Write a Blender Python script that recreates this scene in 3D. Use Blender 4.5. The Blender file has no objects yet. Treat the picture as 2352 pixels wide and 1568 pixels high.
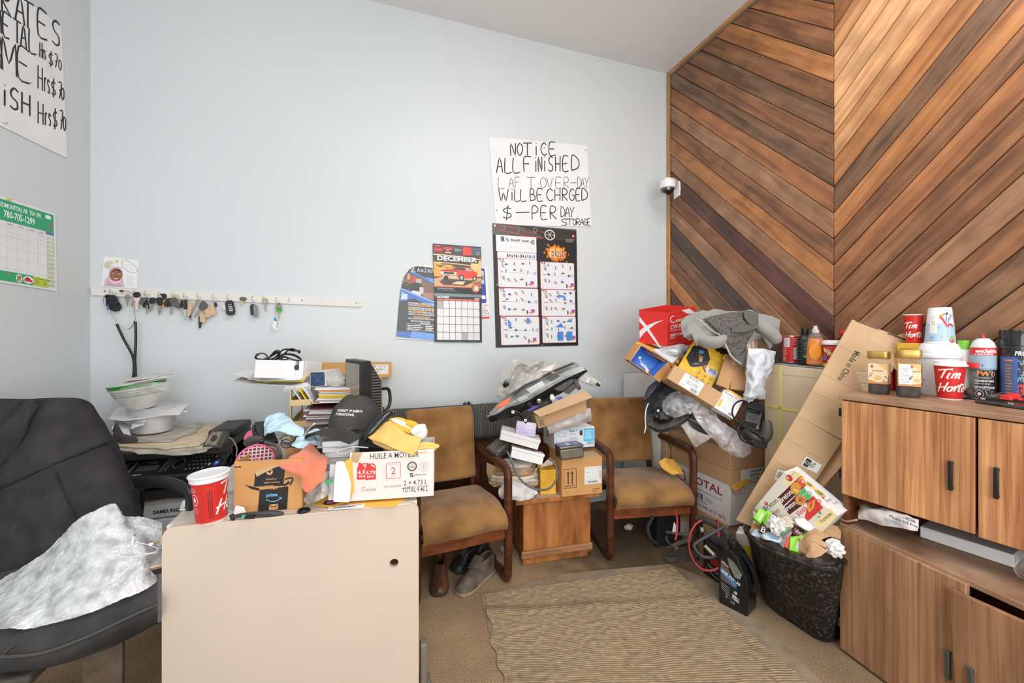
import bpy,bmesh,math,random
from mathutils import Vector as V,Matrix,noise
random.seed(7)
SC=bpy.context.scene
COL=SC.collection
# ------------------------------------------------------------------ camera, world, lights, exposure
F,CX,HY,YAW,CAMZ=920.0,1176.0,760.0,math.radians(18.5),1.40
FW=V((math.sin(YAW),math.cos(YAW),0));RT=V((math.cos(YAW),-math.sin(YAW),0));UP=V((0,0,1));CAM=V((0,0,CAMZ))
cd=bpy.data.cameras.new('camera');co=bpy.data.objects.new('camera',cd);COL.objects.link(co)
co.location=CAM;co.rotation_euler=(math.pi/2,0,-YAW)
cd.sensor_width=36;cd.lens=36*F/2352;cd.shift_y=-24/2352;cd.clip_start=.02
SC.camera=co
w=bpy.data.worlds.new('world');SC.world=w;w.use_nodes=True
w.node_tree.nodes['Background'].inputs[0].default_value=(.93,.96,1,1)
w.node_tree.nodes['Background'].inputs[1].default_value=1.0
def area(name,loc,aim,sx,sy,power,col=(1,1,1)):
 l=bpy.data.lights.new(name,'AREA');l.shape='RECTANGLE';l.size=sx;l.size_y=sy;l.energy=power;l.color=col
 o=bpy.data.objects.new(name,l);COL.objects.link(o);o.location=loc
 o.rotation_euler=(V(aim)-V(loc)).to_track_quat('-Z','Y').to_euler()
 return o
area('ceiling_area_light',(.85,.75,3.62),(.85,.75,0),1.6,.5,33,(1,.99,.975)).rotation_euler.z=.44
area('ceiling_area_light',(1.0,-1.2,3.5),(1.1,1.6,0),2.4,1.2,40,(1,.99,.975))  # unseen overhead panel added as bounced-flash fill from behind the camera
area('rear_fill_light',(.3,-2.2,1.6),(1.2,2.6,1.9),3.4,2.3,84,(.97,.985,1))  # unseen fill panel added behind the camera to brighten walls and ceiling
vs=SC.view_settings;vs.view_transform='Standard';vs.look='None';vs.gamma=1;vs.exposure=0.2
try:vs.use_curve_mapping=False
except Exception:pass
# ------------------------------------------------------------------ pixel -> place helpers
def ray(px,py):return FW+RT*((px-CX)/F)+UP*((HY-py)/F)
def P(px,py,d):return CAM+ray(px,py)*d
def PY(px,py,y):r=ray(px,py);return CAM+r*(y/r.y)
def PX(px,py,x):r=ray(px,py);return CAM+r*(x/r.x)
def PZ(px,py,z):r=ray(px,py);return CAM+r*((z-CAMZ)/r.z)
def PP(px,py,o,n):r=ray(px,py);return CAM+r*((o-CAM).dot(n)/r.dot(n))
def cv(ox,oy,s):return lambda t:[(ox+float(a.split(',')[0])/s,oy+float(a.split(',')[1])/s)for a in t.split()]
# ------------------------------------------------------------------ materials
def lin(c):
 return tuple((x/255/12.92)if x/255<=.04045 else((x/255+.055)/1.055)**2.4 for x in c)
MC={}
def M(name,c,r=.55,v=.08,ns=9,bump=0,bs=80,metal=0,spec=.4,c2=None,th=(.35,.65),sheen=0,coat=0):
 if name in MC:return MC[name]
 m=bpy.data.materials.new(name);MC[name]=m;m.use_nodes=True
 nt=m.node_tree;N=nt.nodes;L=nt.links;b=N['Principled BSDF']
 b.inputs['Roughness'].default_value=r;b.inputs['Metallic'].default_value=metal
 b.inputs['Specular IOR Level'].default_value=spec
 if sheen:b.inputs['Sheen Weight'].default_value=sheen
 if coat:b.inputs['Coat Weight'].default_value=coat
 l=lin(c)
 tc=N.new('ShaderNodeTexCoord')
 n=N.new('ShaderNodeTexNoise');n.inputs['Scale'].default_value=ns;n.inputs['Detail'].default_value=4
 L.new(tc.outputs['Object'],n.inputs['Vector'])
 ra=N.new('ShaderNodeValToRGB');L.new(n.outputs['Fac'],ra.inputs['Fac'])
 ra.color_ramp.elements[0].position,ra.color_ramp.elements[1].position=th
 a=lin(c2)if c2 else tuple(max(0,x*(1-v))for x in l)
 z=l if c2 else tuple(min(1,x*(1+v))for x in l)
 ra.color_ramp.elements[0].color=(*a,1);ra.color_ramp.elements[1].color=(*z,1)
 L.new(ra.outputs['Color'],b.inputs['Base Color'])
 if bump:
  n2=N.new('ShaderNodeTexNoise');n2.inputs['Scale'].default_value=bs;n2.inputs['Detail'].default_value=3
  L.new(tc.outputs['Object'],n2.inputs['Vector'])
  bp=N.new('ShaderNodeBump');bp.inputs['Strength'].default_value=bump;bp.inputs['Distance'].default_value=.004
  L.new(n2.outputs['Fac'],bp.inputs['Height']);L.new(bp.outputs['Normal'],b.inputs['Normal'])
 return m
def WOOD(name,c,c2,rot=(0,0,0),sc=(2,26,26),r=.4,rnd=False,ns=1.0,spec=.4,th=(.32,.68)):
 """streaky grain that runs along local X of the rotated coordinates"""
 if name in MC:return MC[name]
 m=bpy.data.materials.new(name);MC[name]=m;m.use_nodes=True
 nt=m.node_tree;N=nt.nodes;L=nt.links;b=N['Principled BSDF']
 b.inputs['Roughness'].default_value=r;b.inputs['Specular IOR Level'].default_value=spec
 tc=N.new('ShaderNodeTexCoord');m1=N.new('ShaderNodeMapping');m1.inputs['Rotation'].default_value=rot
 L.new(tc.outputs['Object'],m1.inputs['Vector'])
 src=m1.outputs['Vector']
 if rnd:
  oi=N.new('ShaderNodeObjectInfo');ad=N.new('ShaderNodeVectorMath');ad.operation='MULTIPLY_ADD'
  L.new(oi.outputs['Random'],ad.inputs[0]);ad.inputs[1].default_value=(37,23,11);L.new(src,ad.inputs[2]);src=ad.outputs[0]
 m2=N.new('ShaderNodeVectorMath');m2.operation='MULTIPLY';m2.inputs[1].default_value=sc;L.new(src,m2.inputs[0])
 n=N.new('ShaderNodeTexNoise');n.inputs['Scale'].default_value=ns;n.inputs['Detail'].default_value=6;n.inputs['Roughness'].default_value=.62;n.inputs['Distortion'].default_value=.6
 L.new(m2.outputs[0],n.inputs['Vector'])
 ra=N.new('ShaderNodeValToRGB');L.new(n.outputs['Fac'],ra.inputs['Fac'])
 ra.color_ramp.elements[0].position,ra.color_ramp.elements[1].position=th
 ra.color_ramp.elements[0].color=(*lin(c2),1);ra.color_ramp.elements[1].color=(*lin(c),1)
 # big soft patches
 n3=N.new('ShaderNodeTexNoise');n3.inputs['Scale'].default_value=2.2;n3.inputs['Detail'].default_value=2
 m3=N.new('ShaderNodeVectorMath');m3.operation='MULTIPLY';m3.inputs[1].default_value=(1,3,3);L.new(src,m3.inputs[0]);L.new(m3.outputs[0],n3.inputs['Vector'])
 mr=N.new('ShaderNodeMapRange');mr.inputs[1].default_value=.3;mr.inputs[2].default_value=.7;mr.inputs[3].default_value=.78;mr.inputs[4].default_value=1.2
 L.new(n3.outputs['Fac'],mr.inputs[0])
 mx=N.new('ShaderNodeVectorMath');mx.operation='SCALE';L.new(ra.outputs['Color'],mx.inputs[0]);L.new(mr.outputs[0],mx.inputs['Scale'])
 L.new(mx.outputs[0],b.inputs['Base Color'])
 bp=N.new('ShaderNodeBump');bp.inputs['Strength'].default_value=.15;bp.inputs['Distance'].default_value=.002
 L.new(n.outputs['Fac'],bp.inputs['Height']);L.new(bp.outputs['Normal'],b.inputs['Normal'])
 return m
def CLEAR(name,c=(225,228,230),opac=.3,r=.15,ns=14,spec=.8):
 """thin clear plastic film: part see-through, part milky, with a gloss"""
 if name in MC:return MC[name]
 m=bpy.data.materials.new(name);MC[name]=m;m.use_nodes=True
 nt=m.node_tree;N=nt.nodes;L=nt.links;b=N['Principled BSDF']
 b.inputs['Base Color'].default_value=(*lin(c),1);b.inputs['Roughness'].default_value=r;b.inputs['Specular IOR Level'].default_value=spec
 t=N.new('ShaderNodeBsdfTransparent');mx=N.new('ShaderNodeMixShader')
 n=N.new('ShaderNodeTexNoise');n.inputs['Scale'].default_value=ns;n.inputs['Detail'].default_value=4
 tc=N.new('ShaderNodeTexCoord');L.new(tc.outputs['Object'],n.inputs['Vector'])
 mr=N.new('ShaderNodeMapRange');mr.inputs[1].default_value=.35;mr.inputs[2].default_value=.7
 mr.inputs[3].default_value=opac*.6;mr.inputs[4].default_value=min(1,opac*1.7)
 L.new(n.outputs['Fac'],mr.inputs[0]);L.new(mr.outputs[0],mx.inputs[0])
 L.new(t.outputs[0],mx.inputs[1]);L.new(b.outputs[0],mx.inputs[2]);L.new(mx.outputs[0],N['Material Output'].inputs[0])
 return m
def GLASSY(name,c,trans=.9,r=.05,ior=1.4):
 if name in MC:return MC[name]
 m=bpy.data.materials.new(name);MC[name]=m;m.use_nodes=True;b=m.node_tree.nodes['Principled BSDF']
 b.inputs['Base Color'].default_value=(*lin(c),1);b.inputs['Roughness'].default_value=r
 b.inputs['Transmission Weight'].default_value=trans;b.inputs['IOR'].default_value=ior
 return m
def STRIPE(name,c,c2,axis,freq,duty=.5,r=.8,bump=0.0,wob=0.0):
 """woven stripes across one object axis"""
 if name in MC:return MC[name]
 m=bpy.data.materials.new(name);MC[name]=m;m.use_nodes=True
 nt=m.node_tree;N=nt.nodes;L=nt.links;b=N['Principled BSDF'];b.inputs['Roughness'].default_value=r;b.inputs['Specular IOR Level'].default_value=.2
 tc=N.new('ShaderNodeTexCoord');wv=N.new('ShaderNodeTexWave');wv.bands_direction=axis;wv.inputs['Scale'].default_value=freq
 wv.inputs['Distortion'].default_value=wob;wv.inputs['Detail'].default_value=2;wv.inputs['Detail Scale'].default_value=3
 L.new(tc.outputs['Object'],wv.inputs['Vector'])
 ra=N.new('ShaderNodeValToRGB');ra.color_ramp.elements[0].position=duty-.12;ra.color_ramp.elements[1].position=duty+.12
 ra.color_ramp.elements[0].color=(*lin(c),1);ra.color_ramp.elements[1].color=(*lin(c2),1)
 L.new(wv.outputs['Fac'],ra.inputs['Fac']);L.new(ra.outputs['Color'],b.inputs['Base Color'])
 if bump:
  bp=N.new('ShaderNodeBump');bp.inputs['Strength'].default_value=bump;bp.inputs['Distance'].default_value=.003
  L.new(wv.outputs['Fac'],bp.inputs['Height']);L.new(bp.outputs['Normal'],b.inputs['Normal'])
 return m
def inkmat(name,r):
 m=bpy.data.materials.new(name);MC[name]=m;m.use_nodes=True
 a=m.node_tree.nodes.new('ShaderNodeAttribute');a.attribute_name='Ink';b=m.node_tree.nodes['Principled BSDF']
 b.inputs['Roughness'].default_value=r;m.node_tree.links.new(a.outputs['Color'],b.inputs['Base Color']);return m
FIBRE=inkmat('groove_shade_fibre',.95);INK=inkmat('printed_ink',.5);GLOSSINK=inkmat('glossy_printed_ink',.28)
# ------------------------------------------------------------------ objects
WO={}
def link(name,data,parent=None,org=V((0,0,0))):
 o=bpy.data.objects.new(name,data);COL.objects.link(o)
 if parent is not None:o.parent=parent;o.location=org-WO[parent.name]
 else:o.location=org
 WO[o.name]=V(org);return o
def tag(o,label,cat,group=None):
 o['label']=label;o['category']=cat
 if group:o['group']=group
 return o
def thing(name,label,cat,loc,group=None):
 o=link(name,None,None,V(loc));o.empty_display_size=.05;return tag(o,label,cat,group)
def struct(o):o['kind']='structure';return o
def crom(pts,n):
 """smooth polyline through points"""
 out=[];k=len(pts)
 for i in range(k-1):
  a,b,c,d=pts[max(i-1,0)],pts[i],pts[i+1],pts[min(i+2,k-1)]
  for j in range(n):
   t=j/n;out.append(((b*2)+(c-a)*t+(a*2-b*5+c*4-d)*t*t+(b*3-a-c*3+d)*t**3)*.5)
 out.append(pts[-1]);return out
def COP(pts):
 """lay a nearly flat outline exactly flat"""
 pts=[V(p)for p in pts];n=V((0,0,0));k=len(pts);c=sum(pts,V())/k
 for i in range(k):n+=(pts[i]-c).cross(pts[(i+1)%k]-c)
 if n.length<1e-12 or k<4:return pts
 n.normalize();out=[]
 for p in pts:
  r=(p-CAM).normalized();q=r.dot(n);e=(c-p).dot(n);out.append(p+(r*(e/q)if abs(q)>.2 else n*e))
 return out
class MB:
 def __init__(s,T=None):s.v=[];s.f=[];s.mi=[];s.mats=[];s.T=T;s.cur=0;s.sm=[];s.smooth=False
 def use(s,m):
  if m not in s.mats:s.mats.append(m)
  s.cur=s.mats.index(m);return s
 def add(s,vs,fs,T=None,smooth=None):
  T=s.T if T is None else T;o=len(s.v)
  s.v+=[(T@V(p))if T is not None else V(p)for p in vs]
  for f in fs:s.f.append([i+o for i in f]);s.mi.append(s.cur);s.sm.append(s.smooth if smooth is None else smooth)
  return s
 def box(s,x0,x1,y0,y1,z0,z1,T=None):
  return s.add([(x,y,z)for z in(z0,z1)for y in(y0,y1)for x in(x0,x1)],
     [(0,2,3,1),(4,5,7,6),(0,1,5,4),(2,6,7,3),(0,4,6,2),(1,3,7,5)],T)
 def prism(s,poly,z0,z1,T=None,smooth=None):
  n=len(poly);a=[(x,y,z0)for x,y in poly]+[(x,y,z1)for x,y in poly]
  return s.add(a,[tuple(range(n))[::-1],tuple(range(n,2*n))]+[(i,(i+1)%n,n+(i+1)%n,n+i)for i in range(n)],T,smooth)
 def slab(s,pts,th,n=None):
  """flat or nearly flat 3D outline given thickness away from the viewer"""
  pts=COP(pts)
  if n is None:
   n=V((0,0,0));k=len(pts)
   for i in range(k):n+=pts[i].cross(pts[(i+1)%k])
   n.normalize();c=sum(pts,V())/k
   if n.dot(c-CAM)<0:n=-n
  k=len(pts)
  return s.add(pts+[p+n*th for p in pts],[tuple(range(k)),tuple(range(k,2*k))[::-1]]+[(i,k+i,k+(i+1)%k,(i+1)%k)for i in range(k)])
 def tube(s,pts,r,n=8,closed=False,flat=1.0,smooth=True,up=None):
  pts=[V(p)for p in pts];k=len(pts);rs=r if isinstance(r,(list,tuple))else[r]*k
  if len(rs)!=k:rs=[rs[min(int(i/(k-1)*(len(rs)-1)),len(rs)-2)]*(1-(i/(k-1)*(len(rs)-1)-min(int(i/(k-1)*(len(rs)-1)),len(rs)-2)))+rs[min(int(i/(k-1)*(len(rs)-1)),len(rs)-2)+1]*(i/(k-1)*(len(rs)-1)-min(int(i/(k-1)*(len(rs)-1)),len(rs)-2))for i in range(k)]
  vs=[];fs=[];a=None
  for i,p in enumerate(pts):
   t=(pts[(i+1)%k]-pts[i-1])if closed or 0<i<k-1 else(pts[1]-pts[0]if i==0 else pts[-1]-pts[-2])
   if t.length<1e-9:t=V((0,0,1))
   t.normalize()
   if a is None:a=t.orthogonal()if up is None else V(up)
   a=a-t*a.dot(t)
   if a.length<1e-6:a=t.orthogonal()
   a.normalize();b=t.cross(a)
   for j in range(n):
    w_=2*math.pi*j/n+math.pi/n;vs.append(p+a*(math.cos(w_)*rs[i]*flat)+b*(math.sin(w_)*rs[i]))
  for i in range(k if closed else k-1):
   for j in range(n):
    A=i*n;B=((i+1)%k)*n;fs.append((A+j,A+(j+1)%n,B+(j+1)%n,B+j))
  if not closed:fs+=[tuple(range(n))[::-1],tuple(range((k-1)*n,k*n))]
  return s.add(vs,fs,None,smooth)
 def lathe(s,prof,n=28,T=None,cap=(True,True),sx=1,sy=1,p=2.0,smooth=True):
  """profile (r, z) about local Z; p > 2 squares the section"""
  vs=[];fs=[]
  for r,z in prof:
   for j in range(n):
    w_=2*math.pi*j/n;c,q=math.cos(w_),math.sin(w_)
    k=(abs(c)**p+abs(q)**p)**(-1/p);vs.append((r*c*k*sx,r*q*k*sy,z))
  for i in range(len(prof)-1):
   for j in range(n):fs.append((i*n+j,i*n+(j+1)%n,(i+1)*n+(j+1)%n,(i+1)*n+j))
  if cap[0]:fs.append(tuple(range(n))[::-1])
  if cap[1]:fs.append(tuple(range((len(prof)-1)*n,len(prof)*n)))
  return s.add(vs,fs,T,smooth)
 def patch(s,rows,nu=6,nv=6,th=.002,amp=0,ns=12,seed=0,fold=0,fs_=9,closed=False):
  """smooth sheet through rows of 3D points, crumpled by noise, with thickness"""
  rows=[[V(p)for p in r]for r in rows]
  fine=[crom(r,nu)for r in rows]
  cols=[crom([f[j]for f in fine],nv)for j in range(len(fine[0]))]
  W,Hh=len(cols),len(cols[0]);g=[[cols[j][i].copy()for j in range(W)]for i in range(Hh)]
  nor=[[None]*W for _ in range(Hh)]
  for i in range(Hh):
   for j in range(W):
    du=g[i][min(j+1,W-1)]-g[i][max(j-1,0)];dv=g[min(i+1,Hh-1)][j]-g[max(i-1,0)][j]
    n=du.cross(dv);n=n.normalized()if n.length>1e-12 else V((0,0,1))
    nor[i][j]=n
  if sum(1 if nor[i][j].dot(CAM-g[i][j])>0 else-1 for i in range(Hh)for j in range(W))<0:nor=[[-q for q in r]for r in nor]
  o=V((seed*3.7,seed*1.3,seed*2.1))
  for i in range(Hh):
   for j in range(W):
    p=g[i][j];q=0
    if amp:q+=amp*noise.noise(p*ns+o)+amp*.5*noise.noise(p*ns*2.3+o)
    if fold:q+=fold*(abs(noise.noise(p*fs_+o))*-2+.5)
    g[i][j]=p+nor[i][j]*q
  vs=[g[i][j]for i in range(Hh)for j in range(W)]+[g[i][j]-nor[i][j]*th for i in range(Hh)for j in range(W)]
  fs=[];B=W*Hh;ix=lambda i,j:i*W+j
  for i in range(Hh-1):
   for j in range(W-1):
    fs.append((ix(i,j),ix(i,j+1),ix(i+1,j+1),ix(i+1,j)));fs.append((B+ix(i,j),B+ix(i+1,j),B+ix(i+1,j+1),B+ix(i,j+1)))
  for j in range(W-1):
   fs.append((ix(0,j),B+ix(0,j),B+ix(0,j+1),ix(0,j+1)));i=Hh-1;fs.append((ix(i,j),ix(i,j+1),B+ix(i,j+1),B+ix(i,j)))
  for i in range(Hh-1):
   fs.append((ix(i,0),ix(i+1,0),B+ix(i+1,0),B+ix(i,0)));j=W-1;fs.append((ix(i,j),B+ix(i,j),B+ix(i+1,j),ix(i+1,j)))
  return s.add(vs,fs,Matrix(),True)
 def blob(s,c,rx,ry,rz,amp=.15,ns=2.5,seed=0,T=None,nu=26,nv=16):
  vs=[];fs=[];o=V((seed*5.1,seed*2.2,seed*.7))
  for i in range(nv+1):
   a=math.pi*i/nv
   for j in range(nu):
    b=2*math.pi*j/nu;d=V((math.sin(a)*math.cos(b),math.sin(a)*math.sin(b),math.cos(a)))
    k=1+amp*(noise.noise(d*ns+o)+.6*(-abs(noise.noise(d*ns*2+o))*2+.5))
    vs.append(V(c)+V((d.x*rx,d.y*ry,d.z*rz))*k)
  for i in range(nv):
   for j in range(nu):fs.append((i*nu+j,i*nu+(j+1)%nu,(i+1)*nu+(j+1)%nu,(i+1)*nu+j))
  return s.add(vs,fs,T,True)
 def build(s,name,parent=None,bevel=0,seg=2,mat=None,angle=38,org=None):
  if mat is not None:s.mats=s.mats or[mat]
  lo=V((min(p.x for p in s.v),min(p.y for p in s.v),min(p.z for p in s.v)));hi=V((max(p.x for p in s.v),max(p.y for p in s.v),max(p.z for p in s.v)))
  org=V(((lo.x+hi.x)/2,(lo.y+hi.y)/2,lo.z))if org is None else V(org)
  me=bpy.data.meshes.new(name);me.from_pydata([p-org for p in s.v],[],s.f)
  for m in s.mats:me.materials.append(m)
  me.polygons.foreach_set('material_index',s.mi);me.polygons.foreach_set('use_smooth',[True if(bevel or x)else False for x in s.sm])
  bm=bmesh.new();bm.from_mesh(me);bmesh.ops.recalc_face_normals(bm,faces=bm.faces);bm.to_mesh(me);bm.free()
  me.update()
  if any(s.sm)or bevel:me.set_sharp_from_angle(angle=math.radians(angle))
  o=link(name,me,parent,org)
  if bevel:
   b=o.modifiers.new('edge','BEVEL');b.width=bevel;b.segments=seg;b.limit_method='ANGLE';b.angle_limit=math.radians(35);b.harden_normals=False
  return o
def FB(bl,br,tl):
 """frame of a box face seen from the front: x right, z up, y away; returns frame, width, height"""
 x=br-bl;w_=x.length;x=x.normalized();z=tl-bl;z=z-x*z.dot(x);h_=z.length;z=z.normalized();y=z.cross(x)
 T=Matrix((x,y,z)).transposed().to_4x4();T.translation=bl;return T,w_,h_
def FR(o,x,z):
 x=V(x).normalized();z=V(z);z=(z-x*z.dot(x)).normalized();y=z.cross(x);T=Matrix((x,y,z)).transposed().to_4x4();T.translation=V(o);return T
def face(T,side,w_,d,h_):
 X,Y,Z=V((1,0,0)),V((0,1,0)),V((0,0,1))
 o,u,v,n={'front':(V((0,0,0)),X,Z,-Y),'left':(V((0,d,0)),-Y,Z,-X),'right':(V((w_,0,0)),Y,Z,X),'top':(V((0,0,h_)),X,Y,Z)}[side]
 A=Matrix((u,v,n)).transposed().to_4x4();A.translation=o;return T@A
# ------------------------------------------------------------------ flat print
_TX={}
def glyphs(t,bold):
 k=(t,bold)
 if k not in _TX:
  c=bpy.data.curves.new('t','FONT');c.body=t;c.offset=bold;c.resolution_u=2
  o=bpy.data.objects.new('t',c);me=o.to_mesh()
  _TX[k]=([(p.co.x,p.co.y)for p in me.vertices],[tuple(f.vertices)for f in me.polygons])
  o.to_mesh_clear();bpy.data.objects.remove(o);bpy.data.curves.remove(c)
 return _TX[k]
CAPH=max(p[1]for p in glyphs('H',0)[0])
class PR:
 def __init__(s,T=None,fn=None,step=1.2e-5,base=3e-4):
  s.T=T;s.fn=fn or(lambda u,v,n:T@V((u,v,n)));s.v=[];s.f=[];s.c=[];s.n=base;s.step=step
 def _put(s,pts,fs,c,adv=True):
  o=len(s.v);s.v+=[s.fn(u,v,s.n)for u,v in pts];l=(*lin(c),1)
  for f in fs:s.f.append([i+o for i in f]);s.c.append(l)
  if adv:s.n+=s.step
  return s
 def poly(s,pts,c):return s._put(pts,[tuple(range(len(pts)))],c)
 def quad(s,u0,v0,u1,v1,c,k=1):
  pts=[];fs=[]
  for i in range(k+1):u=u0+(u1-u0)*i/k;pts+=[(u,v0),(u,v1)]
  for i in range(k):fs.append((2*i,2*i+2,2*i+3,2*i+1))
  return s._put(pts,fs,c)
 def circ(s,x,y,r,c,ry=None,n=18):return s.poly([(x+r*math.cos(6.2832*i/n),y+(ry or r)*math.sin(6.2832*i/n))for i in range(n)],c)
 def frame(s,u0,v0,u1,v1,w_,c):
  for a in((u0,v0,u1,v0+w_),(u0,v1-w_,u1,v1),(u0,v0,u0+w_,v1),(u1-w_,v0,u1,v1)):s.quad(*a,c)
  return s
 def rrect(s,u0,v0,u1,v1,r,c):
  pts=[]
  for cx,cy,a0 in((u1-r,v0+r,-90),(u1-r,v1-r,0),(u0+r,v1-r,90),(u0+r,v0+r,180)):
   for k in range(4):a=math.radians(a0+30*k);pts.append((cx+r*math.cos(a),cy+r*math.sin(a)))
  return s.poly(pts,c)
 def ring(s,x,y,r,w_,c,n=22,a0=0,a1=360,ry=None):
  pts=[];fs=[];q=(ry or r)/r
  for i in range(n+1):
   a=math.radians(a0+(a1-a0)*i/n)
   for rr in(r,r-w_):pts.append((x+rr*math.cos(a),y+rr*q*math.sin(a)))
  for i in range(n):fs.append((2*i,2*i+2,2*i+3,2*i+1))
  return s._put(pts,fs,c)
 def line(s,pts,w_,c,sm=0,taper=0):
  p=[V((x,y,0))for x,y in pts]
  if sm:p=crom(p,sm)
  out=[];fs=[];k=len(p)
  for i in range(k):
   t=p[min(i+1,k-1)]-p[max(i-1,0)];t=t.normalized()if t.length>1e-9 else V((1,0,0));n=V((-t.y,t.x,0))
   ww=w_/2*(1-taper*i/(k-1));out+=[tuple((p[i]+n*ww)[:2]),tuple((p[i]-n*ww)[:2])]
  for i in range(k-1):fs.append((2*i,2*i+2,2*i+3,2*i+1))
  return s._put(out,fs,c)
 def text(s,t,u,v,h,c,w=None,al='l',bold=.0,shear=0,rot=0):
  vs,fs=glyphs(t,bold)
  if not vs:return s
  x0=min(p[0]for p in vs);x1=max(p[0]for p in vs);k=h/CAPH;kx=(w/(x1-x0))if w else k
  W=(x1-x0)*kx;off={'l':0,'c':-W/2,'r':-W}[al];a=math.radians(rot);ca,sa=math.cos(a),math.sin(a)
  pts=[]
  for x,y in vs:
   xx=(x-x0)*kx+off+shear*y*k;yy=y*k;pts.append((u+xx*ca-yy*sa,v+xx*sa+yy*ca))
  return s._put(pts,fs,c)
 def bars(s,u0,v0,u1,v1,c=(25,25,25),n=14,vert=False):
  rnd=random.Random(n);t=0
  while t<1:
   w_=rnd.choice((.02,.03,.05));e=min(1,t+w_)
   if vert:s.quad(u0,v0+(v1-v0)*t,u1,v0+(v1-v0)*e,c)
   else:s.quad(u0+(u1-u0)*t,v0,u0+(u1-u0)*e,v1,c)
   t=e+rnd.choice((.02,.03,.04))
  return s
 def lines(s,u0,v0,u1,v1,n,c,w_=.4,seed=1):
  """rows of unreadably small print"""
  rnd=random.Random(seed);h=(v1-v0)/n
  for i in range(n):
   u=u0;y=v1-(i+1)*h+h*(1-w_)/2;end=u0+(u1-u0)*rnd.uniform(.75,1)
   while u<end:
    e=min(end,u+(u1-u0)*rnd.uniform(.06,.2));s._put([(u,y),(e,y),(e,y+h*w_),(u,y+h*w_)],[(0,1,2,3)],c,False);u=e+(u1-u0)*.025
  s.n+=s.step;return s
 def build(s,name,parent,gloss=False):
  org=sum(s.v,V())/len(s.v);me=bpy.data.meshes.new(name);me.from_pydata([p-org for p in s.v],[],s.f)
  me.materials.append(GLOSSINK if gloss else INK);at=me.color_attributes.new('Ink','FLOAT_COLOR','CORNER');buf=[]
  for f,c in zip(s.f,s.c):buf+=list(c)*len(f)
  at.data.foreach_set('color',buf);me.update();return link(name,me,parent,org)
# marker-pen strokes in a unit box
HW={'A':'0,0 .45,1 .9,0|.18,.4 .75,.4','B':'.1,0 .1,1 .6,.95 .7,.75 .5,.55 .1,.52|.5,.55 .85,.4 .8,.1 .1,0','C':'.85,.8 .6,1 .25,.85 .1,.45 .3,.08 .65,0 .9,.15','D':'.1,0 .1,1 .55,.95 .9,.6 .8,.2 .1,0',
 'E':'.85,1 .1,1 .1,0 .9,0|.1,.5 .7,.5','F':'.9,1 .1,1 .1,0|.1,.55 .7,.55','G':'.85,.85 .5,1 .15,.7 .15,.25 .5,0 .85,.15 .85,.45 .5,.45','H':'.1,0 .1,1|.85,0 .85,1|.1,.5 .85,.5','I':'.5,0 .5,.75|.48,.95 .52,1','l':'.5,0 .5,1',
 'L':'.1,1 .1,0 .9,0','M':'0,0 .1,1 .5,.3 .9,1 1,0','N':'.1,0 .1,1 .85,0 .85,1','O':'.5,1 .15,.75 .12,.3 .5,0 .85,.3 .85,.75 .5,1','P':'.1,0 .1,1 .7,.95 .85,.7 .6,.5 .1,.48','R':'.1,0 .1,1 .7,.95 .8,.7 .5,.5 .1,.48 .9,0',
 'S':'.85,.9 .5,1 .15,.8 .3,.55 .75,.4 .8,.12 .45,0 .1,.1','T':'0,1 1,1|.5,1 .5,0','V':'.05,1 .45,0 .9,1','W':'0,1 .25,0 .5,.7 .75,0 1,1','Y':'.05,1 .5,.5 .95,1|.5,.5 .4,0','$':'.85,.8 .5,.9 .15,.72 .3,.52 .75,.4 .8,.18 .45,.08 .1,.18|.55,1.1 .42,-.1',
 '7':'.1,1 .9,1 .4,0|.25,.5 .8,.55','0':'.5,.75 .2,.6 .2,.2 .5,0 .8,.2 .8,.6 .5,.75','r':'.2,0 .2,.6|.2,.4 .5,.62 .8,.55','s':'.8,.5 .4,.6 .25,.42 .7,.25 .6,.02 .2,.05','-':'.02,.5 .98,.52','.':'.3,.05 .5,.05'}
def hand(pr,mp,ch,x0,x1,yt,yb,c,w_,jit=.02):
 """one hand-drawn letter; yt / yb give the line's top and bottom at an x"""
 for st in HW[ch].split('|'):
  pts=[]
  for a in st.split():
   x,y=map(float,a.split(','));x+=random.uniform(-jit,jit);y+=random.uniform(-jit,jit)
   px=x0+(x1-x0)*x;pts.append(mp(px,yb(px)+(yt(px)-yb(px))*y))
  pr.line(pts,w_,c,sm=3)
def BIL(c):
 """bilinear map on corners bl, br, tr, tl"""
 bl,br,tr,tl=COP(c)
 n=(br-bl).cross(tl-bl).normalized()
 if n.dot(CAM-bl)<0:n=-n
 return lambda u,v,k:(bl*(1-u)+br*u)*(1-v)+(tl*(1-u)+tr*u)*v+n*k
CARD=M('cardboard',(190,152,112),.85,.06,7,.1,120);CARD2=M('pale_cardboard',(190,158,121),.85,.05,6,.08,120);CARD3=M('orange_cardboard',(200,148,92),.8,.07,6,.08,120)
PAPER=M('white_paper',(226,227,228),.7,.04,6);PAPER2=M('grey_paper',(205,204,203),.7,.05,6);CREAM=M('cream_paper',(214,200,178),.75,.08,9)
BLACK=M('black_plastic',(26,26,27),.42,.25,12);DKGREY=M('dark_grey_plastic',(58,58,58),.5,.15,12);DUSTY=M('dusty_black_plastic',(34,33,32),.6,.1,30,c2=(78,74,68),th=(.35,.8))
METAL=M('bright_metal',(190,190,188),.28,.05,20,metal=1);BRASS=M('brass_wire',(190,155,95),.35,.05,20,metal=1);WHITEP=M('white_plastic',(226,226,224),.4,.03,8)
YEL=M('yellow_envelope',(236,178,74),.7,.08,10);MANILA=M('manila_envelope',(222,170,98),.75,.08,9)
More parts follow.
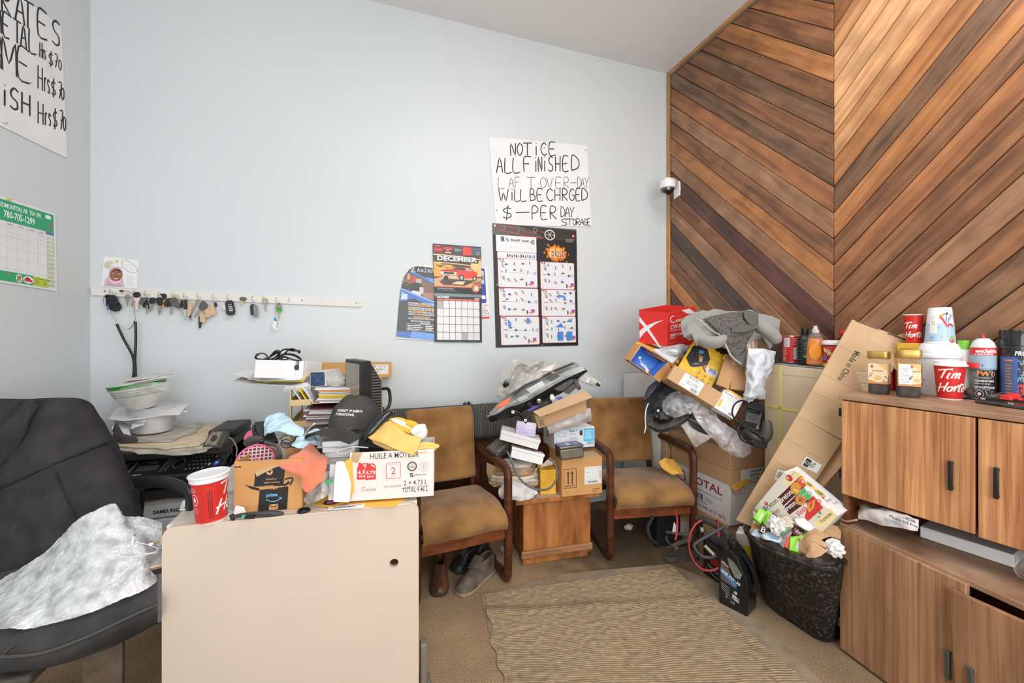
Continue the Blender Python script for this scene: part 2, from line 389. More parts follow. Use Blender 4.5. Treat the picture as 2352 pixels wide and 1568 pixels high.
# ================================================================== the room
XR,YB,ZC=2.425,2.90,3.655
WALLM=M('wall_paint',(205,210,212),.36,.012,1.2,.05,45,spec=.35)
CEILM=M('ceiling_paint',(232,233,233),.6,.01,1.2)
LW0=V((-1.54,YB,0));LWD=V((.087,.9962,0));LWN=V((.9962,-.087,0))
def floor_mat():
 m=bpy.data.materials.new('dirty_carpet');m.use_nodes=True;nt=m.node_tree;N=nt.nodes;L=nt.links;b=N['Principled BSDF'];b.inputs['Roughness'].default_value=.95;b.inputs['Specular IOR Level'].default_value=.1
 tc=N.new('ShaderNodeTexCoord');n1=N.new('ShaderNodeTexNoise');n1.inputs['Scale'].default_value=3.0;n1.inputs['Detail'].default_value=6;L.new(tc.outputs['Object'],n1.inputs['Vector'])
 r1=N.new('ShaderNodeValToRGB');L.new(n1.outputs['Fac'],r1.inputs['Fac']);e=r1.color_ramp.elements;e[0].position=.3;e[1].position=.7
 e[0].color=(*lin((140,117,93)),1);e[1].color=(*lin((172,146,114)),1)
 n2=N.new('ShaderNodeTexNoise');n2.inputs['Scale'].default_value=170;n2.inputs['Detail'].default_value=3;L.new(tc.outputs['Object'],n2.inputs['Vector'])
 mr=N.new('ShaderNodeMapRange');mr.inputs[1].default_value=.3;mr.inputs[2].default_value=.7;mr.inputs[3].default_value=.6;mr.inputs[4].default_value=1.25;L.new(n2.outputs['Fac'],mr.inputs[0])
 # oily dirt patch by the second chair
 vm=N.new('ShaderNodeVectorMath');vm.operation='DISTANCE';L.new(tc.outputs['Object'],vm.inputs[0]);vm.inputs[1].default_value=(1.62,2.3,0)
 n3=N.new('ShaderNodeTexNoise');n3.inputs['Scale'].default_value=9;n3.inputs['Detail'].default_value=5;L.new(tc.outputs['Object'],n3.inputs['Vector'])
 ad=N.new('ShaderNodeMath');ad.operation='MULTIPLY_ADD';ad.inputs[1].default_value=.7;L.new(n3.outputs['Fac'],ad.inputs[0]);L.new(vm.outputs['Value'],ad.inputs[2])
 m3=N.new('ShaderNodeMapRange');m3.inputs[1].default_value=.72;m3.inputs[2].default_value=1.2;m3.inputs[3].default_value=.36;m3.inputs[4].default_value=1;L.new(ad.outputs[0],m3.inputs[0])
 mu=N.new('ShaderNodeMath');mu.operation='MULTIPLY';L.new(mr.outputs[0],mu.inputs[0]);L.new(m3.outputs[0],mu.inputs[1])
 sc=N.new('ShaderNodeVectorMath');sc.operation='SCALE';L.new(r1.outputs['Color'],sc.inputs[0]);L.new(mu.outputs[0],sc.inputs['Scale']);L.new(sc.outputs[0],b.inputs['Base Color'])
 bp=N.new('ShaderNodeBump');bp.inputs['Strength'].default_value=.6;bp.inputs['Distance'].default_value=.004;L.new(n2.outputs['Fac'],bp.inputs['Height']);L.new(bp.outputs['Normal'],b.inputs['Normal'])
 return m
struct(MB().use(floor_mat()).box(-2.2,2.6,-2.6,3.0,-.06,0).build('floor',org=(0,0,0)))
struct(MB().use(CEILM).box(-2.2,2.6,-2.6,3.0,ZC,ZC+.06).build('ceiling'))
struct(MB().use(WALLM).box(-1.54,XR,YB,YB+.08,0,ZC).build('wall_back'))
TL=FR(LW0,LWD,(0,0,1))  # local x along the wall towards the back, y out of the room
struct(MB(TL).use(WALLM).box(-5.5,.1,0,.08,0,ZC).build('wall_left'))
wr=struct(MB().use(M('wall_backing',(70,45,30),.8)).box(XR,XR+.08,-2.6,YB+.08,0,ZC).build('wall_right'))
struct(MB().use(WALLM).box(XR-.02,XR,-2.6,-.75,0,ZC).build('wall_right'))
# chevron boards
YC,ZK,ZS,T_=1.548,1.475,.1455,.016
TONES=[((146,97,62),(98,62,40)),((128,88,60),(76,50,34)),((178,132,92),(130,88,56)),((114,84,62),(66,47,34)),((88,57,50),(58,37,33)),((80,62,55),(50,39,34)),((158,108,66),(110,68,38)),((138,103,77),(98,69,49)),((190,148,108),(154,110,74))]
def plankmat(t,right):
 c,c2=[tuple(min(235,x*1.22)for x in q)for q in TONES[t]]
 return WOOD('plank_%d%s'%(t,'r' if right else 'l'),c,c2,((math.radians(45)if right else math.radians(-45)),0,0),(16,2.0,30),.36,True,.9,.45,(.3,.7))
LT={10:1,9:0,8:6,7:1,6:0,5:3,4:1,3:3,2:0,1:1,0:7,-1:4,-2:1,-3:7,-4:5,-5:3,-6:1,-7:6,-8:4,11:0,12:3}
LT.update({9:6,8:1,7:3,6:1,5:3,4:0,3:7,2:1,1:6,0:7})
RTN={12:2,11:0,10:2,9:8,8:8,7:8,6:2,5:6,4:3,3:6,2:1,1:0,0:1,-1:1,-2:7,-3:1,-4:3,-5:7,-6:1}
def clip(poly,ax,val,keep_less):
 out=[];n=len(poly)
 for i in range(n):
  a,b=poly[i],poly[(i+1)%n];ia=(a[ax]<=val)==keep_less;ib=(b[ax]<=val)==keep_less
  if ia:out.append(a)
  if ia!=ib:
   t=(val-a[ax])/(b[ax]-a[ax]);out.append((a[0]+(b[0]-a[0])*t,a[1]+(b[1]-a[1])*t))
 return out
rp=random.Random(3)
for side in(0,1):
 y0,y1=(YC+.0015,YB-.036)if side==0 else(-.75,YC-.0015)
 for k in range(-16,17):
  f=lambda y:abs(y-YC);g=.0022
  zl,zh=ZK+k*ZS+g,ZK+(k+1)*ZS-g
  poly=[(y0,zl+f(y0)),(y1,zl+f(y1)),(y1,zh+f(y1)),(y0,zh+f(y0))]
  poly=clip(poly,1,ZC-.036,True)
  if len(poly)>=3:poly=clip(poly,1,.55,False)
  if len(poly)<3:continue
  t=(LT if side==0 else RTN).get(k,rp.choice((0,1,3,7))if k<8 else rp.choice((2,8,0)))
  n=len(poly);d=rp.uniform(0,.0025)
  vs=[(XR-T_-d,y,z)for y,z in poly]+[(XR-.001,y,z)for y,z in poly]
  MB().use(plankmat(t,side)).add(vs,[tuple(range(n)),tuple(range(n,2*n))[::-1]]+[(i,n+i,n+(i+1)%n,(i+1)%n)for i in range(n)]).build('plank',wr,bevel=.0022,seg=1,org=(XR,YC,zl))
OAK=WOOD('oak_trim',(205,150,84),(160,104,48),(0,0,0),(20,30,2.4),.4)
OAKH=WOOD('oak_trim_level',(205,150,84),(160,104,48),(0,0,0),(20,2.4,30),.4)
struct(MB().use(OAK).box(XR-.03,XR,YB-.033,YB-.001,0,ZC-.002).build('trim_1',bevel=.004))
struct(MB().use(OAKH).box(XR-.03,XR,-2.5,YB-.033,ZC-.034,ZC-.002).build('trim_2',bevel=.004))
wire=MB().use(M('grey_cable',(120,128,136),.45)).tube([(XR-.024,YB-.041,2.36),(XR-.024,YB-.041,3.45),(XR-.024,YB-.041,ZC-.05),(XR-.024,YB-.06,ZC-.042),(XR-.024,-.7,ZC-.042)],.0045,6).build('camera_cable')
tag(wire,'thin grey cable run along the oak trim up from the dome camera','cable')
# security camera
cam=thing('security_camera','white dome security camera on wall arm at the edge of the wood panelling','camera',PX(1550,435,XR-.02))
c0=P(1533,432,3.22);wallp=PX(1556,435,XR-.018)
tb=FR(PX(1557,455,XR-.02),(0,-1,0),(0,0,1))
MB(tb).use(WHITEP).prism([(-.035,0),(.03,.012),(.035,.075),(.03,.135),(-.03,.14)],-.002,.016,tb@Matrix.Rotation(math.pi/2,4,'X')).build('mount_plate',cam,bevel=.004)
MB().use(WHITEP).tube(crom([PX(1550,425,XR-.03),P(1546,418,3.3),c0+V((0,0,.045))],5),[.035,.03,.042],12).build('arm',cam)
Tc=Matrix.Translation(c0)
MB(Tc).use(WHITEP).lathe([(.02,.062),(.055,.055),(.063,.03),(.065,-.002),(.058,-.008),(.05,-.008)],24,cap=(True,False)).build('housing',cam)
MB(Tc).use(M('dome_black',(18,18,20),.08,.02,5,spec=.9,coat=1)).lathe([(.052,-.004),(.05,-.025),(.036,-.046),(.016,-.056),(.003,-.058)],24).build('dome',cam)
MB(Tc@Matrix.Rotation(.5,4,'Y')).use(METAL).lathe([(.02,-.058),(.017,-.0605)],20).build('lens_ring',cam)
# ================================================================== wall papers
def wallY(y):return lambda px,py:PY(px,py,y)
def sheet(name,label,cat,corners,th,mat,group=None,bow=0):
 """thin paper on a wall through its four corners bl br tr tl with a slight curl"""
 o=thing(name,label,cat,(corners[0]+corners[1])/2,group);f=BIL(corners);rows=[]
 for i in range(5):
  rows.append([f(j/4,1-i/4,bow*(abs(i-2)/2)**2+bow*.6*(abs(j-2)/2)**2)for j in range(5)])
 MB().use(mat).patch(rows,2,2,th).build('paper',o);return o
def flatsheet(name,label,cat,corners,th,mat,group=None,pt='paper'):
 o=thing(name,label,cat,(corners[0]+corners[1])/2,group);MB().use(mat).slab(corners,th).build(pt,o);return o
def C4(fn,bl,br,tr,tl):return[fn(*bl),fn(*br),fn(*tr),fn(*tl)]
def pin(parent,p,n,col):
 T=FR(p,V(n).orthogonal(),n);MB(T).use(col).lathe([(.0045,.0),(.0045,.003),(.003,.005),(.003,.009),(.0055,.011),(.0045,.013)],10).build('push_pin',parent)
PINW=M('clear_pin',(190,190,186),.2);PINY=M('yellow_pin',(226,196,40),.3)
# notice
Wn=wallY(YB-.004);cn=C4(Wn,(1139,517),(1359,520),(1348,334),(1122,314))
nt_=flatsheet('notice_paper','large white flip chart sheet with a hand lettered storage charge notice','sign',cn,.001,PAPER)
pn=PR(fn=lambda u,v,n:V((u,YB-.004-n,v)))
NC=lambda x,y:(lambda p:(p.x,p.z))(PY(880+x/3.016,300+y/3.016,YB-.004))
INKB=(28,28,32)
def wline(s,y0,y1,slope=.03,w_=.007,xa=0):
 for ch,a,b in s:hand(pn,NC,ch,a,b,lambda x:y0+slope*(x-xa),lambda x:y1+slope*(x-xa),INKB,w_)
wline([('N',880,922),('O',925,970),('T',968,1032),('I',1045,1075),('C',1088,1138),('E',1148,1200)],86,172,-.01,.0085,880)
wline([('A',785,833),('L',838,898),('L',896,955),('F',970,1030),('I',1045,1070),('N',1072,1103),('I',1106,1132),('S',1142,1182),('H',1190,1232),('E',1242,1288),('D',1300,1362)],190,292,-.028,.0085,785)
wline([('L',793,848),('A',872,908),('F',912,948),('T',995,1052),('O',1085,1135),('V',1132,1178),('E',1192,1244),('R',1250,1292),('-',1293,1340),('D',1345,1372),('A',1370,1395),('Y',1396,1424)],324,398,.0,.004,793)
wline([('W',800,868),('I',880,905),('L',908,952),('L',950,1002),('B',1015,1058),('E',1064,1112),('C',1128,1182),('H',1186,1232),('R',1238,1282),('G',1286,1330),('E',1334,1368),('D',1372,1420)],406,486,-.005,.0075,800)
wline([('$',822,900),('-',915,1015),('P',1028,1080),('E',1090,1140),('R',1152,1206)],524,612,-.0,.0075,822)
wline([('D',1228,1262),('A',1260,1296),('Y',1290,1324)],528,598,0,.006,1228)
wline([('S',1230,1280),('T',1268,1318),('O',1312,1338),('R',1336,1366),('A',1364,1392),('G',1388,1416),('E',1414,1438)],612,656,-.01,.006,1230)
pn.build('lettering',nt_)
for a in((1250,340),(1344,345),(1141,483)):pin(nt_,Wn(*a)+V((0,-.001,0)),(0,-1,0),PINW)
# rates poster on the side wall
def WL(px,py,off=.004):return PP(px,py,LW0+LWN*off,LWN)
cr=C4(WL,(-150,215),(155,364),(141,62),(-150,-170))
rp_=flatsheet('rates_poster','large white sheet of hand lettered hourly shop rates pinned above the green calendar','sign',cr,.001,PAPER)
TLI=FR(LW0+LWN*.004,LWD,(0,0,1)).inverted()
pl=PR(fn=lambda u,v,n:FR(LW0+LWN*.004,LWD,(0,0,1))@V((u,-n,v)))
LC=lambda x,y:(lambda p:(p.x,p.z))(TLI@WL(x/2.24,y/2.24))
def lline(s,t0,b0,xa,st,sb,w_):
 for ch,a,b in s:hand(pl,LC,ch,a,b,lambda x:t0+st*(x-xa),lambda x:b0+sb*(x-xa),INKB,w_)
lline([('R',5,62),('A',78,132),('T',108,176),('E',190,250),('S',265,313)],40,172,190,.68,.62,.009)
lline([('M',-40,5),('E',12,52),('T',66,110),('A',106,138),('L',146,190),('.',192,200)],60,176,12,.62,.6,.008)
lline([('H',203,218),('r',219,226),('s',226,235)],216,294,203,.45,.4,.006)
lline([('$',248,275),('7',278,297),('0',298,318)],262,332,248,.5,.45,.006)
lline([('R',-60,-20),('A',-14,16),('M',4,84),('E',88,160),('.',160,166)],184,352,0,.55,.5,.008)
lline([('H',192,222),('r',226,238),('s',240,258)],335,455,192,.5,.42,.0065)
lline([('$',262,288),('7',298,318),('0',312,332)],405,490,262,.45,.4,.0065)
lline([('N',-55,-15),('I',8,38),('S',46,100),('H',106,160),('.',176,180)],428,536,8,.42,.42,.0085)
lline([('H',192,226),('r',230,242),('s',246,264)],522,632,192,.35,.25,.0065)
lline([('$',270,296),('7',306,324),('0',322,340)],560,655,270,.3,.25,.0065)
pl.build('lettering',rp_);pin(rp_,WL(8,281,.005),LWN,PINW)
# green wall calendar
cg=C4(WL,(-140,627),(131,669),(127,490),(-140,405))
gc=flatsheet('wall_calendar','white wall planner with green header and phone number, pinned to the side wall','calendar',cg,.0012,PAPER)
g=PR(fn=BIL(cg));gu=lambda x:.51+.49*(x/131)  # u of a pixel x
GRN=(44,160,112)
g.poly([(.0,.72),(gu(103),.735),(gu(104),.30),(gu(125),.30),(gu(125),.97),(0,.97)],GRN)
g.quad(gu(100),.02,gu(128),.735,(226,230,232))
g.poly([(gu(101),.735),(gu(125),.735),(gu(125),.44),(gu(124),.44),(gu(124),.70),(gu(101),.70)],(70,130,170))
g.text('STREET EDMONTON, AB  T5A 3P8',gu(88),.885,.05,(240,245,242),w=.50,al='r',bold=.012)
g.text('780-705-1299',gu(71),.775,.075,(240,245,242),w=.29,al='r',bold=.015)
g.rrect(gu(101),.9,gu(117),.945,.01,(236,240,240));g.circ(gu(118.5),.82,.016,(170,90,100),.04)
for i in range(5):
 g.quad(0,.18+i*.125-.001,gu(103),.18+i*.125+.001,(176,180,182))
for x in(-30,0,25,51,78,103):g.quad(gu(x),.16,gu(x)+.0015,.72,(176,180,182))
for x,t in((2,'WEDNESDAY'),(27,'THURSDAY'),(57,'FRIDAY'),(82,'SATURDAY')):g.text(t,gu(x),.695,.014,(70,74,76),w=.05)
for k in range(12):
 y=.665-k*.054;g.quad(gu(103),y,gu(125),y+.012,(226,206,70))
 for j in range(7):g.quad(gu(104+j*3),y-.03,gu(105.2+j*3),y-.002,(170,182,205))
for x,y in((82,.66),(83,.64),(82,.60),(4,.65),(5,.6),(3,.55)):g.line([(gu(x),y),(gu(x+6),y+.012),(gu(x+13),y)],.002,(160,162,165),3)
g.poly([(0,.03),(gu(63),.03),(gu(63),.145),(0,.145)],(40,165,105));g.poly([(gu(63),.03),(gu(104),.03),(gu(104),.135),(gu(63),.145)],(190,206,60))
g.text('KET',gu(7),.1,.03,(214,70,70),w=.04,al='r',bold=.02)
g.circ(gu(27),.085,.028,(235,238,240),.05);
for k,c in enumerate(((60,110,190),(220,190,60),(70,170,80),(210,70,70))):g.circ(gu(25+4*(k%2)),.07+.028*(k//2),.012,c,.022)
g.circ(gu(50),.085,.05,(236,238,240),.045,24);g.poly([(gu(39),.075),(gu(42),.105),(gu(48),.118),(gu(55),.1),(gu(61),.085),(gu(60),.06),(gu(42),.062)],(214,46,56));g.circ(gu(50),.1,.016,(60,30,34),.01)
g.text('New Aftermarket Auto Parts',gu(66),.112,.014,(60,60,40),w=.16,bold=.02);g.lines(gu(66),.05,gu(84),.1,4,(90,96,50));g.lines(gu(90),.05,gu(102),.1,4,(90,96,50),seed=5)
g.build('print',gc);pin(gc,WL(17,457,.006),LWN,PINY)
# child portrait sheet
Wp=wallY(YB-.003);cp=C4(Wp,(232,658),(315,662),(320,598),(239,588))
ps=flatsheet('photo_sheet','creased sheet with a printed portrait of a smiling child in a pink headscarf','picture',cp,.001,PAPER)
k=PR(fn=BIL(cp))
k.circ(.12,.72,.1,(196,190,170),.12);k.circ(.2,.8,.07,(202,198,182),.08)
hj=[(.07,.02),(.09,.22),(.17,.36),(.18,.58),(.26,.68),(.38,.71),(.5,.66),(.57,.54),(.57,.36),(.6,.2),(.64,.02)]
k.poly(hj,(204,172,186));k.poly([(.13,.02),(.2,.2),(.33,.1),(.47,.17),(.58,.02)],(186,152,172));k.poly([(.18,.3),(.22,.16),(.36,.09),(.5,.17),(.55,.3),(.36,.2)],(214,186,198))
k.circ(.38,.42,.175,(142,92,66),.215,26);k.poly([(.23,.5),(.3,.62),(.45,.63),(.54,.52),(.5,.57),(.38,.6),(.28,.57)],(96,62,48))
for x in(.305,.455):k.circ(x,.46,.03,(232,226,220),.022);k.circ(x,.46,.016,(36,24,20),.02);k.line([(x-.045,.505),(x,.53),(x+.045,.51)],.014,(52,32,26),3)
k.poly([(.36,.37),(.38,.45),(.41,.37),(.385,.35)],(120,74,54));k.poly([(.3,.3),(.38,.325),(.47,.31),(.44,.26),(.38,.24),(.33,.26)],(168,80,78));k.poly([(.32,.298),(.38,.308),(.45,.3),(.42,.28),(.35,.28)],(238,234,230))
k.line([(.55,.95),(.5,.84),(.56,.7),(.7,.58),(.9,.54),(.97,.6),(.93,.74),(.8,.85),(.65,.95),(.55,.95)],.008,(40,40,44),4)
for y in(.82,.74,.66):k.line([(.6,y),(.7,y-.02),(.76,y+.01),(.86,y-.05)],.006,(186,188,190),3)
k.lines(.68,.08,.92,.42,6,(206,204,200));k.build('print',ps);pin(ps,Wp(270,600)+V((0,-.002,0)),(0,-1,0),PINY)
# blast poster
Wm=wallY(YB-.006);cm=C4(Wm,(1139,798),(1328,793),(1324,527),(1131,512))
mp_=flatsheet('repair_guide_poster','tall black poster of numbered plastic bumper repair steps below the notice','poster',cm,.001,M('poster_black',(38,36,36),.35,.1,6))
k=PR(fn=BIL(cm));A=lambda x,y:((x-30)/1040,1-(y-40)/1505)  # crop pixels to sheet
def Q(x0,y0,x1,y1,c):a=A(x0,y1);b=A(x1,y0);k.quad(a[0],a[1],b[0],b[1],c)
def RR(x0,y0,x1,y1,c,r=.012):a=A(x0,y1);b=A(x1,y0);k.rrect(a[0],a[1],b[0],b[1],r,c)
Q(32,42,1068,180,(84,78,76));k.poly([A(330,42),A(1068,60),A(1068,170),A(640,180),A(560,120)],(52,48,47))
k.line([A(105,92),A(130,118),A(330,150),A(380,172),A(640,182)],.006,(206,66,60),3);k.line([A(135,55),A(150,70),A(320,75),A(340,60)],.005,(206,66,60),2);k.line([A(175,62),A(170,112)],.004,(150,150,150));k.line([A(345,62),A(335,140)],.004,(150,150,150))
k.line([A(375,95),A(420,118),A(540,130)],.006,(190,60,56),2);k.line([A(590,80),A(610,102),A(650,105)],.006,(190,60,56),2)
x,y=A(722,135);k.ring(x,y,.066,.012,(206,206,206),ry=.045)
for q in range(6):a=q*1.05;k.line([(x,y),(x+.055*math.cos(a),y+.038*math.sin(a))],.006,(190,190,190))
x,y=A(540,88);k.ring(x,y,.026,.005,(170,170,170),ry=.018)
for px in(62,1028):x,y=A(px,68 if px<500 else 130);k.circ(x,y,.022,(150,40,46),.014);k.circ(x-.004,y,.008,(226,226,226),.009)
k.lines(A(925,0)[0],A(0,215)[1],A(1048,0)[0],A(0,170)[1],4,(190,190,190),.3)
RR(65,178,550,375,(226,227,228),.003);
for q in range(8):Q(70+q*58,258,72+q*58,372,(190,190,190))
for yy in(262,318):Q(66,yy,548,yy+2,(185,185,185))
k.poly([A(122,190),A(162,198),A(165,256),A(124,250)],(92,94,98));k.poly([A(175,205),A(212,215),A(213,258),A(195,250)],(140,142,146));k.poly([A(235,210),A(290,225),A(350,212),A(350,245),A(235,245)],(140,143,147));k.poly([A(370,215),A(410,225),A(458,212),A(456,250),A(372,245)],(150,153,156));k.poly([A(470,240),A(500,205),A(528,210),A(526,275),A(490,268)],(150,153,156))
RR(73,376,550,465,(196,90,86));RR(77,380,547,461,(222,222,223))
for q,c in enumerate(((120,70,66),(90,90,92),(80,82,86),(110,112,116),(60,60,62),(150,152,155),(120,50,48),(70,72,76),(120,122,126),(130,132,136),(80,90,130),(110,160,210),(80,140,205))):Q(190+q*27,402+(q%3)*6,206+q*27,445-(q%2)*8,c)
rr=random.Random(5)
fl=[]
for q in range(34):
 a=q/34*6.283;r=rr.uniform(.8,1.25);fl.append(A(795+120*r*math.cos(a),360+95*r*math.sin(a)))
k.poly(fl,(214,120,30));k.poly([A(795+95*rr.uniform(.75,1.15)*math.cos(q/26*6.283),360+70*rr.uniform(.75,1.2)*math.sin(q/26*6.283))for q in range(26)],(238,178,70))
for q in range(16):x,y=A(rr.uniform(640,985),rr.uniform(255,470));k.circ(x,y,rr.uniform(.006,.014),(206,110,26),n=7)
k.text('plast',*A(735,408),.073,(232,228,224),w=.165,bold=.03);k.text('plast',*A(737,407),.072,(140,30,34),w=.16,bold=.005);k.text('mix',*A(738,412),.022,(238,236,232),w=.075,bold=.02,rot=90)
def panel(t,x0,y0,x1,y1,sd):
 RR(x0,y0,x1,y1,(206,140,140));RR(x0+5,y0+6,x1-5,y1-6,(224,225,227));k.text(t,*A(x0+12,y0+30),.016,(150,40,46),w=.055,bold=.03)
 k.text('REPAIRPLASTIC',*A(x0+38,y1-14),.014,(232,160,140),w=.19,rot=90);rq=random.Random(sd);ym=(y0+y1)/2-5
 Q(x0+88,ym,x1-10,ym+3,(110,112,130));Q(x0+82,y0+40,x0+84,y1-15,(180,182,190));RR(x1-48,ym-20,x1-10,ym+22,(186,186,216),.004)
 for j in range(2):k.poly([A(x0+46,y0+60+j*150),A(x0+78,y0+66+j*150),A(x0+80,y0+120+j*150),A(x0+50,y0+105+j*150)],(156,160,164));Q(x0+38,y0+40+j*120,x0+82,y0+50+j*120,(100,100,104))
 for j in range(11):
  cx=x0+110+(j%4)*88+rq.uniform(-14,22);cy=y0+52+(j//4)*95+rq.uniform(-12,26);a,b=rq.uniform(22,40),rq.uniform(18,34)
  if cx+a>x1-12:cx=x1-14-a
  RR(cx-a,cy-b,cx+a,cy+b,(206,208,212),.004);RR(cx-a+2,cy-b+2,cx+a-2,cy+b-2,(222,223,225),.003);o=rq.random()
  if o<.3:Q(cx-8,cy-18,cx+4,cy+18,(104,112,122));Q(cx-5,cy-26,cx+1,cy-16,(70,70,76))
  elif o<.55:k.poly([A(cx-a*.8,cy+6),A(cx,cy-12),A(cx+a*.8,cy),A(cx,cy+16)],(150,152,154));k.circ(*A(cx,cy),.012,(120,40,44),.006)
  elif o<.75:k.line([A(cx-20,cy-18),A(cx,cy),A(cx+18,cy+16)],.008,(60,62,66));k.poly([A(cx-20,cy+10),A(cx+4,cy),A(cx+24,cy+14),A(cx,cy+22)],(226,150,150))
  else:k.circ(*A(cx-6,cy),.012,(70,84,150),.011);Q(cx+8,cy-6,cx+18,cy+10,(60,62,70))
 Q(x0+330,y1-70,x0+348,y1-22,(96,70,66));k.poly([A(x0+350,y1-40),A(x0+400,y1-60),A(x0+440,y1-46),A(x0+390,y1-26)],(150,152,150));k.poly([A(x0+372,y1-40),A(x0+402,y1-58),A(x0+425,y1-48),A(x0+396,y1-30)],(240,130,40));k.poly([A(x0+385,y1-82),A(x0+430,y1-86),A(x0+432,y1-50),A(x0+388,y1-54)],(160,80,170))
panel('S1',77,458,555,812,1);panel('S2',80,820,560,1162,2);panel('S3',92,1168,565,1520,3);panel('S4',590,478,1030,825,4);panel('S5',596,828,1036,1165,5);panel('S6',600,1168,1040,1505,6)
BL_=(76,138,206)
for pts in('178,1222 212,1228 218,1300 185,1302','405,1185 446,1190 440,1258 410,1262'):k.poly([A(*p)for p in cv(0,0,1)(pts)],BL_)
k.poly([A(*p)for p in cv(0,0,1)('765,1305 845,1250 880,1312')],BL_);k.poly([A(*p)for p in cv(0,0,1)('915,1240 950,1198 995,1242')],BL_);k.poly([A(*p)for p in cv(0,0,1)('775,910 830,890 900,905 920,960 885,970 870,920 820,935')],(88,144,206))
for x in(792,910):RR(x,1362,x+80,1480,BL_,.012);k.line([A(x+20,1400),A(x+24,1450)],.004,(50,60,80))
for a in((60,785),(1042,832),(595,1528)):k.line([A(a[0]-8,a[1]+8),A(a[0]+8,a[1]-8)],.003,(220,220,220))
k.build('print',mp_,True)
# taxi flyer behind the calendar
Wt=wallY(YB-.003);ct=C4(Wt,(1070,733),(1126,731),(1119,614),(1070,612))
tf=flatsheet('blue_flyer','blue and white flyer mostly covered by the month calendar','flyer',ct,.0008,PAPER);k=PR(fn=BIL(ct))
k.rrect(.05,.30,.88,.98,.05,(52,70,160));k.quad(.3,.68,.82,.93,(196,204,212));k.quad(.3,.75,.8,.84,(110,120,126));k.quad(.5,.38,.85,.45,(230,230,232));k.text('QUALITY SERVICE',.5,.24,.03,(200,60,64),w=.47,bold=.02);k.text('or Call:',.55,.19,.03,(60,66,74),w=.3);k.text('759-2698',.42,.135,.035,(70,76,84),w=.5);k.text('470-7264',.42,.085,.035,(70,76,84),w=.55);k.text('our Hotel',.45,.045,.03,(206,70,70),w=.52);k.quad(.55,.0,.98,.035,(206,60,60));k.build('print',tf)
# A to Z flyer
Wa=wallY(YB-.008)
pa=[Wa(*p)for p in((909,777),(999,783),(997,610),(958,607),(944,612),(930,638),(920,680),(914,720))]
af=thing('service_flyer','curled black and blue auto service price flyer pinned left of the calendar','flyer',pa[0]);MB().use(PAPER).slab(pa,.0015).build('paper',af)
ca=C4(Wa,(908,778),(999,783),(999,608),(908,600));k=PR(fn=BIL(ca));A=lambda x,y:((x-55)/590,1-(y-345)/1160)
k.poly([A(*p)for p in cv(0,0,1)('68,1475 100,1050 130,760 185,560 250,460 320,400 380,388 640,395 640,1500')],(56,52,54))
k.poly([A(*p)for p in cv(0,0,1)('250,485 640,640 640,590 500,550 300,470')],(70,124,200));k.poly([A(*p)for p in cv(0,0,1)('500,545 640,560 640,640')],(100,148,214))
k.poly([A(*p)for p in cv(0,0,1)('135,745 165,620 250,500 640,645 640,900')],(120,88,72));k.poly([A(*p)for p in cv(0,0,1)('245,690 300,630 400,630 460,690 470,760 270,780')],(30,32,34));k.poly([A(*p)for p in cv(0,0,1)('140,740 170,650 250,650 255,760')],(44,44,48));k.quad(*A(292,660),*A(315,545),(190,40,46));k.quad(*A(325,640),*A(355,550),(200,60,60))
k.poly([A(*p)for p in cv(0,0,1)('260,800 310,760 430,775 430,840 330,845')],(214,206,204));k.quad(*A(410,800),*A(470,700),(196,192,190));k.quad(*A(470,870),*A(620,780),(158,116,100));k.quad(*A(230,600),*A(270,510),(206,150,110));k.quad(*A(360,640),*A(440,580),(176,170,160));k.circ(*A(235,680),.018,(220,50,60),.01)
k.poly([A(*p)for p in cv(0,0,1)('130,750 470,870 640,930 640,985 330,880 120,940')],(62,110,186));k.poly([A(*p)for p in cv(0,0,1)('130,752 470,872 640,925 640,905 480,850 135,735')],(130,175,232))
k.poly([A(*p)for p in cv(0,0,1)('68,1475 85,1385 640,1400 640,1495')],(62,106,180));k.poly([A(*p)for p in cv(0,0,1)('270,1480 305,1375 640,1395 640,1495')],(102,152,220))
k.text('A to Z AUTO',*A(378,470),.046,(236,236,238),w=.5,bold=.005);k.line([A(290,470),A(315,430),A(330,460)],.012,(230,230,232));k.circ(*A(325,418),.012,(230,230,232),.007);k.line([A(285,475),A(350,478)],.006,(230,230,232))
k.text('$80',*A(140,890),.06,(240,240,242),w=.155,bold=.03);k.text('FROM',*A(142,808),.012,(240,240,242),w=.07);k.text('PER HOUR',*A(132,908),.016,(240,240,242),w=.16,bold=.02)
for y,t,c in((962,'PROFESSIONALLY TRAINED & CERTIFIED',0),(992,'TECHNICIANS FREE INSPECTION WITH ANY',0),(1032,'AUTOMOTIVE REPAIR SERVICE FREE BRAKE',0),(1058,'INSPECTION | TIRE CHANGE | NEW AND USED',0),(1095,'TIRES AUTO INSPECTION | INSURANCE',0),(1128,'INSPECTION | AUTO DETAILING SERVICES',0),(1165,'WINDSHIELD REPLACEMENT',1),(1192,'GOOD CONDITION USED TIRES FOR $20.00',0),(1232,'OPEN ON SATURDAY & SUNDAY',0),(1258,'(OILED ONE ONLY)',0)):
 ww={1165:.44,1232:.5,1258:.26}.get(y,.66);k.text(t,A(640,0)[0]-.01-(.1 if ww<.6 else 0),A(0,y)[1],.019,(236,168,50)if c else(226,226,228),w=ww,al='r',bold=.02)
for x0,x1,y in((390,552,992),(545,640,1032),(240,352,1052),(325,505,1092)):k.quad(*A(x0,y),*A(x1,y-26),(236,168,50));k.lines(*A(x0+4,y-5),*A(x1-4,y-22),1,(110,80,40),.8)
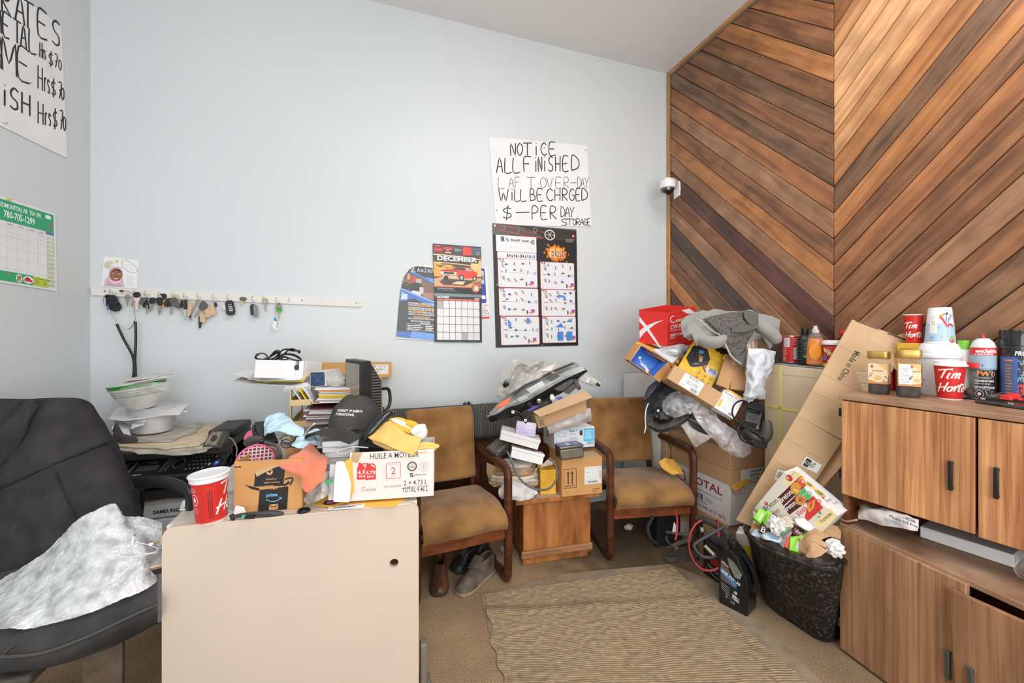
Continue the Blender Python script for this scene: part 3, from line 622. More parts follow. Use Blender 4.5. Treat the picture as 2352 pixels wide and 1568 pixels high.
k.frame(*A(220,1365),*A(640,1262),.004,(220,220,222));k.lines(*A(235,1355),*A(480,1275),3,(230,230,230),.5);k.lines(*A(500,1355),*A(636,1275),3,(230,230,230),.5)
k.build('print',af,True);pin(af,Wa(971,611)+V((0,-.001,0)),(0,-1,0),PINY)
# December calendar
Wd=wallY(YB-.014);cd_=C4(Wd,(998,785),(1106,786),(1105,567),(994,559))
dc=thing('month_calendar','December wall calendar with a red muscle car photograph','calendar',cd_[0]);MB().use(M('calendar_black',(34,33,34),.3,.1,5)).slab([Wd(998,785),Wd(1107,786),Wd(1106,676),Wd(998,672)],.002).build('lower_page',dc);MB().use(M('calendar_black',(34,33,34))).slab([Wd(997,672),Wd(1106,676),Wd(1105,567),Wd(994,559)],.003).build('picture_page',dc)
cu=C4(Wd,(997,672),(1106,676),(1105,567),(994,559));k=PR(fn=BIL(cu));A=lambda x,y:((x-617)/725,1-(y-60)/755)
k.quad(*A(622,720),*A(1340,205),(96,66,40))
for x0,x1,c in((622,762,(110,46,44)),(768,905,(96,40,36)),(912,1052,(60,66,76)),(1058,1195,(206,48,44)),(1200,1338,(70,96,112))):k.quad(*A(x0,205),*A(x1,75),c)
k.quad(*A(630,165),*A(755,130),(214,50,60));k.quad(*A(650,100),*A(715,80),(226,70,70));k.quad(*A(770,140),*A(900,100),(210,56,40));k.circ(*A(837,150),.02,(190,200,196),.012);k.quad(*A(790,190),*A(880,178),(240,226,190));k.poly([A(1060,120),A(1120,95),A(1195,140),A(1195,190),A(1060,215)],(232,62,56));k.ring(*A(1290,165),.06,.02,(30,36,44));k.ring(*A(1290,165),.04,.01,(196,204,210));k.poly([A(930,110),A(1040,120),A(1040,150),A(940,160)],(120,128,140))
k.quad(*A(622,560),*A(730,340),(226,160,60));k.quad(*A(730,460),*A(1340,370),(196,132,60));k.quad(*A(1180,540),*A(1340,280),(232,190,120));k.quad(*A(900,400),*A(1180,330),(84,54,34));k.quad(*A(640,330),*A(1300,215),(70,52,42))
rr=random.Random(2)
for q in range(70):
 t=q/69;x=625+710*t;s=225+40*t-60*math.sin(t*3.14)*.2;k._put([A(x-6,s-6),A(x+6,s-6),A(x+6,s+6),A(x-6,s+6)],[(0,1,2,3)],(250,226,180),False);k._put([A(x-6,s+114),A(x+6,s+114),A(x+6,s+126),A(x-6,s+126)],[(0,1,2,3)],(250,214,150),False)
 if q%2:k._put([A(640+300*rr.random(),370+90*rr.random())]*1+[A(660,380),A(655,395)],[(0,1,2)],(246,200,110),False)
k.n+=1e-5;k.poly([A(622,720),A(622,600),A(760,560),A(1340,560),A(1340,720)],(206,160,110));k.poly([A(700,640),A(760,590),A(1240,600),A(1180,640),A(1080,690),A(760,690)],(72,46,34));k.poly([A(880,668),A(960,625),A(1095,620),A(1050,675)],(226,196,150));k.poly([A(1170,640),A(1340,600),A(1340,700)],(150,104,66))
RC=(220,58,40)
k.poly([A(*p)for p in cv(0,0,1)('715,470 770,450 900,440 960,405 1080,398 1170,408 1240,455 1280,480 1275,540 1240,560 1060,575 1000,570 850,560 740,540')],RC);k.poly([A(*p)for p in cv(0,0,1)('720,465 900,445 1000,455 970,475 740,480')],(176,40,30));k.poly([A(*p)for p in cv(0,0,1)('900,440 945,408 1075,402 1095,450')],(60,66,62));k.poly([A(*p)for p in cv(0,0,1)('1100,452 1105,408 1150,415 1200,455')],(150,180,180));k.quad(*A(715,535),*A(960,480),(190,176,150));k.quad(*A(770,515),*A(920,485),(44,42,42));k.poly([A(740,540),A(960,545),A(985,575),A(760,570)],(206,196,176));k.quad(*A(805,550),*A(850,532),(200,50,44))
for x in(738,942):k.circ(*A(x,500),.022,(226,222,206),.021)
for x,y,r in((1035,565,.062),(1235,570,.052)):k.circ(*A(x,y),r*.9,(26,24,24),r*1.05);k.circ(*A(x,y),r*.5,(176,176,178),r*.68)
k.circ(*A(800,580),.05,(28,24,22),.05)
k.text('DECEMBER',*A(678,308),.088,(222,224,228),w=.83,bold=.035);k.quad(*A(635,720),*A(1345,708),(224,90,50));k.text('1970 CHEVROLET NOVA SS',*A(660,750),.02,(200,204,208),w=.34,bold=.02);k.text('OWNER: 1970 CHEVROLET CHEVELLE SS',*A(660,775),.014,(170,174,178),w=.39)
k.circ(*A(1250,722),.09,(222,64,34),.088);k.circ(*A(1250,722),.066,(40,34,32),.064);k.ring(*A(1250,722),.066,.012,(236,170,60));k.quad(*A(1228,755),*A(1285,690),(196,214,224))
k.build('picture_print',dc,True)
cl=C4(Wd,(998,785),(1107,786),(1106,676),(998,672));k=PR(fn=BIL(cl));A=lambda x,y:((x-637)/718,1-(y-812)/725)
k.quad(*A(637,860),*A(1352,815),(110,130,130));k.text('DECEMBER',*A(672,885),.036,(226,228,230),w=.26,bold=.035);k.text('2025',*A(1322,893),.03,(226,228,230),w=.11,al='r',bold=.035)
k.quad(*A(672,918),*A(1322,895),(222,70,50));k.quad(*A(672,1505),*A(1322,918),(48,46,46))
dn=0
for r in range(5):
 for c in range(7):
  x0=675+c*93;y0=925+r*117;bl=(r==0 and c==0)or(r==4 and c==4);k.quad(*A(x0,y0+110),*A(x0+87,y0),(168,162,160)if bl else(218,217,218))
  if not bl:
   dn+=1
   if dn<=31:k.text(str(dn),*A(x0+82,y0+24),.016,(130,130,132),w=.012*len(str(dn)),al='r')
for c,t in enumerate(('SUNDAY','MONDAY','TUESDAY','WEDNESDAY','THURSDAY','FRIDAY','SATURDAY')):k.text(t,*A(718+c*93,912),.013,(246,220,210),w=.06,al='c')
k.lines(*A(1150,1490),*A(1222,1395),5,(170,172,174),.3);k.lines(*A(1240,1490),*A(1312,1395),5,(170,172,174),.3);k.circ(*A(1003,1523),.006,(220,220,220));k.build('grid_print',dc,True)
# ================================================================== furniture
LAM=M('beige_laminate',(206,189,172),.5,.035,2.2);LAMT=M('pale_laminate_top',(224,214,200),.45,.05,5)
# desk: quadrilateral top, end panel with a cable hole, pull-out tray
dl,dr=V((-.687,1.645,0)),V((.149,1.579,0));DX=(dr-dl).normalized()
desk=thing('desk','beige laminate desk seen end on, with a round cable hole in its panel','desk',(dl+dr)/2)
TD=FR(dl+V((0,0,.04)),DX,(0,0,1));Wd_=(dr-dl).length
def holepanel():
 """end panel: rounded top corners and a real hole cut through"""
 w_,h_,r=Wd_,.70,.035;out=[(0,0)]
 def arc(cx,cy,a0,a1,n=6):return[(cx+r*math.cos(math.radians(a0+(a1-a0)*i/n)),cy+r*math.sin(math.radians(a0+(a1-a0)*i/n)))for i in range(n+1)]
 top=arc(r,h_-r,180,90)+arc(w_-r,h_-r,90,0)
 out=[(0,0)]+top+[(w_,0)]
 hp=TD.inverted()@PP(905,1293,dl,TD.col[1].to_3d());hc=(hp.x,hp.z);rad=.0165;N_=24
 hole=[(hc[0]+rad*math.cos(6.2832*i/N_),hc[1]+rad*math.sin(6.2832*i/N_))for i in range(N_)]
 bm=bmesh.new();loops=[]
 for pts in(out,hole):
  vs_=[bm.verts.new((x,0,y))for x,y in pts];es=[bm.edges.new((vs_[i],vs_[(i+1)%len(vs_)]))for i in range(len(vs_))];loops+=es
 bmesh.ops.triangle_fill(bm,edges=loops,use_beauty=True)
 fs=list(bm.faces);r_=bmesh.ops.extrude_face_region(bm,geom=fs)
 bmesh.ops.translate(bm,vec=(0,.019,0),verts=[e for e in r_['geom']if isinstance(e,bmesh.types.BMVert)])
 bm.verts.index_update();mb=MB(TD).use(LAM);mb.add([v.co.copy()for v in bm.verts],[[v.index for v in f.verts]for f in bm.faces]);bm.free();return mb
holepanel().build('end_panel',desk)
MB().use(LAMT).prism([(dl.x+.004,dl.y+.02),(dr.x-.004,dr.y+.02),(dr.x,2.86),(dl.x,2.86)],.712,.738).build('desk_top',desk,bevel=.003)
MB().use(M('grey_edge_band',(216,206,188),.5)).slab([dl+V((.03,-.001,.7385)),dr+V((-.03,-.001,.7385)),dr+V((-.03,.019,.7385)),dl+V((.03,.019,.7385))],.0015,V((0,0,-1))).build('edge_band',desk)
MB().use(LAM).prism([(dl.x,2.84),(dr.x,2.84),(dr.x,2.86),(dl.x,2.86)],0,.712).build('back_panel',desk)
MB().use(LAM).prism([(dl.x+.36,1.66),(dl.x+.38,1.66),(dl.x+.38,2.84),(dl.x+.36,2.84)],0,.712).build('drawer_side',desk)
t0=PZ(331,1308,.6);MB().use(LAMT).prism([(t0.x,t0.y),(dl.x+.3,t0.y+.09),(dl.x+.3,t0.y+.5),(t0.x,t0.y+.5)],.6,.603).use(M('tray_edge',(150,110,78),.6)).prism([(t0.x,t0.y),(dl.x+.3,t0.y+.09),(dl.x+.3,t0.y+.5),(t0.x,t0.y+.5)],.592,.6).use(BLACK).prism([(t0.x,t0.y),(dl.x+.3,t0.y+.09),(dl.x+.3,t0.y+.5),(t0.x,t0.y+.5)],.574,.592).build('keyboard_tray',desk)
sb=PP(962,1530,V((.2,1.63,0)),V((0,1,0)))
MB().use(M('dusty_steel',(120,112,100),.5,.1,12)).box(.158,.185,1.60,1.64,0,.17).box(.158,.20,1.58,1.66,0,.012).build('levelling_foot',desk,bevel=.006)
# office chair
CF=M('black_chair_fabric',(62,61,61),.95,.2,14,.35,900,spec=.12,c2=(50,49,50));CFD=M('dusty_chair_fabric',(40,41,43),.95,.1,5,.35,900,spec=.12,c2=(74,74,74),th=(.5,.78))
ch=thing('office_chair','large black fabric office chair with dusty seat and creased backrest behind the beige desk','chair',(-1.12,1.75,0))
back=[[(-70,905,1.60),(-60,912,1.64),(60,916,1.58),(160,913,1.60),(205,922,1.66),(222,945,1.72)],
  [(-70,990,1.60),(-60,990,1.52),(60,985,1.50),(160,980,1.54),(225,985,1.60),(250,985,1.70)],
  [(-70,1090,1.52),(-60,1090,1.46),(70,1070,1.45),(170,1060,1.48),(250,1050,1.55),(280,1045,1.66)],
  [(-70,1190,1.47),(-60,1190,1.42),(80,1170,1.42),(190,1140,1.45),(270,1120,1.50),(305,1110,1.60)],
  [(-70,1290,1.44),(-60,1290,1.39),(80,1270,1.39),(200,1220,1.43),(290,1190,1.47),(330,1180,1.56)],
  [(-70,1350,1.43),(-60,1345,1.40),(80,1320,1.40),(200,1270,1.44),(295,1225,1.50),(338,1205,1.58)]]
MB().use(CF).patch([[P(*p)for p in r]for r in back],7,7,.03,.006,7,3).build('backrest',ch)
def seam(name,pts,r,par,mat,dz=-.004,sm=8):MB().use(mat).tube(crom([P(x,y,d+dz)for x,y,d in pts],sm),r,6).build(name,par)
SE=M('seam_thread',(30,30,31),.9)
seam('seam',[(-60,1140,1.432),(30,1108,1.438),(120,1068,1.462),(200,1034,1.515),(258,1010,1.60)],.004,ch,SE)
seam('seam',[(128,1085,1.455),(150,1140,1.43),(182,1205,1.428)],.0025,ch,SE)
seam('seam',[(258,1010,1.60),(280,1070,1.6),(306,1130,1.575),(330,1195,1.54)],.003,ch,SE)
fold=[[(0,985,1.475),(25,960,1.49),(50,930,1.52),(66,916,1.545)],[(2,1030,1.455),(45,990,1.475),(62,950,1.50),(78,920,1.54)],[(-10,1080,1.44),(20,1040,1.452),(54,985,1.475),(78,930,1.525)]]
MB().use(CF).patch([[P(*p)for p in r]for r in fold],5,5,.012,.003,14,5).build('fabric_fold',ch)
seat=[[(-70,1330,1.42),(0,1310,1.40),(140,1270,1.42),(270,1222,1.47),(352,1205,1.54)],
  [(-70,1400,1.26),(0,1390,1.25),(150,1350,1.30),(280,1290,1.38),(364,1275,1.44)],
  [(-70,1460,1.16),(0,1455,1.155),(150,1415,1.20),(280,1370,1.28),(362,1345,1.34)],
  [(-70,1508,1.10),(0,1508,1.10),(140,1482,1.145),(270,1432,1.22),(362,1392,1.30)],
  [(-70,1535,1.105),(0,1538,1.105),(140,1515,1.15),(260,1468,1.22),(362,1420,1.31)],
  [(-70,1548,1.16),(0,1550,1.16),(140,1528,1.2),(260,1482,1.27),(362,1432,1.37)]]
MB().use(CFD).patch([[P(*p)for p in r]for r in seat],8,7,.05,.005,8,9).build('seat',ch)
seam('seam',[(-70,1500,1.102),(0,1508,1.098),(100,1498,1.127),(200,1462,1.175),(290,1420,1.235),(360,1388,1.295)],.004,ch,M('worn_piping',(74,70,66),.9))
seam('seam',[(5,1508,1.098),(20,1490,1.115),(60,1465,1.15),(85,1452,1.175)],.002,ch,M('worn_piping',(74,70,66),.9))
cs=V((-1.07,1.62,0))
MB().use(DUSTY).tube([cs+V((0,0,.09)),cs+V((0,0,.3)),cs+V((0,0,.43))],[.03,.026,.05],14).build('gas_column',ch)
MB().use(DUSTY).box(-1.18,-.93,1.5,1.74,.395,.43).build('seat_plate',ch,bevel=.01)
for i in range(5):
 a=.35+i*1.2566;e=cs+V((math.cos(a)*.31,math.sin(a)*.31,.075))
 MB().use(DUSTY).tube([cs+V((0,0,.11)),cs+V((math.cos(a)*.15,math.sin(a)*.15,.1)),e],[.035,.026,.018],8).build('leg',ch)
 Tw=Matrix.Translation(e-V((0,0,.05)))@Matrix.Rotation(a,4,'Z')@Matrix.Rotation(math.pi/2,4,'Y');MB(Tw).use(BLACK).lathe([(.012,-.02),(.025,-.018),(.025,.018),(.012,.02)],14).build('caster',ch)
br=PZ(215,1530,.30);MB().use(M('rusty_lever',(96,80,66),.7,.25,20)).box(br.x-.06,br.x+.05,br.y+.05,br.y+.07,.12,.44).build('seat_bracket',ch,bevel=.004)
MB().use(BLACK).tube(crom([P(320,1200,1.62),P(324,1150,1.62),P(322,1118,1.6),P(345,1107,1.55),P(385,1108,1.5),P(425,1122,1.47),P(436,1146,1.47),P(428,1190,1.5),P(402,1240,1.54),P(360,1265,1.58)],6),[.014,.016,.02,.024,.024,.022,.018,.016,.014,.012],10,flat=.6).build('armrest',ch)
# bubble wrap on the seat
BW=CLEAR('bubble_wrap',(232,234,236),.5,.14,26)
bw=[[(-60,1370,1.31),(20,1320,1.34),(100,1270,1.36),(165,1205,1.37),(200,1180,1.38),(262,1155,1.39),(285,1185,1.42),(330,1188,1.46),(372,1200,1.49)],
 [(-60,1385,1.27),(30,1350,1.28),(110,1300,1.31),(180,1235,1.335),(230,1205,1.35),(275,1195,1.375),(310,1215,1.40),(345,1220,1.43),(372,1230,1.45)],
 [(-60,1405,1.225),(30,1385,1.23),(110,1345,1.26),(190,1290,1.29),(240,1260,1.315),(285,1250,1.34),(330,1255,1.365),(350,1262,1.4),(368,1275,1.42)],
 [(-60,1430,1.175),(20,1420,1.18),(110,1385,1.21),(190,1345,1.24),(245,1318,1.265),(290,1305,1.295),(330,1300,1.325),(350,1305,1.36),(364,1310,1.38)],
 [(-60,1440,1.14),(20,1443,1.145),(60,1444,1.155),(130,1430,1.175),(205,1408,1.20),(260,1385,1.235),(310,1365,1.275),(340,1350,1.305),(362,1335,1.35)]]
bwo=tag(MB().use(BW).patch([[P(*p)for p in r]for r in bw],13,16,.003,.004,13,2,.004,9).build('bubble_wrap'),'crumpled sheet of clear bubble wrap lying over the black seat','packaging')
tex=bpy.data.textures.new('bubbles','VORONOI');tex.noise_scale=.012;tex.distance_metric='DISTANCE'
sbd=bwo.modifiers.new('detail','SUBSURF');sbd.levels=sbd.render_levels=1
dm=bwo.modifiers.new('bubbles','DISPLACE');dm.texture=tex;dm.strength=-.004;dm.mid_level=.4;dm.texture_coords='LOCAL'
ear=thing('audio_cable','thin white audio cable with gold tipped jacks on the bubble wrap','cable',P(300,1262,1.31));WCB=M('white_cable',(222,222,218),.45);GOLD=M('gold_plug',(206,176,80),.25,metal=1)
MB().use(WCB).tube(crom([P(*p)for p in((303,1252,1.312),(308,1262,1.305),(330,1270,1.31),(352,1268,1.33),(362,1260,1.345),(338,1250,1.33),(312,1245,1.32))],8),.0012,6).build('cord',ear)
MB().use(WCB).tube(crom([P(*p)for p in((262,1268,1.29),(280,1278,1.285),(320,1276,1.3),(362,1268,1.34))],8),.0012,6).build('cord',ear)
for a,b,m,r in(((303,1252,1.310),(307,1232,1.325),WCB,.004),((306,1238,1.322),(310,1226,1.33),GOLD,.0025),((258,1268,1.285),(275,1264,1.295),WCB,.0045),((342,1250,1.335),(352,1248,1.342),WCB,.0045),((352,1249,1.34),(368,1244,1.35),GOLD,.0022)):MB().use(m).tube([P(*a),P(*b)],r,8).build('jack_plug',ear)
# waiting chairs ------------------------------------------------------
VEL=M('brown_velour',(156,114,68),.9,.1,7,.15,300,spec=.1,sheen=.3,c2=(116,82,46),th=(.32,.62));DW=WOOD('dark_chair_wood',(98,54,32),(58,32,20),(0,0,0),(3,22,22),.35);RW=WOOD('reddish_rail_wood',(150,84,42),(92,46,22),(0,0,0),(5,20,30),.4)
def waiting_chair(name,label,o,ang,w_,arm):
 t=thing(name,label,'chair',o,'brown waiting chairs');T=Matrix.Translation(o)@Matrix.Rotation(ang,4,'Z')
 tw=.042
 def loop(x):
  r=.05;pts=[]
  for cx,cz,a0 in((.028+r,r+.02,270),(.028+r,arm-.018-r,180),(.56-r,arm-.03-r,90),(.56-r,r+.02,0)):
   for k in range(5):a=math.radians(a0-k*22.5);pts.append(T@V((x,cx+r*math.cos(a),cz+r*math.sin(a))))
  return pts
 for x in(tw/2,w_-tw/2):MB().use(DW).tube(loop(x),.027,10,closed=True,flat=.85,up=T.to_3x3()@V((1,0,0))).build('arm_frame',t)
 MB(T).use(RW).box(tw,w_-tw,.02,.05,.255,.325).build('front_rail',t,bevel=.004)
 MB(T).use(DW).box(tw,w_-tw,.50,.53,.24,.30).build('back_rail',t,bevel=.004)
 for x in(tw+.015,w_-tw-.045):MB(T).use(DW).add([(a+x,b,c)for a in(0,.03)for b,c in((.46,.26),(.50,.26),(.60,.78),(.565,.78))],[(0,1,2,3),(7,6,5,4),(0,4,5,1),(1,5,6,2),(2,6,7,3),(3,7,4,0)]).build('back_upright',t,bevel=.004)
 x0,x1=tw+.004,w_-tw-.004;rows=[]
 for y,z,q in((-.01,.335,0),(-.025,.37,.0),(-.015,.405,.0),(.03,.432,.0),(.15,.445,.008),(.30,.43,.008),(.45,.41,.0),(.47,.34,0)):
  rows.append([T@V((x0+(x1-x0)*u,y+(-.012 if 0<u<1 and y<.1 else 0),z+(q if 0<u<1 else-.012)))for u in(0,.08,.35,.65,.92,1)])
 MB().use(VEL).patch(rows,4,4,.09,.004,9,2).build('seat',t)
 rows=[]
 for z,y in((.90,.575),(.885,.545),(.80,.525),(.66,.50),(.52,.475),(.46,.47),(.445,.50)):
  rows.append([T@V((x0+.006+(x1-x0-.012)*u,y+(.02 if u in(0,1)else 0),z-(.02 if u in(0,1)and z>.87 else 0)))for u in(0,.05,.3,.7,.95,1)])
 MB().use(VEL).patch(rows,4,4,.055,.003,8,4).build('backrest',t)
 return t,T
waiting_chair('waiting_chair','brown velour armchair with wooden frame nearer the desk, shoes underneath',V((.165,2.035,0)),.095,.545,.655)
waiting_chair('waiting_chair','brown velour armchair with wooden frame between the side table and the box pile',V((1.315,2.10,0)),-.19,.585,.668)
# corduroy bench behind
GC=STRIPE('grey_corduroy',(66,64,62),(104,102,99),'X',27,.42,.95,.6,.6);bn=thing('bench_seat','grey striped corduroy bench against the wall behind the brown chairs','bench',(.78,2.79,0))
for a,b in((.02,.605),(.612,1.25)):
 rows=[[V((a+(b-a)*u,y,z+(-.01 if u in(0,1)else 0)))for u in(0,.03,.5,.97,1)]for z,y in((.86,2.86),(.872,2.83),(.86,2.80),(.78,2.785),(.66,2.78),(.625,2.80))]
 MB().use(GC).patch(rows,6,4,.03,.003,6,1).build('back_cushion',bn)
MB().use(DW).box(.02,1.25,2.81,2.885,.0,.625).build('bench_frame',bn,bevel=.004)
# side table
TT=WOOD('orange_table_wood',(184,120,66),(132,74,34),(0,math.radians(90),0),(3,16,16),.45);TTD=M('dusty_table_top',(176,160,142),.7,.08,9)
to=V((.80,2.225,0));Tt=Matrix.Translation(to)@Matrix.Rotation(-.075,4,'Z')
st=thing('side_table','boxy orange brown wooden side table between the two brown chairs','table',to+V((.24,.25,0)))
MB(Tt).use(TT).box(.02,.455,.02,.5,.03,.372).build('carcass',st,bevel=.002);MB(Tt).use(TT).box(-.03,.512,.0,.5,.372,.40).build('table_top',st,bevel=.003);MB(Tt).use(TTD).box(-.026,.508,.004,.497,.4002,.4016).build('top_laminate',st)
MB(Tt).use(WOOD('worn_plinth',(178,132,94),(130,84,50),(0,0,0),(3,20,20),.6)).box(.005,.462,.0,.022,.05,.09).build('moulding',st,bevel=.006);MB(Tt).use(TT).box(.02,.44,.03,.48,0,.05).build('plinth',st)
# cabinets on the wood panelled side --------------------------------------------
CW=WOOD('veneer_mahogany',(208,152,104),(142,88,52),(0,math.radians(90),0),(1.2,52,52),.42,False,1,.4,(.34,.64));CW2=WOOD('veneer_mahogany_worn',(176,134,98),(128,90,62),(0,math.radians(90),0),(1.4,56,56),.55,False,1,.35);CDK=WOOD('dark_cabinet_edge',(128,76,44),(84,46,26),(0,0,0),(3,24,24),.45)
CTOP=M('dusty_cabinet_top',(170,138,112),.6,.12,7,c2=(140,104,78));HB=M('black_pull',(30,32,33),.4,.1)
def cab_frame(o,dx,dy):return FR(o,(dx,dy,0),(0,0,1))  # x runs along the front towards the camera, y into the cabinet
def pull(par,T,x,z,h=.105,m=HB):MB(T).use(m).box(x-.006,x+.006,-.034,-.024,z,z+h).box(x-.006,x+.006,-.03,0,z+.002,z+.014).box(x-.006,x+.006,-.03,0,z+h-.014,z+h-.002).build('handle',par,bevel=.002)
Tl=cab_frame(V((1.939,1.211,0)),-.084,-.996)
lc=thing('low_cabinet','worn brown veneer floor cabinet with two doors, one sagging ajar','cabinet',Tl@V((.43,.2,0)))
MB(Tl).use(CDK).box(.0,.9,.022,.44,.0,.05).box(0,.02,.02,.44,.05,.535).box(.88,.9,.02,.44,.05,.535).box(0,.9,.42,.44,.05,.535).box(.02,.88,.02,.42,.05,.07).build('carcass',lc)
MB(Tl).use(CTOP).box(-.008,.905,-.004,.44,.535,.556).build('cabinet_top',lc,bevel=.003)
d1=MB(Tl).use(CW2).box(.003,.418,-.02,.0,.012,.545).build('door',lc,bevel=.003);pull(d1,Tl,.375,.19,.1,M('grey_pull',(74,78,74),.45,.15))
Td2=Tl@Matrix.Translation((.41,-.022,-.012))@Matrix.Rotation(-.05,4,'Y')@Matrix.Rotation(-.02,4,'Z')
d2=MB(Td2).use(CW2).box(0,.44,-.02,.0,.03,.525).build('door',lc,bevel=.003);pull(d2,Td2,.05,.20,.1,MC['grey_pull'])
for z in(.1,.46):MB(Tl).use(METAL).box(-.008,.004,-.016,.0,z,z+.04).build('hinge',lc,bevel=.001)
Tu=cab_frame(V((1.941,1.209,.556)),.135,-.991)
uc=thing('wall_cabinet','brown veneer two door cupboard stacked above the floor cabinet, crowded with cups','cabinet',Tu@V((.4,.15,0)))
MB(Tu).use(CDK).box(0,.022,.0,.30,0,.564).box(.79,.815,.0,.30,0,.564).box(.022,.79,.0,.30,.128,.15).box(.022,.79,.28,.30,.0,.55).build('carcass',uc,bevel=.002)
MB(Tu).use(CTOP).box(-.006,.82,-.022,.305,.545,.566).build('cabinet_top',uc,bevel=.003)
d3=MB(Tu).use(CW).box(.002,.397,-.02,.0,.134,.541).build('door',uc,bevel=.003);pull(d3,Tu,.34,.27)
d4=MB(Tu).use(CW).box(.404,.81,-.02,.0,.128,.541).build('door',uc,bevel=.003);pull(d4,Tu,.448,.28)
for z in(.2,.47):MB(Tu).use(BLACK).box(-.009,.003,-.018,.0,z,z+.035).build('hinge',uc,bevel=.001)
# ribbed mat
mt=thing('door_mat','ribbed brown grey floor mat with worn rubber edge in front of the chairs','mat',(1.0,1.5,0))
mc=[PZ(1165,1640,.0),PZ(1935,1640,.0),PZ(1545,1306,.0),PZ(1112,1366,.0)]
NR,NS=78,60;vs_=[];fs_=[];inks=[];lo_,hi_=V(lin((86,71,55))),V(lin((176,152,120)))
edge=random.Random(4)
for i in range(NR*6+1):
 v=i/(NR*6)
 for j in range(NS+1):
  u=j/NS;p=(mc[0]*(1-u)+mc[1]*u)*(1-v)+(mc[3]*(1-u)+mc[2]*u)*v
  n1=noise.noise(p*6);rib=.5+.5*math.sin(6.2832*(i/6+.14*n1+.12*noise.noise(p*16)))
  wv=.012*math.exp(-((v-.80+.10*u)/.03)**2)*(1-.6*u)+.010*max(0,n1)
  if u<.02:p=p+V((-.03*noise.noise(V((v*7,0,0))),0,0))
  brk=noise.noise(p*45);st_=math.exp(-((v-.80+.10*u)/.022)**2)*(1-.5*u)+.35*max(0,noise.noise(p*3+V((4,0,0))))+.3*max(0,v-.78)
  c_=lo_.lerp(hi_,max(0,min(1,(.25+.75*rib)*(.85+.45*brk)*(1-.65*st_))));inks+=[c_.x,c_.y,c_.z,1]  # groove shade painted into vertex colours; fold streak and far end also darker
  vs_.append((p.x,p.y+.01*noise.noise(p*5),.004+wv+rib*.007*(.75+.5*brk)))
for i in range(NR*6):
 for j in range(NS):a=i*(NS+1)+j;fs_.append((a,a+1,a+NS+2,a+NS+1))
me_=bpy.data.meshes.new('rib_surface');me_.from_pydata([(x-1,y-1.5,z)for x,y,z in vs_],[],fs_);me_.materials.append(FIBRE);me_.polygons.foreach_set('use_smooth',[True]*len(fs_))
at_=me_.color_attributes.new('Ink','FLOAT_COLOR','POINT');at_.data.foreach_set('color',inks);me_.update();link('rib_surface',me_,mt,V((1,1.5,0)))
MB().use(M('rubber_backing',(140,124,102),.85,.2,10)).prism([(p.x,p.y)for p in(PZ(1150,1640,0),PZ(1960,1640,0),PZ(1662,1345,0),PZ(1536,1296,0),PZ(1300,1318,0),PZ(1196,1344,0),PZ(1104,1366,0),PZ(1122,1450,0),PZ(1168,1490,0))],.0,.004).build('rubber_edge',mt)
# ================================================================== key rail
KY=YB-.012
rail=thing('key_rail','long white painted strip of key hooks screwed to the wall','key rail',PY(520,690,KY))
MB().use(M('cream_rail_paint',(218,217,210),.5,.04,10)).slab([PY(*p,KY)for p in((210,675),(211,678),(830,705),(831,688),(208,660))],.0115,V((0,1,0))).build('rail_board',rail,bevel=.001)
K1=cv(200,560,3.564);K2=cv(225,660,10.94);K3=cv(420,660,9.8)
HK='197,375 303,378 389,383 484,388 594,396 704,403 798,404 911,409 1035,416 1154,422 1274,428 1356,430 1449,433 1551,440 1657,447'
for x,y in K1(HK):
 p=PY(x,y,KY);MB().use(BRASS).tube(crom([p+V((0,.004,.001)),p+V((0,-.012,0)),p+V((0,-.019,-.008)),p+V((0,-.017,-.017)),p+V((0,-.008,-.022))],3),.0013,5).build('hook',rail)
for x,y in K1('145,387 1760,463 2205,484'):T=FR(PY(x,y,KY),(1,0,0),(0,-1,0));MB(T).use(M('dark_screw',(92,86,80),.4,metal=.8)).lathe([(.0045,-.001),(.0045,.0008),(.002,.0016),(.0004,.0012)],10).build('screw',rail)
KST=M('key_steel',(150,138,122),.35,.15,60,metal=.85);TAN=M('leather_tag',(206,176,142),.7,.1,20);KBL=M('key_black',(30,31,32),.38,.15,30);KGR=M('key_grey',(84,86,80),.45,.1,30);RINGM=M('key_ring_steel',(170,168,160),.25,metal=1)
KDB=[0]
def plate(par,name,pts,y,th,m,bev=.0018):return MB().use(m).slab([PY(*p,y)for p in pts],th,V((0,1,0))).build(name,par,bevel=bev)
def kring(par,c,r,y):
 p=PY(*c,y);MB().use(RINGM).tube([p+V((r*math.cos(a*.5236),.001*math.sin(a),r*math.sin(a*.5236)))for a in range(12)],.0009,5,closed=True).build('ring',par)
def keyset(label,anchor,parts):
 t=thing('key_set',label,'keys',PY(*anchor,KY-.02),'car keys on the rail')
 for kd,conv,pts,yo,th,m in parts:
  y=KY-.01-yo
  if kd=='ring':c=conv(pts)[0];kring(t,c,th,y)
  else:plate(t,kd,conv(pts),y,th,m)
 return t
keyset('two big glossy black car fobs on the first hook by the corner',K1('197,440')[0],[('ring',K2,'340,140',.008,.0085,None),('ring',K2,'420,160',.006,.008,None),('fob',K2,'200,180 260,170 300,300 320,560 250,570 205,500 180,250',.004,.006,KBL),('fob',K2,'320,420 500,350 570,430 580,520 520,590 400,605 290,560',.006,.008,KBL),('fob',K2,'225,230 260,185 400,190 480,270 500,400 440,445 300,440 230,400',.018,.01,KBL),('badge',K2,'225,410 285,430 285,520 245,510',.012,.002,M('blue_enamel',(60,80,150),.3)),('groove',K2,'250,315 480,320 480,345 250,340',.0195,.002,M('deep_black',(10,10,11),.6))])
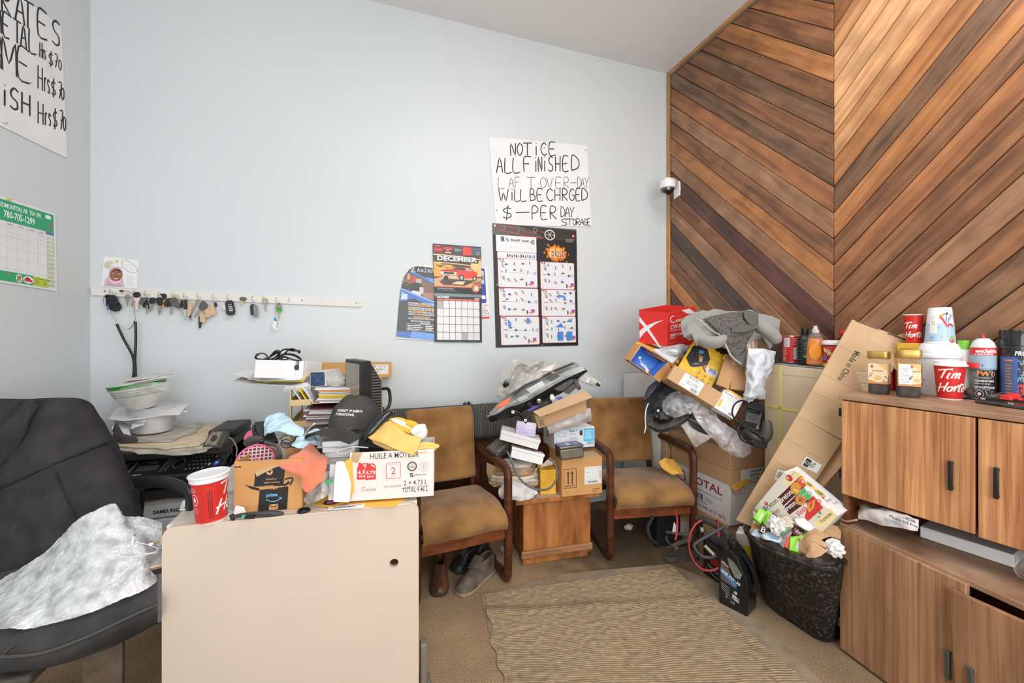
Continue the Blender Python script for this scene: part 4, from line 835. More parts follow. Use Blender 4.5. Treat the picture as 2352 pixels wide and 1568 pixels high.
keyset('small plain steel key hung under the stethoscope ear tip',K1('325,440')[0],[('ring',K2,'735,170',.006,.005,None),('key',K2,'665,220 700,185 780,190 805,240 765,285 760,380 745,470 730,470 705,330 660,260',.004,.002,KST)])
keyset('black headed key with a pale pink tag on the third hook',K1('400,450')[0],[('key',K2,'880,240 940,260 900,370 860,490 830,460 860,330',.004,.002,KST),('tag',K2,'860,230 1060,230 1040,330 1000,360 1010,560 960,580 925,560 915,400 940,360 870,290',.007,.002,M('pink_tag',(226,200,190),.6)),('key_head',K2,'870,170 910,115 1020,112 1065,165 1040,235 960,258 890,230',.012,.007,KBL)])
keyset('two black transponder keys side by side, one with a satin face',K1('490,470')[0],[('ring',K2,'1185,190',.006,.006,None),('ring',K2,'1270,190',.009,.005,None),('fob',K2,'1100,260 1220,240 1260,400 1280,540 1110,490',.004,.008,KBL),('fob',K2,'1065,265 1190,245 1230,290 1130,430 1035,430',.013,.006,KGR),('key',K2,'1210,440 1250,440 1245,660 1215,650',.006,.002,KST),('key',K2,'1290,400 1360,405 1345,560 1310,620 1280,590',.012,.002,KST),('key_head',K2,'1290,260 1400,250 1450,300 1430,390 1340,420 1270,370',.013,.006,KBL)])
keyset('ribbed black key head beside a black loop and yellow tag',K1('600,480')[0],[('ring',K2,'1545,215',.006,.008,None),('loop_tag',K2,'1540,160 1680,150 1725,200 1710,290 1640,290 1600,220',.004,.004,KBL),('tag',K2,'1640,310 1700,400 1690,490 1600,490',.006,.003,M('mustard_tag',(196,152,40),.5)),('key',K2,'1510,450 1575,450 1575,620 1540,700 1510,650',.009,.002,KST),('key_head',K2,'1455,270 1520,245 1610,260 1630,380 1590,455 1500,445 1460,380',.012,.008,KBL)])
keyset('pair of swollen black key heads crossing each other',K1('700,480')[0],[('ring',K2,'1890,225',.006,.0075,None),('tag',K2,'1890,180 1990,165 2030,240 2000,300 1900,290',.004,.002,TAN),('key',K2,'1820,500 1870,510 1835,690 1810,680',.005,.002,KST),('key_head',K2,'1640,400 1720,290 1810,255 1850,330 1830,470 1740,490 1660,460',.008,.008,KBL),('key',K2,'1990,500 2040,530 2155,700 2130,700',.008,.002,KST),('key_head',K2,'1785,300 1850,255 1950,250 2030,400 2050,510 2000,530 1830,440',.017,.009,KGR)])
keyset('silver flip blade key with a long tan leather tab',K1('800,500')[0],[('ring',K3,'40,215',.006,.008,None),('ring',K3,'90,220',.008,.006,None),('fob',K3,'-60,300 0,270 10,420 -40,470 -70,420',.004,.006,KBL),('tag',K3,'110,340 190,330 205,400 160,640 90,640',.006,.003,TAN),('key',K3,'190,480 215,560 140,660 215,755 180,750 125,690',.004,.0015,KST),('key_head',K3,'20,280 90,280 95,460 75,495 15,490',.013,.007,KBL),('key',K3,'22,490 70,490 60,740 32,735',.013,.003,METAL)])
keyset('crowded ring of keys with tan leather tabs and a square black key head',K1('925,510')[0],[('ring',K3,'375,235',.006,.009,None),('key',K3,'255,340 330,270 370,300 330,380 270,460 215,570 200,520 270,420',.004,.002,KST),('tag',K3,'385,540 440,560 515,720 500,805 375,770',.004,.003,TAN),('tag',K3,'450,480 560,400 600,440 650,650 480,690',.006,.003,TAN),('fob',K3,'345,650 385,650 420,790 395,920 355,915',.002,.005,KBL),('key',K3,'330,510 400,500 300,640 270,690 250,660',.009,.002,KST),('key',K3,'480,520 525,600 510,615 460,540',.009,.002,KST),('key_head',K3,'410,310 470,300 555,380 540,460 440,525 370,490 340,440',.015,.008,KGR)])
keyset('tan leather fob on a wide ring with a small black bead',K1('1035,500')[0],[('ring',K3,'710,275',.006,.0105,None),('fob',K3,'700,340 740,330 770,380 760,440 710,430',.005,.006,KBL),('tag',K3,'640,340 690,330 705,430 740,580 730,620 640,630 595,580 610,440',.01,.006,TAN)])
kk=keyset('black remote with four pale buttons beside a round token',K1('1165,500')[0],[('ring',K3,'1040,290',.006,.0095,None),('token',K3,'880,430 900,390 950,385 985,430 970,490 910,505',.003,.002,M('ivory_token',(222,214,200),.5)),('tag',K3,'955,500 985,500 985,590 955,590',.003,.002,TAN),('fob',K3,'945,340 990,290 1100,290 1130,340 1170,520 1160,600 1100,630 1000,620 975,580',.014,.011,KBL)])
for q in('1015,380 1095,375 1098,390 1018,395','1018,420 1110,415 1112,445 1022,450','1028,465 1120,460 1122,485 1032,490','1035,505 1125,495 1130,530 1040,535'):plate(kk,'button',K3(q),KY-.0255,.001,M('fob_button',(184,184,180),.45),0)
keyset('short brass bladed key with a flat black head',K1('1272,470')[0],[('key',K3,'1320,295 1365,300 1358,350 1330,410 1308,400',.006,.002,M('key_brass',(206,178,134),.35,metal=.6)),('key_head',K3,'1275,225 1310,215 1420,220 1432,265 1390,305 1310,298 1280,270',.008,.005,KGR)])
keyset('black fob partly behind a square grey metal tag',K1('1365,500')[0],[('ring',K3,'1590,300',.006,.007,None),('fob',K3,'1505,410 1560,365 1620,385 1600,625 1525,620',.008,.008,KBL),('tag',K3,'1575,400 1630,385 1680,410 1695,670 1600,670',.014,.003,M('grey_tag',(122,124,124),.4,metal=.3))])
keyset('single round headed steel key on its own hook',K1('1455,490')[0],[('key',K3,'1780,300 1800,250 1850,235 1900,260 1910,320 1875,360 1872,520 1860,548 1845,520 1835,365 1790,345',.007,.003,KST)])
kk=keyset('olive key remote with a bright green end and a dangling paper tag',K1('1560,520')[0],[('ring',K3,'2130,320',.006,.007,None),('fob',K3,'2095,370 2150,355 2215,400 2225,470 2080,465',.010,.008,M('olive_plastic',(142,140,106),.45)),('fob',K3,'2080,462 2225,468 2225,520 2190,560 2130,555 2085,510',.0102,.0082,M('lime_plastic',(70,176,50),.4)),('key',K3,'2150,560 2178,560 2170,740 2155,735',.008,.002,KST),('tag',K3,'2060,672 2085,675 2115,745 2118,765 2040,740',.006,.001,M('blue_paper_tag',(40,140,176),.6)),('tag',K3,'2040,742 2118,766 2095,900 2180,945 2150,965 2040,950 2000,870',.006,.001,PAPER)])
for q in('2135,470 2170,470 2170,500 2140,500','2185,480 2215,480 2212,505 2188,505','2150,355 2180,352 2182,375 2152,378'):plate(kk,'button',K3(q),KY-.0212,.001,KBL,0)
MB().use(M('thread',(200,200,196),.6)).tube([PY(*p,KY-.016)for p in K3('2085,540 2078,600 2072,672')],.0005,4).build('thread',kk)
# stethoscope
so=thing('stethoscope','black stethoscope hanging from the key rail down into the striped bowl','stethoscope',PY(312,780,KY-.03))
Y0=KY-.035
MB().use(METAL).tube(crom([PY(*p,Y0)for p in K2('640,95 740,100 830,140 870,190 880,300 900,480 920,650 935,840')],5),.0022,8).build('ear_tube',so)
MB().use(METAL).tube(crom([PY(*p,Y0)for p in K2('200,190 150,230 125,320 160,430 240,500 310,600 390,750 465,910')],5),.0022,8).build('ear_tube',so)
for q in('540,95 580,88 640,95','190,250 205,215 215,185'):MB().use(BLACK).tube(crom([PY(*p,Y0)for p in K2(q)],4),[.003,.0062,.003],10).build('ear_tip',so)
RUB=M('black_rubber',(27,27,28),.38,.15,20)
MB().use(RUB).tube(crom([PY(*p,Y0-.002)for p in((268,744),(284,778),(299,805),(306,822),(308,845),(306,868),(304,890))],5),.0062,10).build('tubing',so)
MB().use(RUB).tube(crom([PY(*p,Y0-.012)for p in((311,738),(312,770),(311,805),(310,825),(311,850),(312,890))],5),.0062,10).build('tubing',so)
MB().use(METAL).tube(crom([PY(*p,Y0)for p in K2('500,900 560,960 650,1030 740,1050 830,1010 880,930 915,830')],4),.0022,4,flat=.3).build('spring_clip',so)
# ================================================================== printer corner
def sheetp(mb,pts,th=.0012,nu=4,nv=4,amp=.0,seed=0,fold=0):return mb.patch([[P(*p)for p in r]for r in pts],nu,nv,th,amp,9,seed,fold)
PBK=M('printer_black',(33,33,34),.5,.12,9,c2=(46,44,43));PGY=M('printer_grey',(186,184,180),.5,.04,6);PGL=M('printer_light_tray',(200,204,206),.5,.03,6)
pr=thing('office_printer','black and grey multifunction office printer in the corner behind the chair','printer',(-.93,2.5,0))
px0,px1,py0,py1=-1.17,-.715,2.30,2.72
MB().use(PGY).box(px0+.03,px1-.02,py0+.05,py1,.0,.60).build('body',pr,bevel=.012)
for z0,z1 in((.06,.28),(.29,.425),(.43,.505),(.51,.575)):MB().use(PGL if z1>.4 else PGY).box(px0+.055,px1-.02,py0+.036,py0+.06,z0,z1).build('paper_tray',pr,bevel=.008)
kp=PR(FR(V((px0+.03,py0+.0355,.0)),(1,0,0),(0,0,1))@Matrix(((1,0,0,0),(0,0,-1,0),(0,1,0,0),(0,0,0,1))));kp.text('SAMSUNG',.13,.533,.017,(40,40,42),w=.105,bold=.03);kp.build('lettering',pr)
MB().use(PBK).box(px0,px0+.035,py0+.04,py1,.42,.83).box(px1-.035,px1,py0+.04,py1,.56,.83).box(px0,px1,py0+.12,py1,.62,.83).build('black_housing',pr,bevel=.01)
arch=[(px0,.56),(px0+.05,.575),(px0+.1,.60),(px0+.22,.605),(px0+.34,.59),(px0+.42,.56),(px1,.52),(px1,.60),(px1-.05,.645),(px0+.1,.655),(px0,.64)]
MB().use(PBK).slab([V((x,py0+.02,z))for x,z in arch],.1,V((0,1,0))).build('exit_tray',pr,bevel=.008)
for a in(.0,.03):MB().use(M('tray_line',(110,108,104),.5)).tube([V((px0+.15+a*4,py0+.03,.646)),V((px0+.21+a*4,py0+.11,.646))],.002,4).build('tray_rib',pr)
pc=[V((px0+.0,py0-.06,.738)),V((px1+.0,py0-.06,.738)),V((px1+.0,py0+.12,.79)),V((px0+.0,py0+.12,.79))]
MB().use(PBK).slab(pc,.045,V((0,.28,-.96))).build('control_panel',pr,bevel=.01)
kf=BIL(pc);k=PR(fn=kf)
k.frame(.12,.22,.2,.72,.015,(150,150,150));k.quad(.24,.3,.42,.52,(92,92,92));k.text('printer panel'[:0]or 'Ready',.3,.62,.09,(160,160,160),w=.08);k.quad(.46,.25,.5,.8,(74,74,74));k.frame(.455,.2,.51,.85,.006,(150,150,150));k.ring(.58,.52,.05,.008,(140,140,140),ry=.22);k.line([(.645,.2),(.67,.85)],.005,(120,120,120));k.lines(.25,.1,.34,.2,1,(140,140,140),.6)
for r in range(4):
 for c in range(5):k.circ(.68+c*.036+r*.008,.22+r*.17,.009,(140,140,140),.045,8)
k.circ(.9,.72,.02,(230,110,50),.1);k.circ(.95,.74,.018,(70,84,70),.09);k.circ(.93,.4,.03,(60,84,170),.16);k.circ(.93,.4,.012,(190,200,210),.06);k.circ(.87,.36,.012,(180,184,190),.06);k.build('button_print',pr)
lid=[V((px0-.005,py0-.005,.80)),V((px1+.01,py0-.005,.80)),V((px1+.01,py1,.80)),V((px0-.005,py1,.80))]
MB().use(PBK).slab([p+V((0,0,.045))for p in lid],.045,V((0,0,-1))).build('scanner_lid',pr,bevel=.012)
MB().use(PBK).box(px1-.12,px1+.01,py0+.16,py1,.845,.885).build('document_feeder',pr,bevel=.012)
# newspapers under the tub
NEWS=M('newsprint',(196,188,176),.8,.12,16,c2=(158,148,136));NEWS2=M('yellowed_newsprint',(206,188,160),.8,.12,14)
ZL=.847
def flat(pts,z):return[PZ(x,y,z)for x,y in pts]
for i,(pts,m,lb)in enumerate(((((258,1034),(350,1040),(440,1042),(468,1036),(530,1005),(500,985),(300,985)),NEWS,'lowest torn newspaper sheet sticking out over the printer lid'),(((266,1024),(380,1030),(455,1022),(490,995),(505,975),(300,980)),NEWS2,'yellowed newspaper sheet in the middle of the pile on the printer'),(((290,1012),(385,1014),(450,990),(470,970),(300,975)),NEWS,'topmost folded newspaper directly under the translucent tub'))):
 z=ZL+i*.008;q=flat(pts,z);mb=MB().use(m);cen=sum(q,V())/len(q);rim=[]
 for a,b in zip(q,q[1:]+q[:1]):
  for t in(0,.25,.5,.75):p=a.lerp(b,t);rim.append(p+V((random.uniform(-.012,.012),random.uniform(-.012,.012),random.uniform(-.001,.003))))
 mb.slab(rim,.005,V((0,0,-1)));tag(mb.build('newspaper'),lb,'newspaper','newspapers on the printer')
# tub, papers, bowl, top papers
FROST=CLEAR('frosted_tub',(214,214,216),.62,.35,5,.5)
tc_=P(352,1002,2.12);tc_.z=ZL+.023;Tt_=Matrix.Translation(tc_)
tag(MB(Tt_).use(FROST).lathe([(.072,.0),(.08,.004),(.092,.06),(.101,.128),(.106,.13),(.106,.136),(.098,.134),(.089,.06),(.075,.007),(.02,.006)],32,cap=(True,False)).build('plastic_tub'),'translucent frosted plastic tub holding up the papers and bowl on the printer','tub')
zt=tc_.z+.138
for i,(pts,lb)in enumerate(((((256,985,2.0),(300,1000,1.98),(292,972,2.1),(268,962,2.12)),'white sheet curling down furthest at the corner below the bowl'),(((262,968,2.03),(330,970,2.0),(345,945,2.15),(280,945,2.18)),'creased white sheet draped over the tub rim on the wall side'),(((250,962,2.04),(300,965,2.0),(430,945,2.12),(424,930,2.22),(270,935,2.2)),'wide white sheet under the striped bowl reaching past the tub'),(((296,958,2.02),(412,952,2.08),(440,925,2.18),(330,930,2.2)),'printed white sheet directly beneath the striped bowl'),(((300,985,1.99),(330,975,2.0),(345,950,2.08),(312,955,2.08)),'small folded white paper flap below the bowl'))):
 q=[P(*p)for p in pts];mb=MB().use(PAPER if i%2==0 else PAPER2)
 if len(q)==4:mb.patch([[q[0],q[1]],[q[0].lerp(q[3],.5)+V((0,0,.006)),q[1].lerp(q[2],.5)+V((0,0,.008))],[q[3],q[2]]],5,4,.0012,.002,9,i)
 else:mb.patch([[q[0],q[1],q[2]],[q[0].lerp(q[4],.5)+V((0,0,.004)),(q[1]+q[4]+q[3])/3+V((0,0,.004)),q[2].lerp(q[3],.5)],[q[4],q[4].lerp(q[3],.5),q[3]]],5,4,.0012,.002,9,i)
 tag(mb.build('paper_sheet'),lb,'paper','papers under the bowl')
bw0=P(325,938,2.12);Tb=Matrix.Translation(bw0)@Matrix.Rotation(-.13,4,'Y');bowl=thing('salad_bowl','white melamine bowl with green rim and thin coloured stripes, full of papers','bowl',bw0)
CER=M('white_melamine',(226,223,214),.3,.04,8);GR=M('green_glaze',(52,140,46),.3,.05,8);OR=M('orange_glaze',(184,110,70),.35)
prof=[(.048,.0),(.055,.002),(.079,.04),(.101,.085),(.114,.118),(.119,.136)]
MB(Tb).use(CER).lathe(prof+[(.115,.136),(.109,.115),(.095,.083),(.074,.043),(.046,.008)],40).build('bowl_shell',bowl)
def rz(z):
 for(r0,z0),(r1,z1)in zip(prof,prof[1:]):
  if z0<=z<=z1:return r0+(r1-r0)*(z-z0)/max(1e-6,z1-z0)
for z,h,m in((.118,.019,GR),(.103,.0025,GR),(.092,.003,OR),(.083,.0022,GR),(.074,.004,GR)):MB(Tb).use(m).lathe([(rz(z)+.0007,z),(rz(min(.136,z+h))+.0007,z+h)],40,cap=(False,False)).build('stripe',bowl)
for i,(pts,lb)in enumerate(((((272,884,2.03),(345,872,2.0),(402,860,2.12),(330,862,2.2)),'lowest letter lying across the striped bowl'),(((280,876,2.03),(350,868,2.02),(405,856,2.15),(320,864,2.2)),'pinkish letter between the others in the striped bowl'),(((320,870,2.02),(388,866,2.05),(398,858,2.15),(345,858,2.18)),'topmost white letter poking out of the striped bowl'))):
 q=[P(*p)for p in pts];tag(MB().use([PAPER,M('pink_paper',(216,202,196),.7),PAPER2][i]).patch([[q[0],q[1]],[q[0].lerp(q[3],.5)+V((0,0,.004)),q[1].lerp(q[2],.5)+V((0,0,.004))],[q[3],q[2]]],5,4,.002,.0015,10,i+5).build('letter'),lb,'paper','letters in the bowl')
CBAG=CLEAR('clear_bag',(222,222,218),.17,.12,20)
tag(MB().use(CBAG).patch([[P(*p)for p in r]for r in(((262,900,2.06),(280,892,2.0),(330,880,1.965),(380,876,2.0),(402,868,2.1)),((256,925,2.06),(272,915,1.99),(330,905,1.96),(385,900,2.0),(407,895,2.1)),((255,945,2.08),(270,938,2.03),(330,935,1.99),(378,925,2.04),(404,915,2.12)))],8,8,.001,.006,14,3,.006,14).build('plastic_bag'),'clear plastic film slumped around the striped bowl','bag')
# desk phone on the printer, cable heap
ph=thing('desk_phone','dusty black telephone keypad unit lying tilted on the printer','phone',P(490,1028,1.95))
cp_=[P(462,1027,1.90),P(508,1027,1.92),P(526,988,2.0),P(484,987,1.99)]
MB().use(DUSTY).slab(cp_,.03,V((.1,.75,-.66))).build('body',ph,bevel=.008)
k=PR(fn=BIL(cp_),base=6e-4);k.rrect(.1,.12,.75,.9,.1,(128,120,106));k.ring(.28,.78,.13,.03,(50,48,44));k.circ(.42,.5,.16,(52,50,46),.2);k.text('ABL',.2,.12,.1,(30,30,30),w=.25,bold=.02)
for i in range(6):k.rrect(.66+.0*i,.2+i*.11,.86,.28+i*.11,.03,(60,58,54))
k.build('keypad_print',ph)
MB().use(M('grey_wire',(140,134,126),.5)).tube(crom([P(*p)for p in((522,1000,2.0),(536,1012,2.02),(544,1030,2.0),(542,1048,1.98))],5),.003,6).build('cord',ph)
cb=thing('cable_bundle','heap of dark grey cables wedged beside the chair back on the printer','cables',P(285,1015,1.98))
for s_ in range(4):
 pts=[P(262+s_*2,990-s_*3,1.97),P(268+s_*4,975+s_*8,1.96),P(264+s_*3,1010,1.95),P(285,1005+s_*4,1.94),P(312+s_*2,1006+s_*4,1.95)]
 MB().use(M('dusty_cable',(70,66,64),.7,.2,30)).tube(crom(pts,6),.007,7).build('cable_loop',cb)
# ================================================================== things on the desk
ZD=.7385
RED=M('red_paper_cup',(204,46,40),.42,.06,12);LID=M('white_lid',(228,229,230),.35,.03,8)
def cupmap(T,prof_r,ang0):return lambda u,v,n:T@V(((prof_r(v)+n)*math.cos(ang0+u/prof_r(.05)),(prof_r(v)+n)*math.sin(ang0+u/prof_r(.05)),v))
def script_text(k,strokes,x,y,s,w_,c,sl=.25):
 for st in strokes.split('|'):
  pts=[tuple(map(float,a.split(',')))for a in st.split()];k.line([(x+(a+sl*b)*s,y+b*s)for a,b in pts],w_,c,sm=5)
TIM='-.15,.86 .3,.95 .85,1.05|.42,.98 .36,.5 .3,0|.78,.62 .72,.3 .72,.06 .84,.02|.84,.85 .86,.88|1.0,.05 1.06,.6|1.06,.4 1.2,.6 1.28,.5 1.24,.05|1.28,.4 1.42,.6 1.5,.5 1.47,.12 1.6,.05'
HOR='.1,.9 .06,.4 .0,-.15|.62,1.0 .56,.5 .5,.0|-.12,.3 .25,.42 .58,.5|.92,.55 .76,.4 .76,.12 .9,.02 1.06,.15 1.06,.45 .94,.56|1.06,.4 1.2,.5 1.3,.58 1.3,.4 1.26,.05|1.3,.4 1.42,.58 1.52,.52|1.72,.95 1.62,.4 1.66,.08 1.8,.05|1.42,.7 1.7,.74 2.1,.84|2.08,.55 1.94,.42 1.94,.14 2.06,.03 2.22,.15 2.24,.42 2.1,.56|2.3,.5 2.42,.58'
# big red tub
cu0=PZ(487,1192,ZD);d0=1.40;Tcu=Matrix.Translation(cu0)@Matrix.Rotation(-.05,4,'Y');cup=thing('paper_bucket','tall red paper bucket with white plastic lid at the desk corner','bucket',cu0)
rb,rt_,hc_=.0445,.054,.158
MB(Tcu).use(RED).lathe([(rb,0),(rb+.001,.004),(rt_,hc_-.012)],40).build('bucket_wall',cup);MB(Tcu).use(LID).lathe([(rb+.0006,0),(rb+.0012,.007)],40,cap=(False,False)).build('base_rim',cup)
MB(Tcu).use(LID).lathe([(rt_+.001,hc_-.016),(rt_+.004,hc_-.014),(rt_+.005,hc_),(rt_+.008,hc_+.003),(rt_+.008,hc_+.007),(rt_+.001,hc_+.009),(rt_-.006,hc_+.005),(rt_-.02,hc_+.004),(.002,hc_+.003)],40,cap=(False,True)).build('lid',cup)
an=math.atan2(-cu0.y,-cu0.x);fr=lambda v:rb+(rt_-rb)*v/hc_
k=PR(fn=cupmap(Tcu,fr,an),base=8e-4)
script_text(k,TIM,.026,.092,.045,.006,(236,232,226));script_text(k,HOR,.016,.036,.047,.006,(236,232,226))
for x in(-.006,-.001,.004):k.line([(x,.02),(x,.125-abs(x)*2)],.0016,(60,20,20))
k.lines(-.062,.112,-.036,.13,3,(232,190,186));k.ring(-.048,.088,.013,.0018,(236,200,196),ry=.02);k.circ(-.048,.088,.005,(236,220,216),.009);k.lines(-.062,.04,-.032,.062,4,(226,150,146));k.lines(-.006,.132,.012,.137,1,(60,20,20));k.build('print',cup)
def obox(name,label,cat,T,w_,d,h,m,th=.004,flaps=(),group=None,openf=True,mi=None):
 """open cardboard carton: four walls, floor, optional flaps (side, length, angle)"""
 t=thing(name,label,cat,T@V((w_/2,d/2,0)),group);mb=MB(T).use(m).box(0,w_,0,th,0,h).box(0,w_,d-th,d,0,h).box(0,th,th,d-th,0,h).box(w_-th,w_,th,d-th,0,h).box(th,w_-th,th,d-th,0,th);mb.build('carton',t)
 for sd,ln,a in flaps:
  o,ax,L_={'front':(V((0,0,h)),0,w_),'back':(V((0,d,h)),0,w_),'left':(V((0,0,h)),1,d),'right':(V((w_,0,h)),1,d)}[sd]
  s_={'front':-1,'back':1,'left':-1,'right':1}[sd];dv=V((0,s_*math.cos(a),math.sin(a)))if ax==0 else V((s_*math.cos(a),0,math.sin(a)));e=V((L_,0,0))if ax==0 else V((0,L_,0))
  q=[o,o+e,o+e+dv*ln,o+dv*ln];n=e.normalized().cross(dv);MB(T).use(m).add(q+[p+n*.003 for p in q],[(0,1,2,3),(7,6,5,4),(0,4,5,1),(1,5,6,2),(2,6,7,3),(3,7,4,0)]).build('flap',t)
 return t
def cbox(name,label,cat,T,w_,d,h,m,bev=.002,tape=None,group=None,seam_=True):
 t=thing(name,label,cat,T@V((w_/2,d/2,0)),group);MB(T).use(m).box(0,w_,0,d,0,h).build('carton',t,bevel=bev)
 return t
# smile parcel
a,b=PZ(537,1178,ZD),PZ(694,1168,ZD);c=P(541,1062,1.462);T,w_,h_=FB(a,b,V((a.x,a.y+.005,.925)))
h_=.185;par=obox('parcel_box','open tan parcel box with black paper tape and upside down delivery print','box',T,w_,.17,h_,CARD3,flaps=(('right',.05,-1.3),))
k=PR(face(T,'front',w_,.17,h_));kx=lambda x:(x-925)/(2130-925)*w_;ky=lambda y:(1040-y)/(1040-190)*h_;BK=(34,32,33);TN=(214,164,108)
k.poly([(kx(x),ky(y))for x,y in((1290,400),(1820,280),(1790,635),(1265,620))],BK);k.poly([(kx(x),ky(y))for x,y in((1370,680),(1880,645),(1862,1032),(1340,1038))],BK)
k.poly([(kx(x),ky(y))for x,y in((1100,580),(1290,630),(1370,655),(1360,695),(1230,660))],BK);k.line([(kx(x),ky(y))for x,y in((1790,630),(1860,600),(1890,565))],.008,BK,3);k.line([(kx(x),ky(y))for x,y in((1815,530),(1870,512),(1955,515),(1940,570),(1905,625))],.006,BK,3)
k.circ(kx(1540),ky(385),.0115,TN);k.poly([(kx(x),ky(y))for x,y in((1505,370),(1580,365),(1545,415))],BK)
for t_,x,y,ww in(('et gratuite',1660,500,.035),('livraison rapide',1715,555,.052),('delivery',1612,612,.03)):k.text(t_,kx(x),ky(y),.006,TN,w=ww,rot=180,bold=.01)
k.text('en ligne',kx(1535),ky(678),.006,TN,w=.028,bold=.01);k.text('prime',kx(1490),ky(800),.012,(120,196,226),w=.038,bold=.02);k.line([(kx(x),ky(y))for x,y in((1490,848),(1560,880),(1660,882),(1745,840))],.0025,(120,196,226),4);k.line([(kx(1715),ky(825)),(kx(1762),ky(825)),(kx(1752),ky(858))],.0025,(120,196,226))
k.poly([(kx(x),ky(y))for x,y in((1535,960),(1640,985),(1700,940),(1700,1015),(1640,1030),(1535,1025))],TN);k.poly([(kx(x),ky(y))for x,y in((1535,945),(1600,930),(1700,930),(1640,975))],TN);k.line([(kx(1620),ky(985)),(kx(1660),ky(945)),(kx(1660),ky(990))],.002,BK)
k.quad(kx(935),ky(290),kx(975),ky(268),BK);k.quad(kx(990),ky(290),kx(1040),ky(268),BK);k.build('print',par)
MB().use(CARD2).slab([T@V((kx(1288),-.001,ky(370))),T@V((kx(1340),-.012,ky(440))),T@V((kx(1560),-.008,ky(340))),T@V((kx(1740),-.001,ky(275))),T@V((kx(1520),-.001,ky(300)))],.0012).build('torn_tape',par)
note=[PZ(534,1184,ZD+.004),P(566,1177,1.44),P(560,1164,1.452),P(542,1160,1.458)];tag(MB().use(PAPER).slab(note,.0006).build('receipt'),'torn white receipt leaning on the foot of the parcel box','paper')
# heat knife tool and ring
tl=thing('windshield_tool','dark grey handled tool with a pointed tip lying on the desk edge','tool',PZ(590,1190,ZD))
MB().use(M('tool_grey',(62,63,64),.55,.1,20)).tube(crom([P(535,1188,1.40),P(552,1183,1.405),P(590,1180,1.415),(P(625,1179,1.43)),P(645,1180,1.44),P(652,1178,1.445)],5),[.006,.0085,.0105,.013,.011,.005],12,flat=.8).build('handle',tl)
MB().use(BLACK).tube([P(532,1182,1.405),P(535,1190,1.4),P(536,1196,1.395)],[.008,.007,.003],8).build('end_ring',tl);MB().use(METAL).tube([P(640,1183,1.435),P(650,1177,1.44)],[.007,.002],8).build('tip',tl)
cl_=thing('marker_clip','small black clip with a turquoise green cap in front of the grey tool','clip',PZ(568,1192,ZD));MB().use(BLACK).tube([P(564,1187,1.385),P(584,1186,1.39)],[.006,.007],10).build('body',cl_);MB().use(M('teal_plastic',(70,160,124),.45)).tube([P(556,1191,1.38),P(562,1182,1.386)],[.006,.007],10).build('cap',cl_)
rp0=PZ(698,1175,ZD);Tr=Matrix.Translation(rp0);rg=tag(MB(Tr).use(BLACK).lathe([(.0175,0),(.022,.002),(.022,.006),(.0195,.009),(.0165,.009),(.015,.004),(.0155,0)],28,cap=(False,False)).lathe([(.013,.0),(.0155,.004),(.0135,.011),(.0115,.009),(.0115,0)],24,cap=(False,False)).build('rubber_grommet'),'ring shaped black rubber grommet lying on the desk','grommet')
# motor oil carton
a,b=P(803,1151,1.520),P(996,1138,1.574);T,w_,h_=FB(a,b,P(806,1045,1.525));h_=.182
oil=obox('oil_carton','white motor oil carton lying at the desk edge, stuffed with papers','box',T,w_,.20,h_,M('white_carton',(222,214,208),.6,.03,6))
k=PR(face(T,'front',w_,.2,h_));kx=lambda x:(x-700)/(1940-700)*w_;ky=lambda y:(1390-y+(x_s:=0))/(1390-690)*h_
def oy(x,y):return ky(y+(x-700)*.085)
OT=(66,48,44);OR_=(206,50,50)
k.text('HUILE A MOTEUR',kx(990),oy(990,770),.021,OT,w=kx(1715)-kx(990),bold=.004)
for x in(800,915):
 u=kx(x);v=oy(x,1080);W_=kx(965)-kx(800);k.poly([(u,v),(u+W_,v),(u+W_,v+.055),(u+W_*.8,v+.064),(u+W_*.35,v+.064),(u+W_*.28,v+.067),(u+W_*.12,v+.067),(u+W_*.08,v+.06),(u,v+.05)],(222,214,208));k.rrect(u+.001,v+.001,u+W_-.001,v+.05,.003,OR_);k.poly([(u+W_*.1,v+.048),(u+W_*.98,v+.048),(u+W_*.95,v+.055),(u+W_*.75,v+.063),(u+W_*.35,v+.062),(u+W_*.3,v+.066),(u+W_*.16,v+.066)],OR_);k.line([(u+W_*.55,v+.058),(u+W_*.88,v+.048)],.005,(222,214,208));k.text('4.73',u+W_/2,v+.022,.0125,(240,236,234),w=W_*.82,al='c',bold=.02);k.text('Litres',u+W_/2,v+.010,.008,(240,236,234),w=W_*.6,al='c',bold=.015)
u0,u1,v0,v1=kx(1225),kx(1440),oy(1225,1055),oy(1225,815);k.rrect(u0,v0,u1,v1,.006,OR_);k.rrect(u0+.002,v0+.002,u1-.002,v1-.002,.005,(222,214,208));um=(u0+u1)/2
k.text('PAQUET DE',um,v1-.012,.006,(196,100,96),w=.038,al='c');k.text('2',um,v0+.017,.027,OR_,w=.017,al='c');k.text('PACK',um,v0+.006,.006,(206,90,90),w=.019,al='c')
for x,cc in((1612,OT),(1788,(110,96,92))):u,v=kx(x),oy(x,855);k.ring(u,v,.0185,.0045 if x<1700 else .0008,cc);k.ring(u,v,.012,.0008,cc);k.text('FOR' if x<1700 else 'THE',u,v+.004,.003,cc,w=.007,al='c',bold=.02);k.text('GASOLINE' if x<1700 else 'OIL',u,v-.001,.003,cc,w=.017 if x<1700 else .007,al='c',bold=.02);k.text('ENGINES' if x<1700 else 'SN',u,v-.006,.003,cc,w=.013 if x<1700 else .006,al='c',bold=.02)
u,v=kx(1580),oy(1580,1015);k.quad(u,v,u+.013,v+.015,OT);k.line([(u+.002,v+.003),(u+.011,v+.012)],.003,(220,214,208));k.text('dexos',u+.016,v+.004,.009,(120,112,110),w=.044,bold=.004,shear=.25)
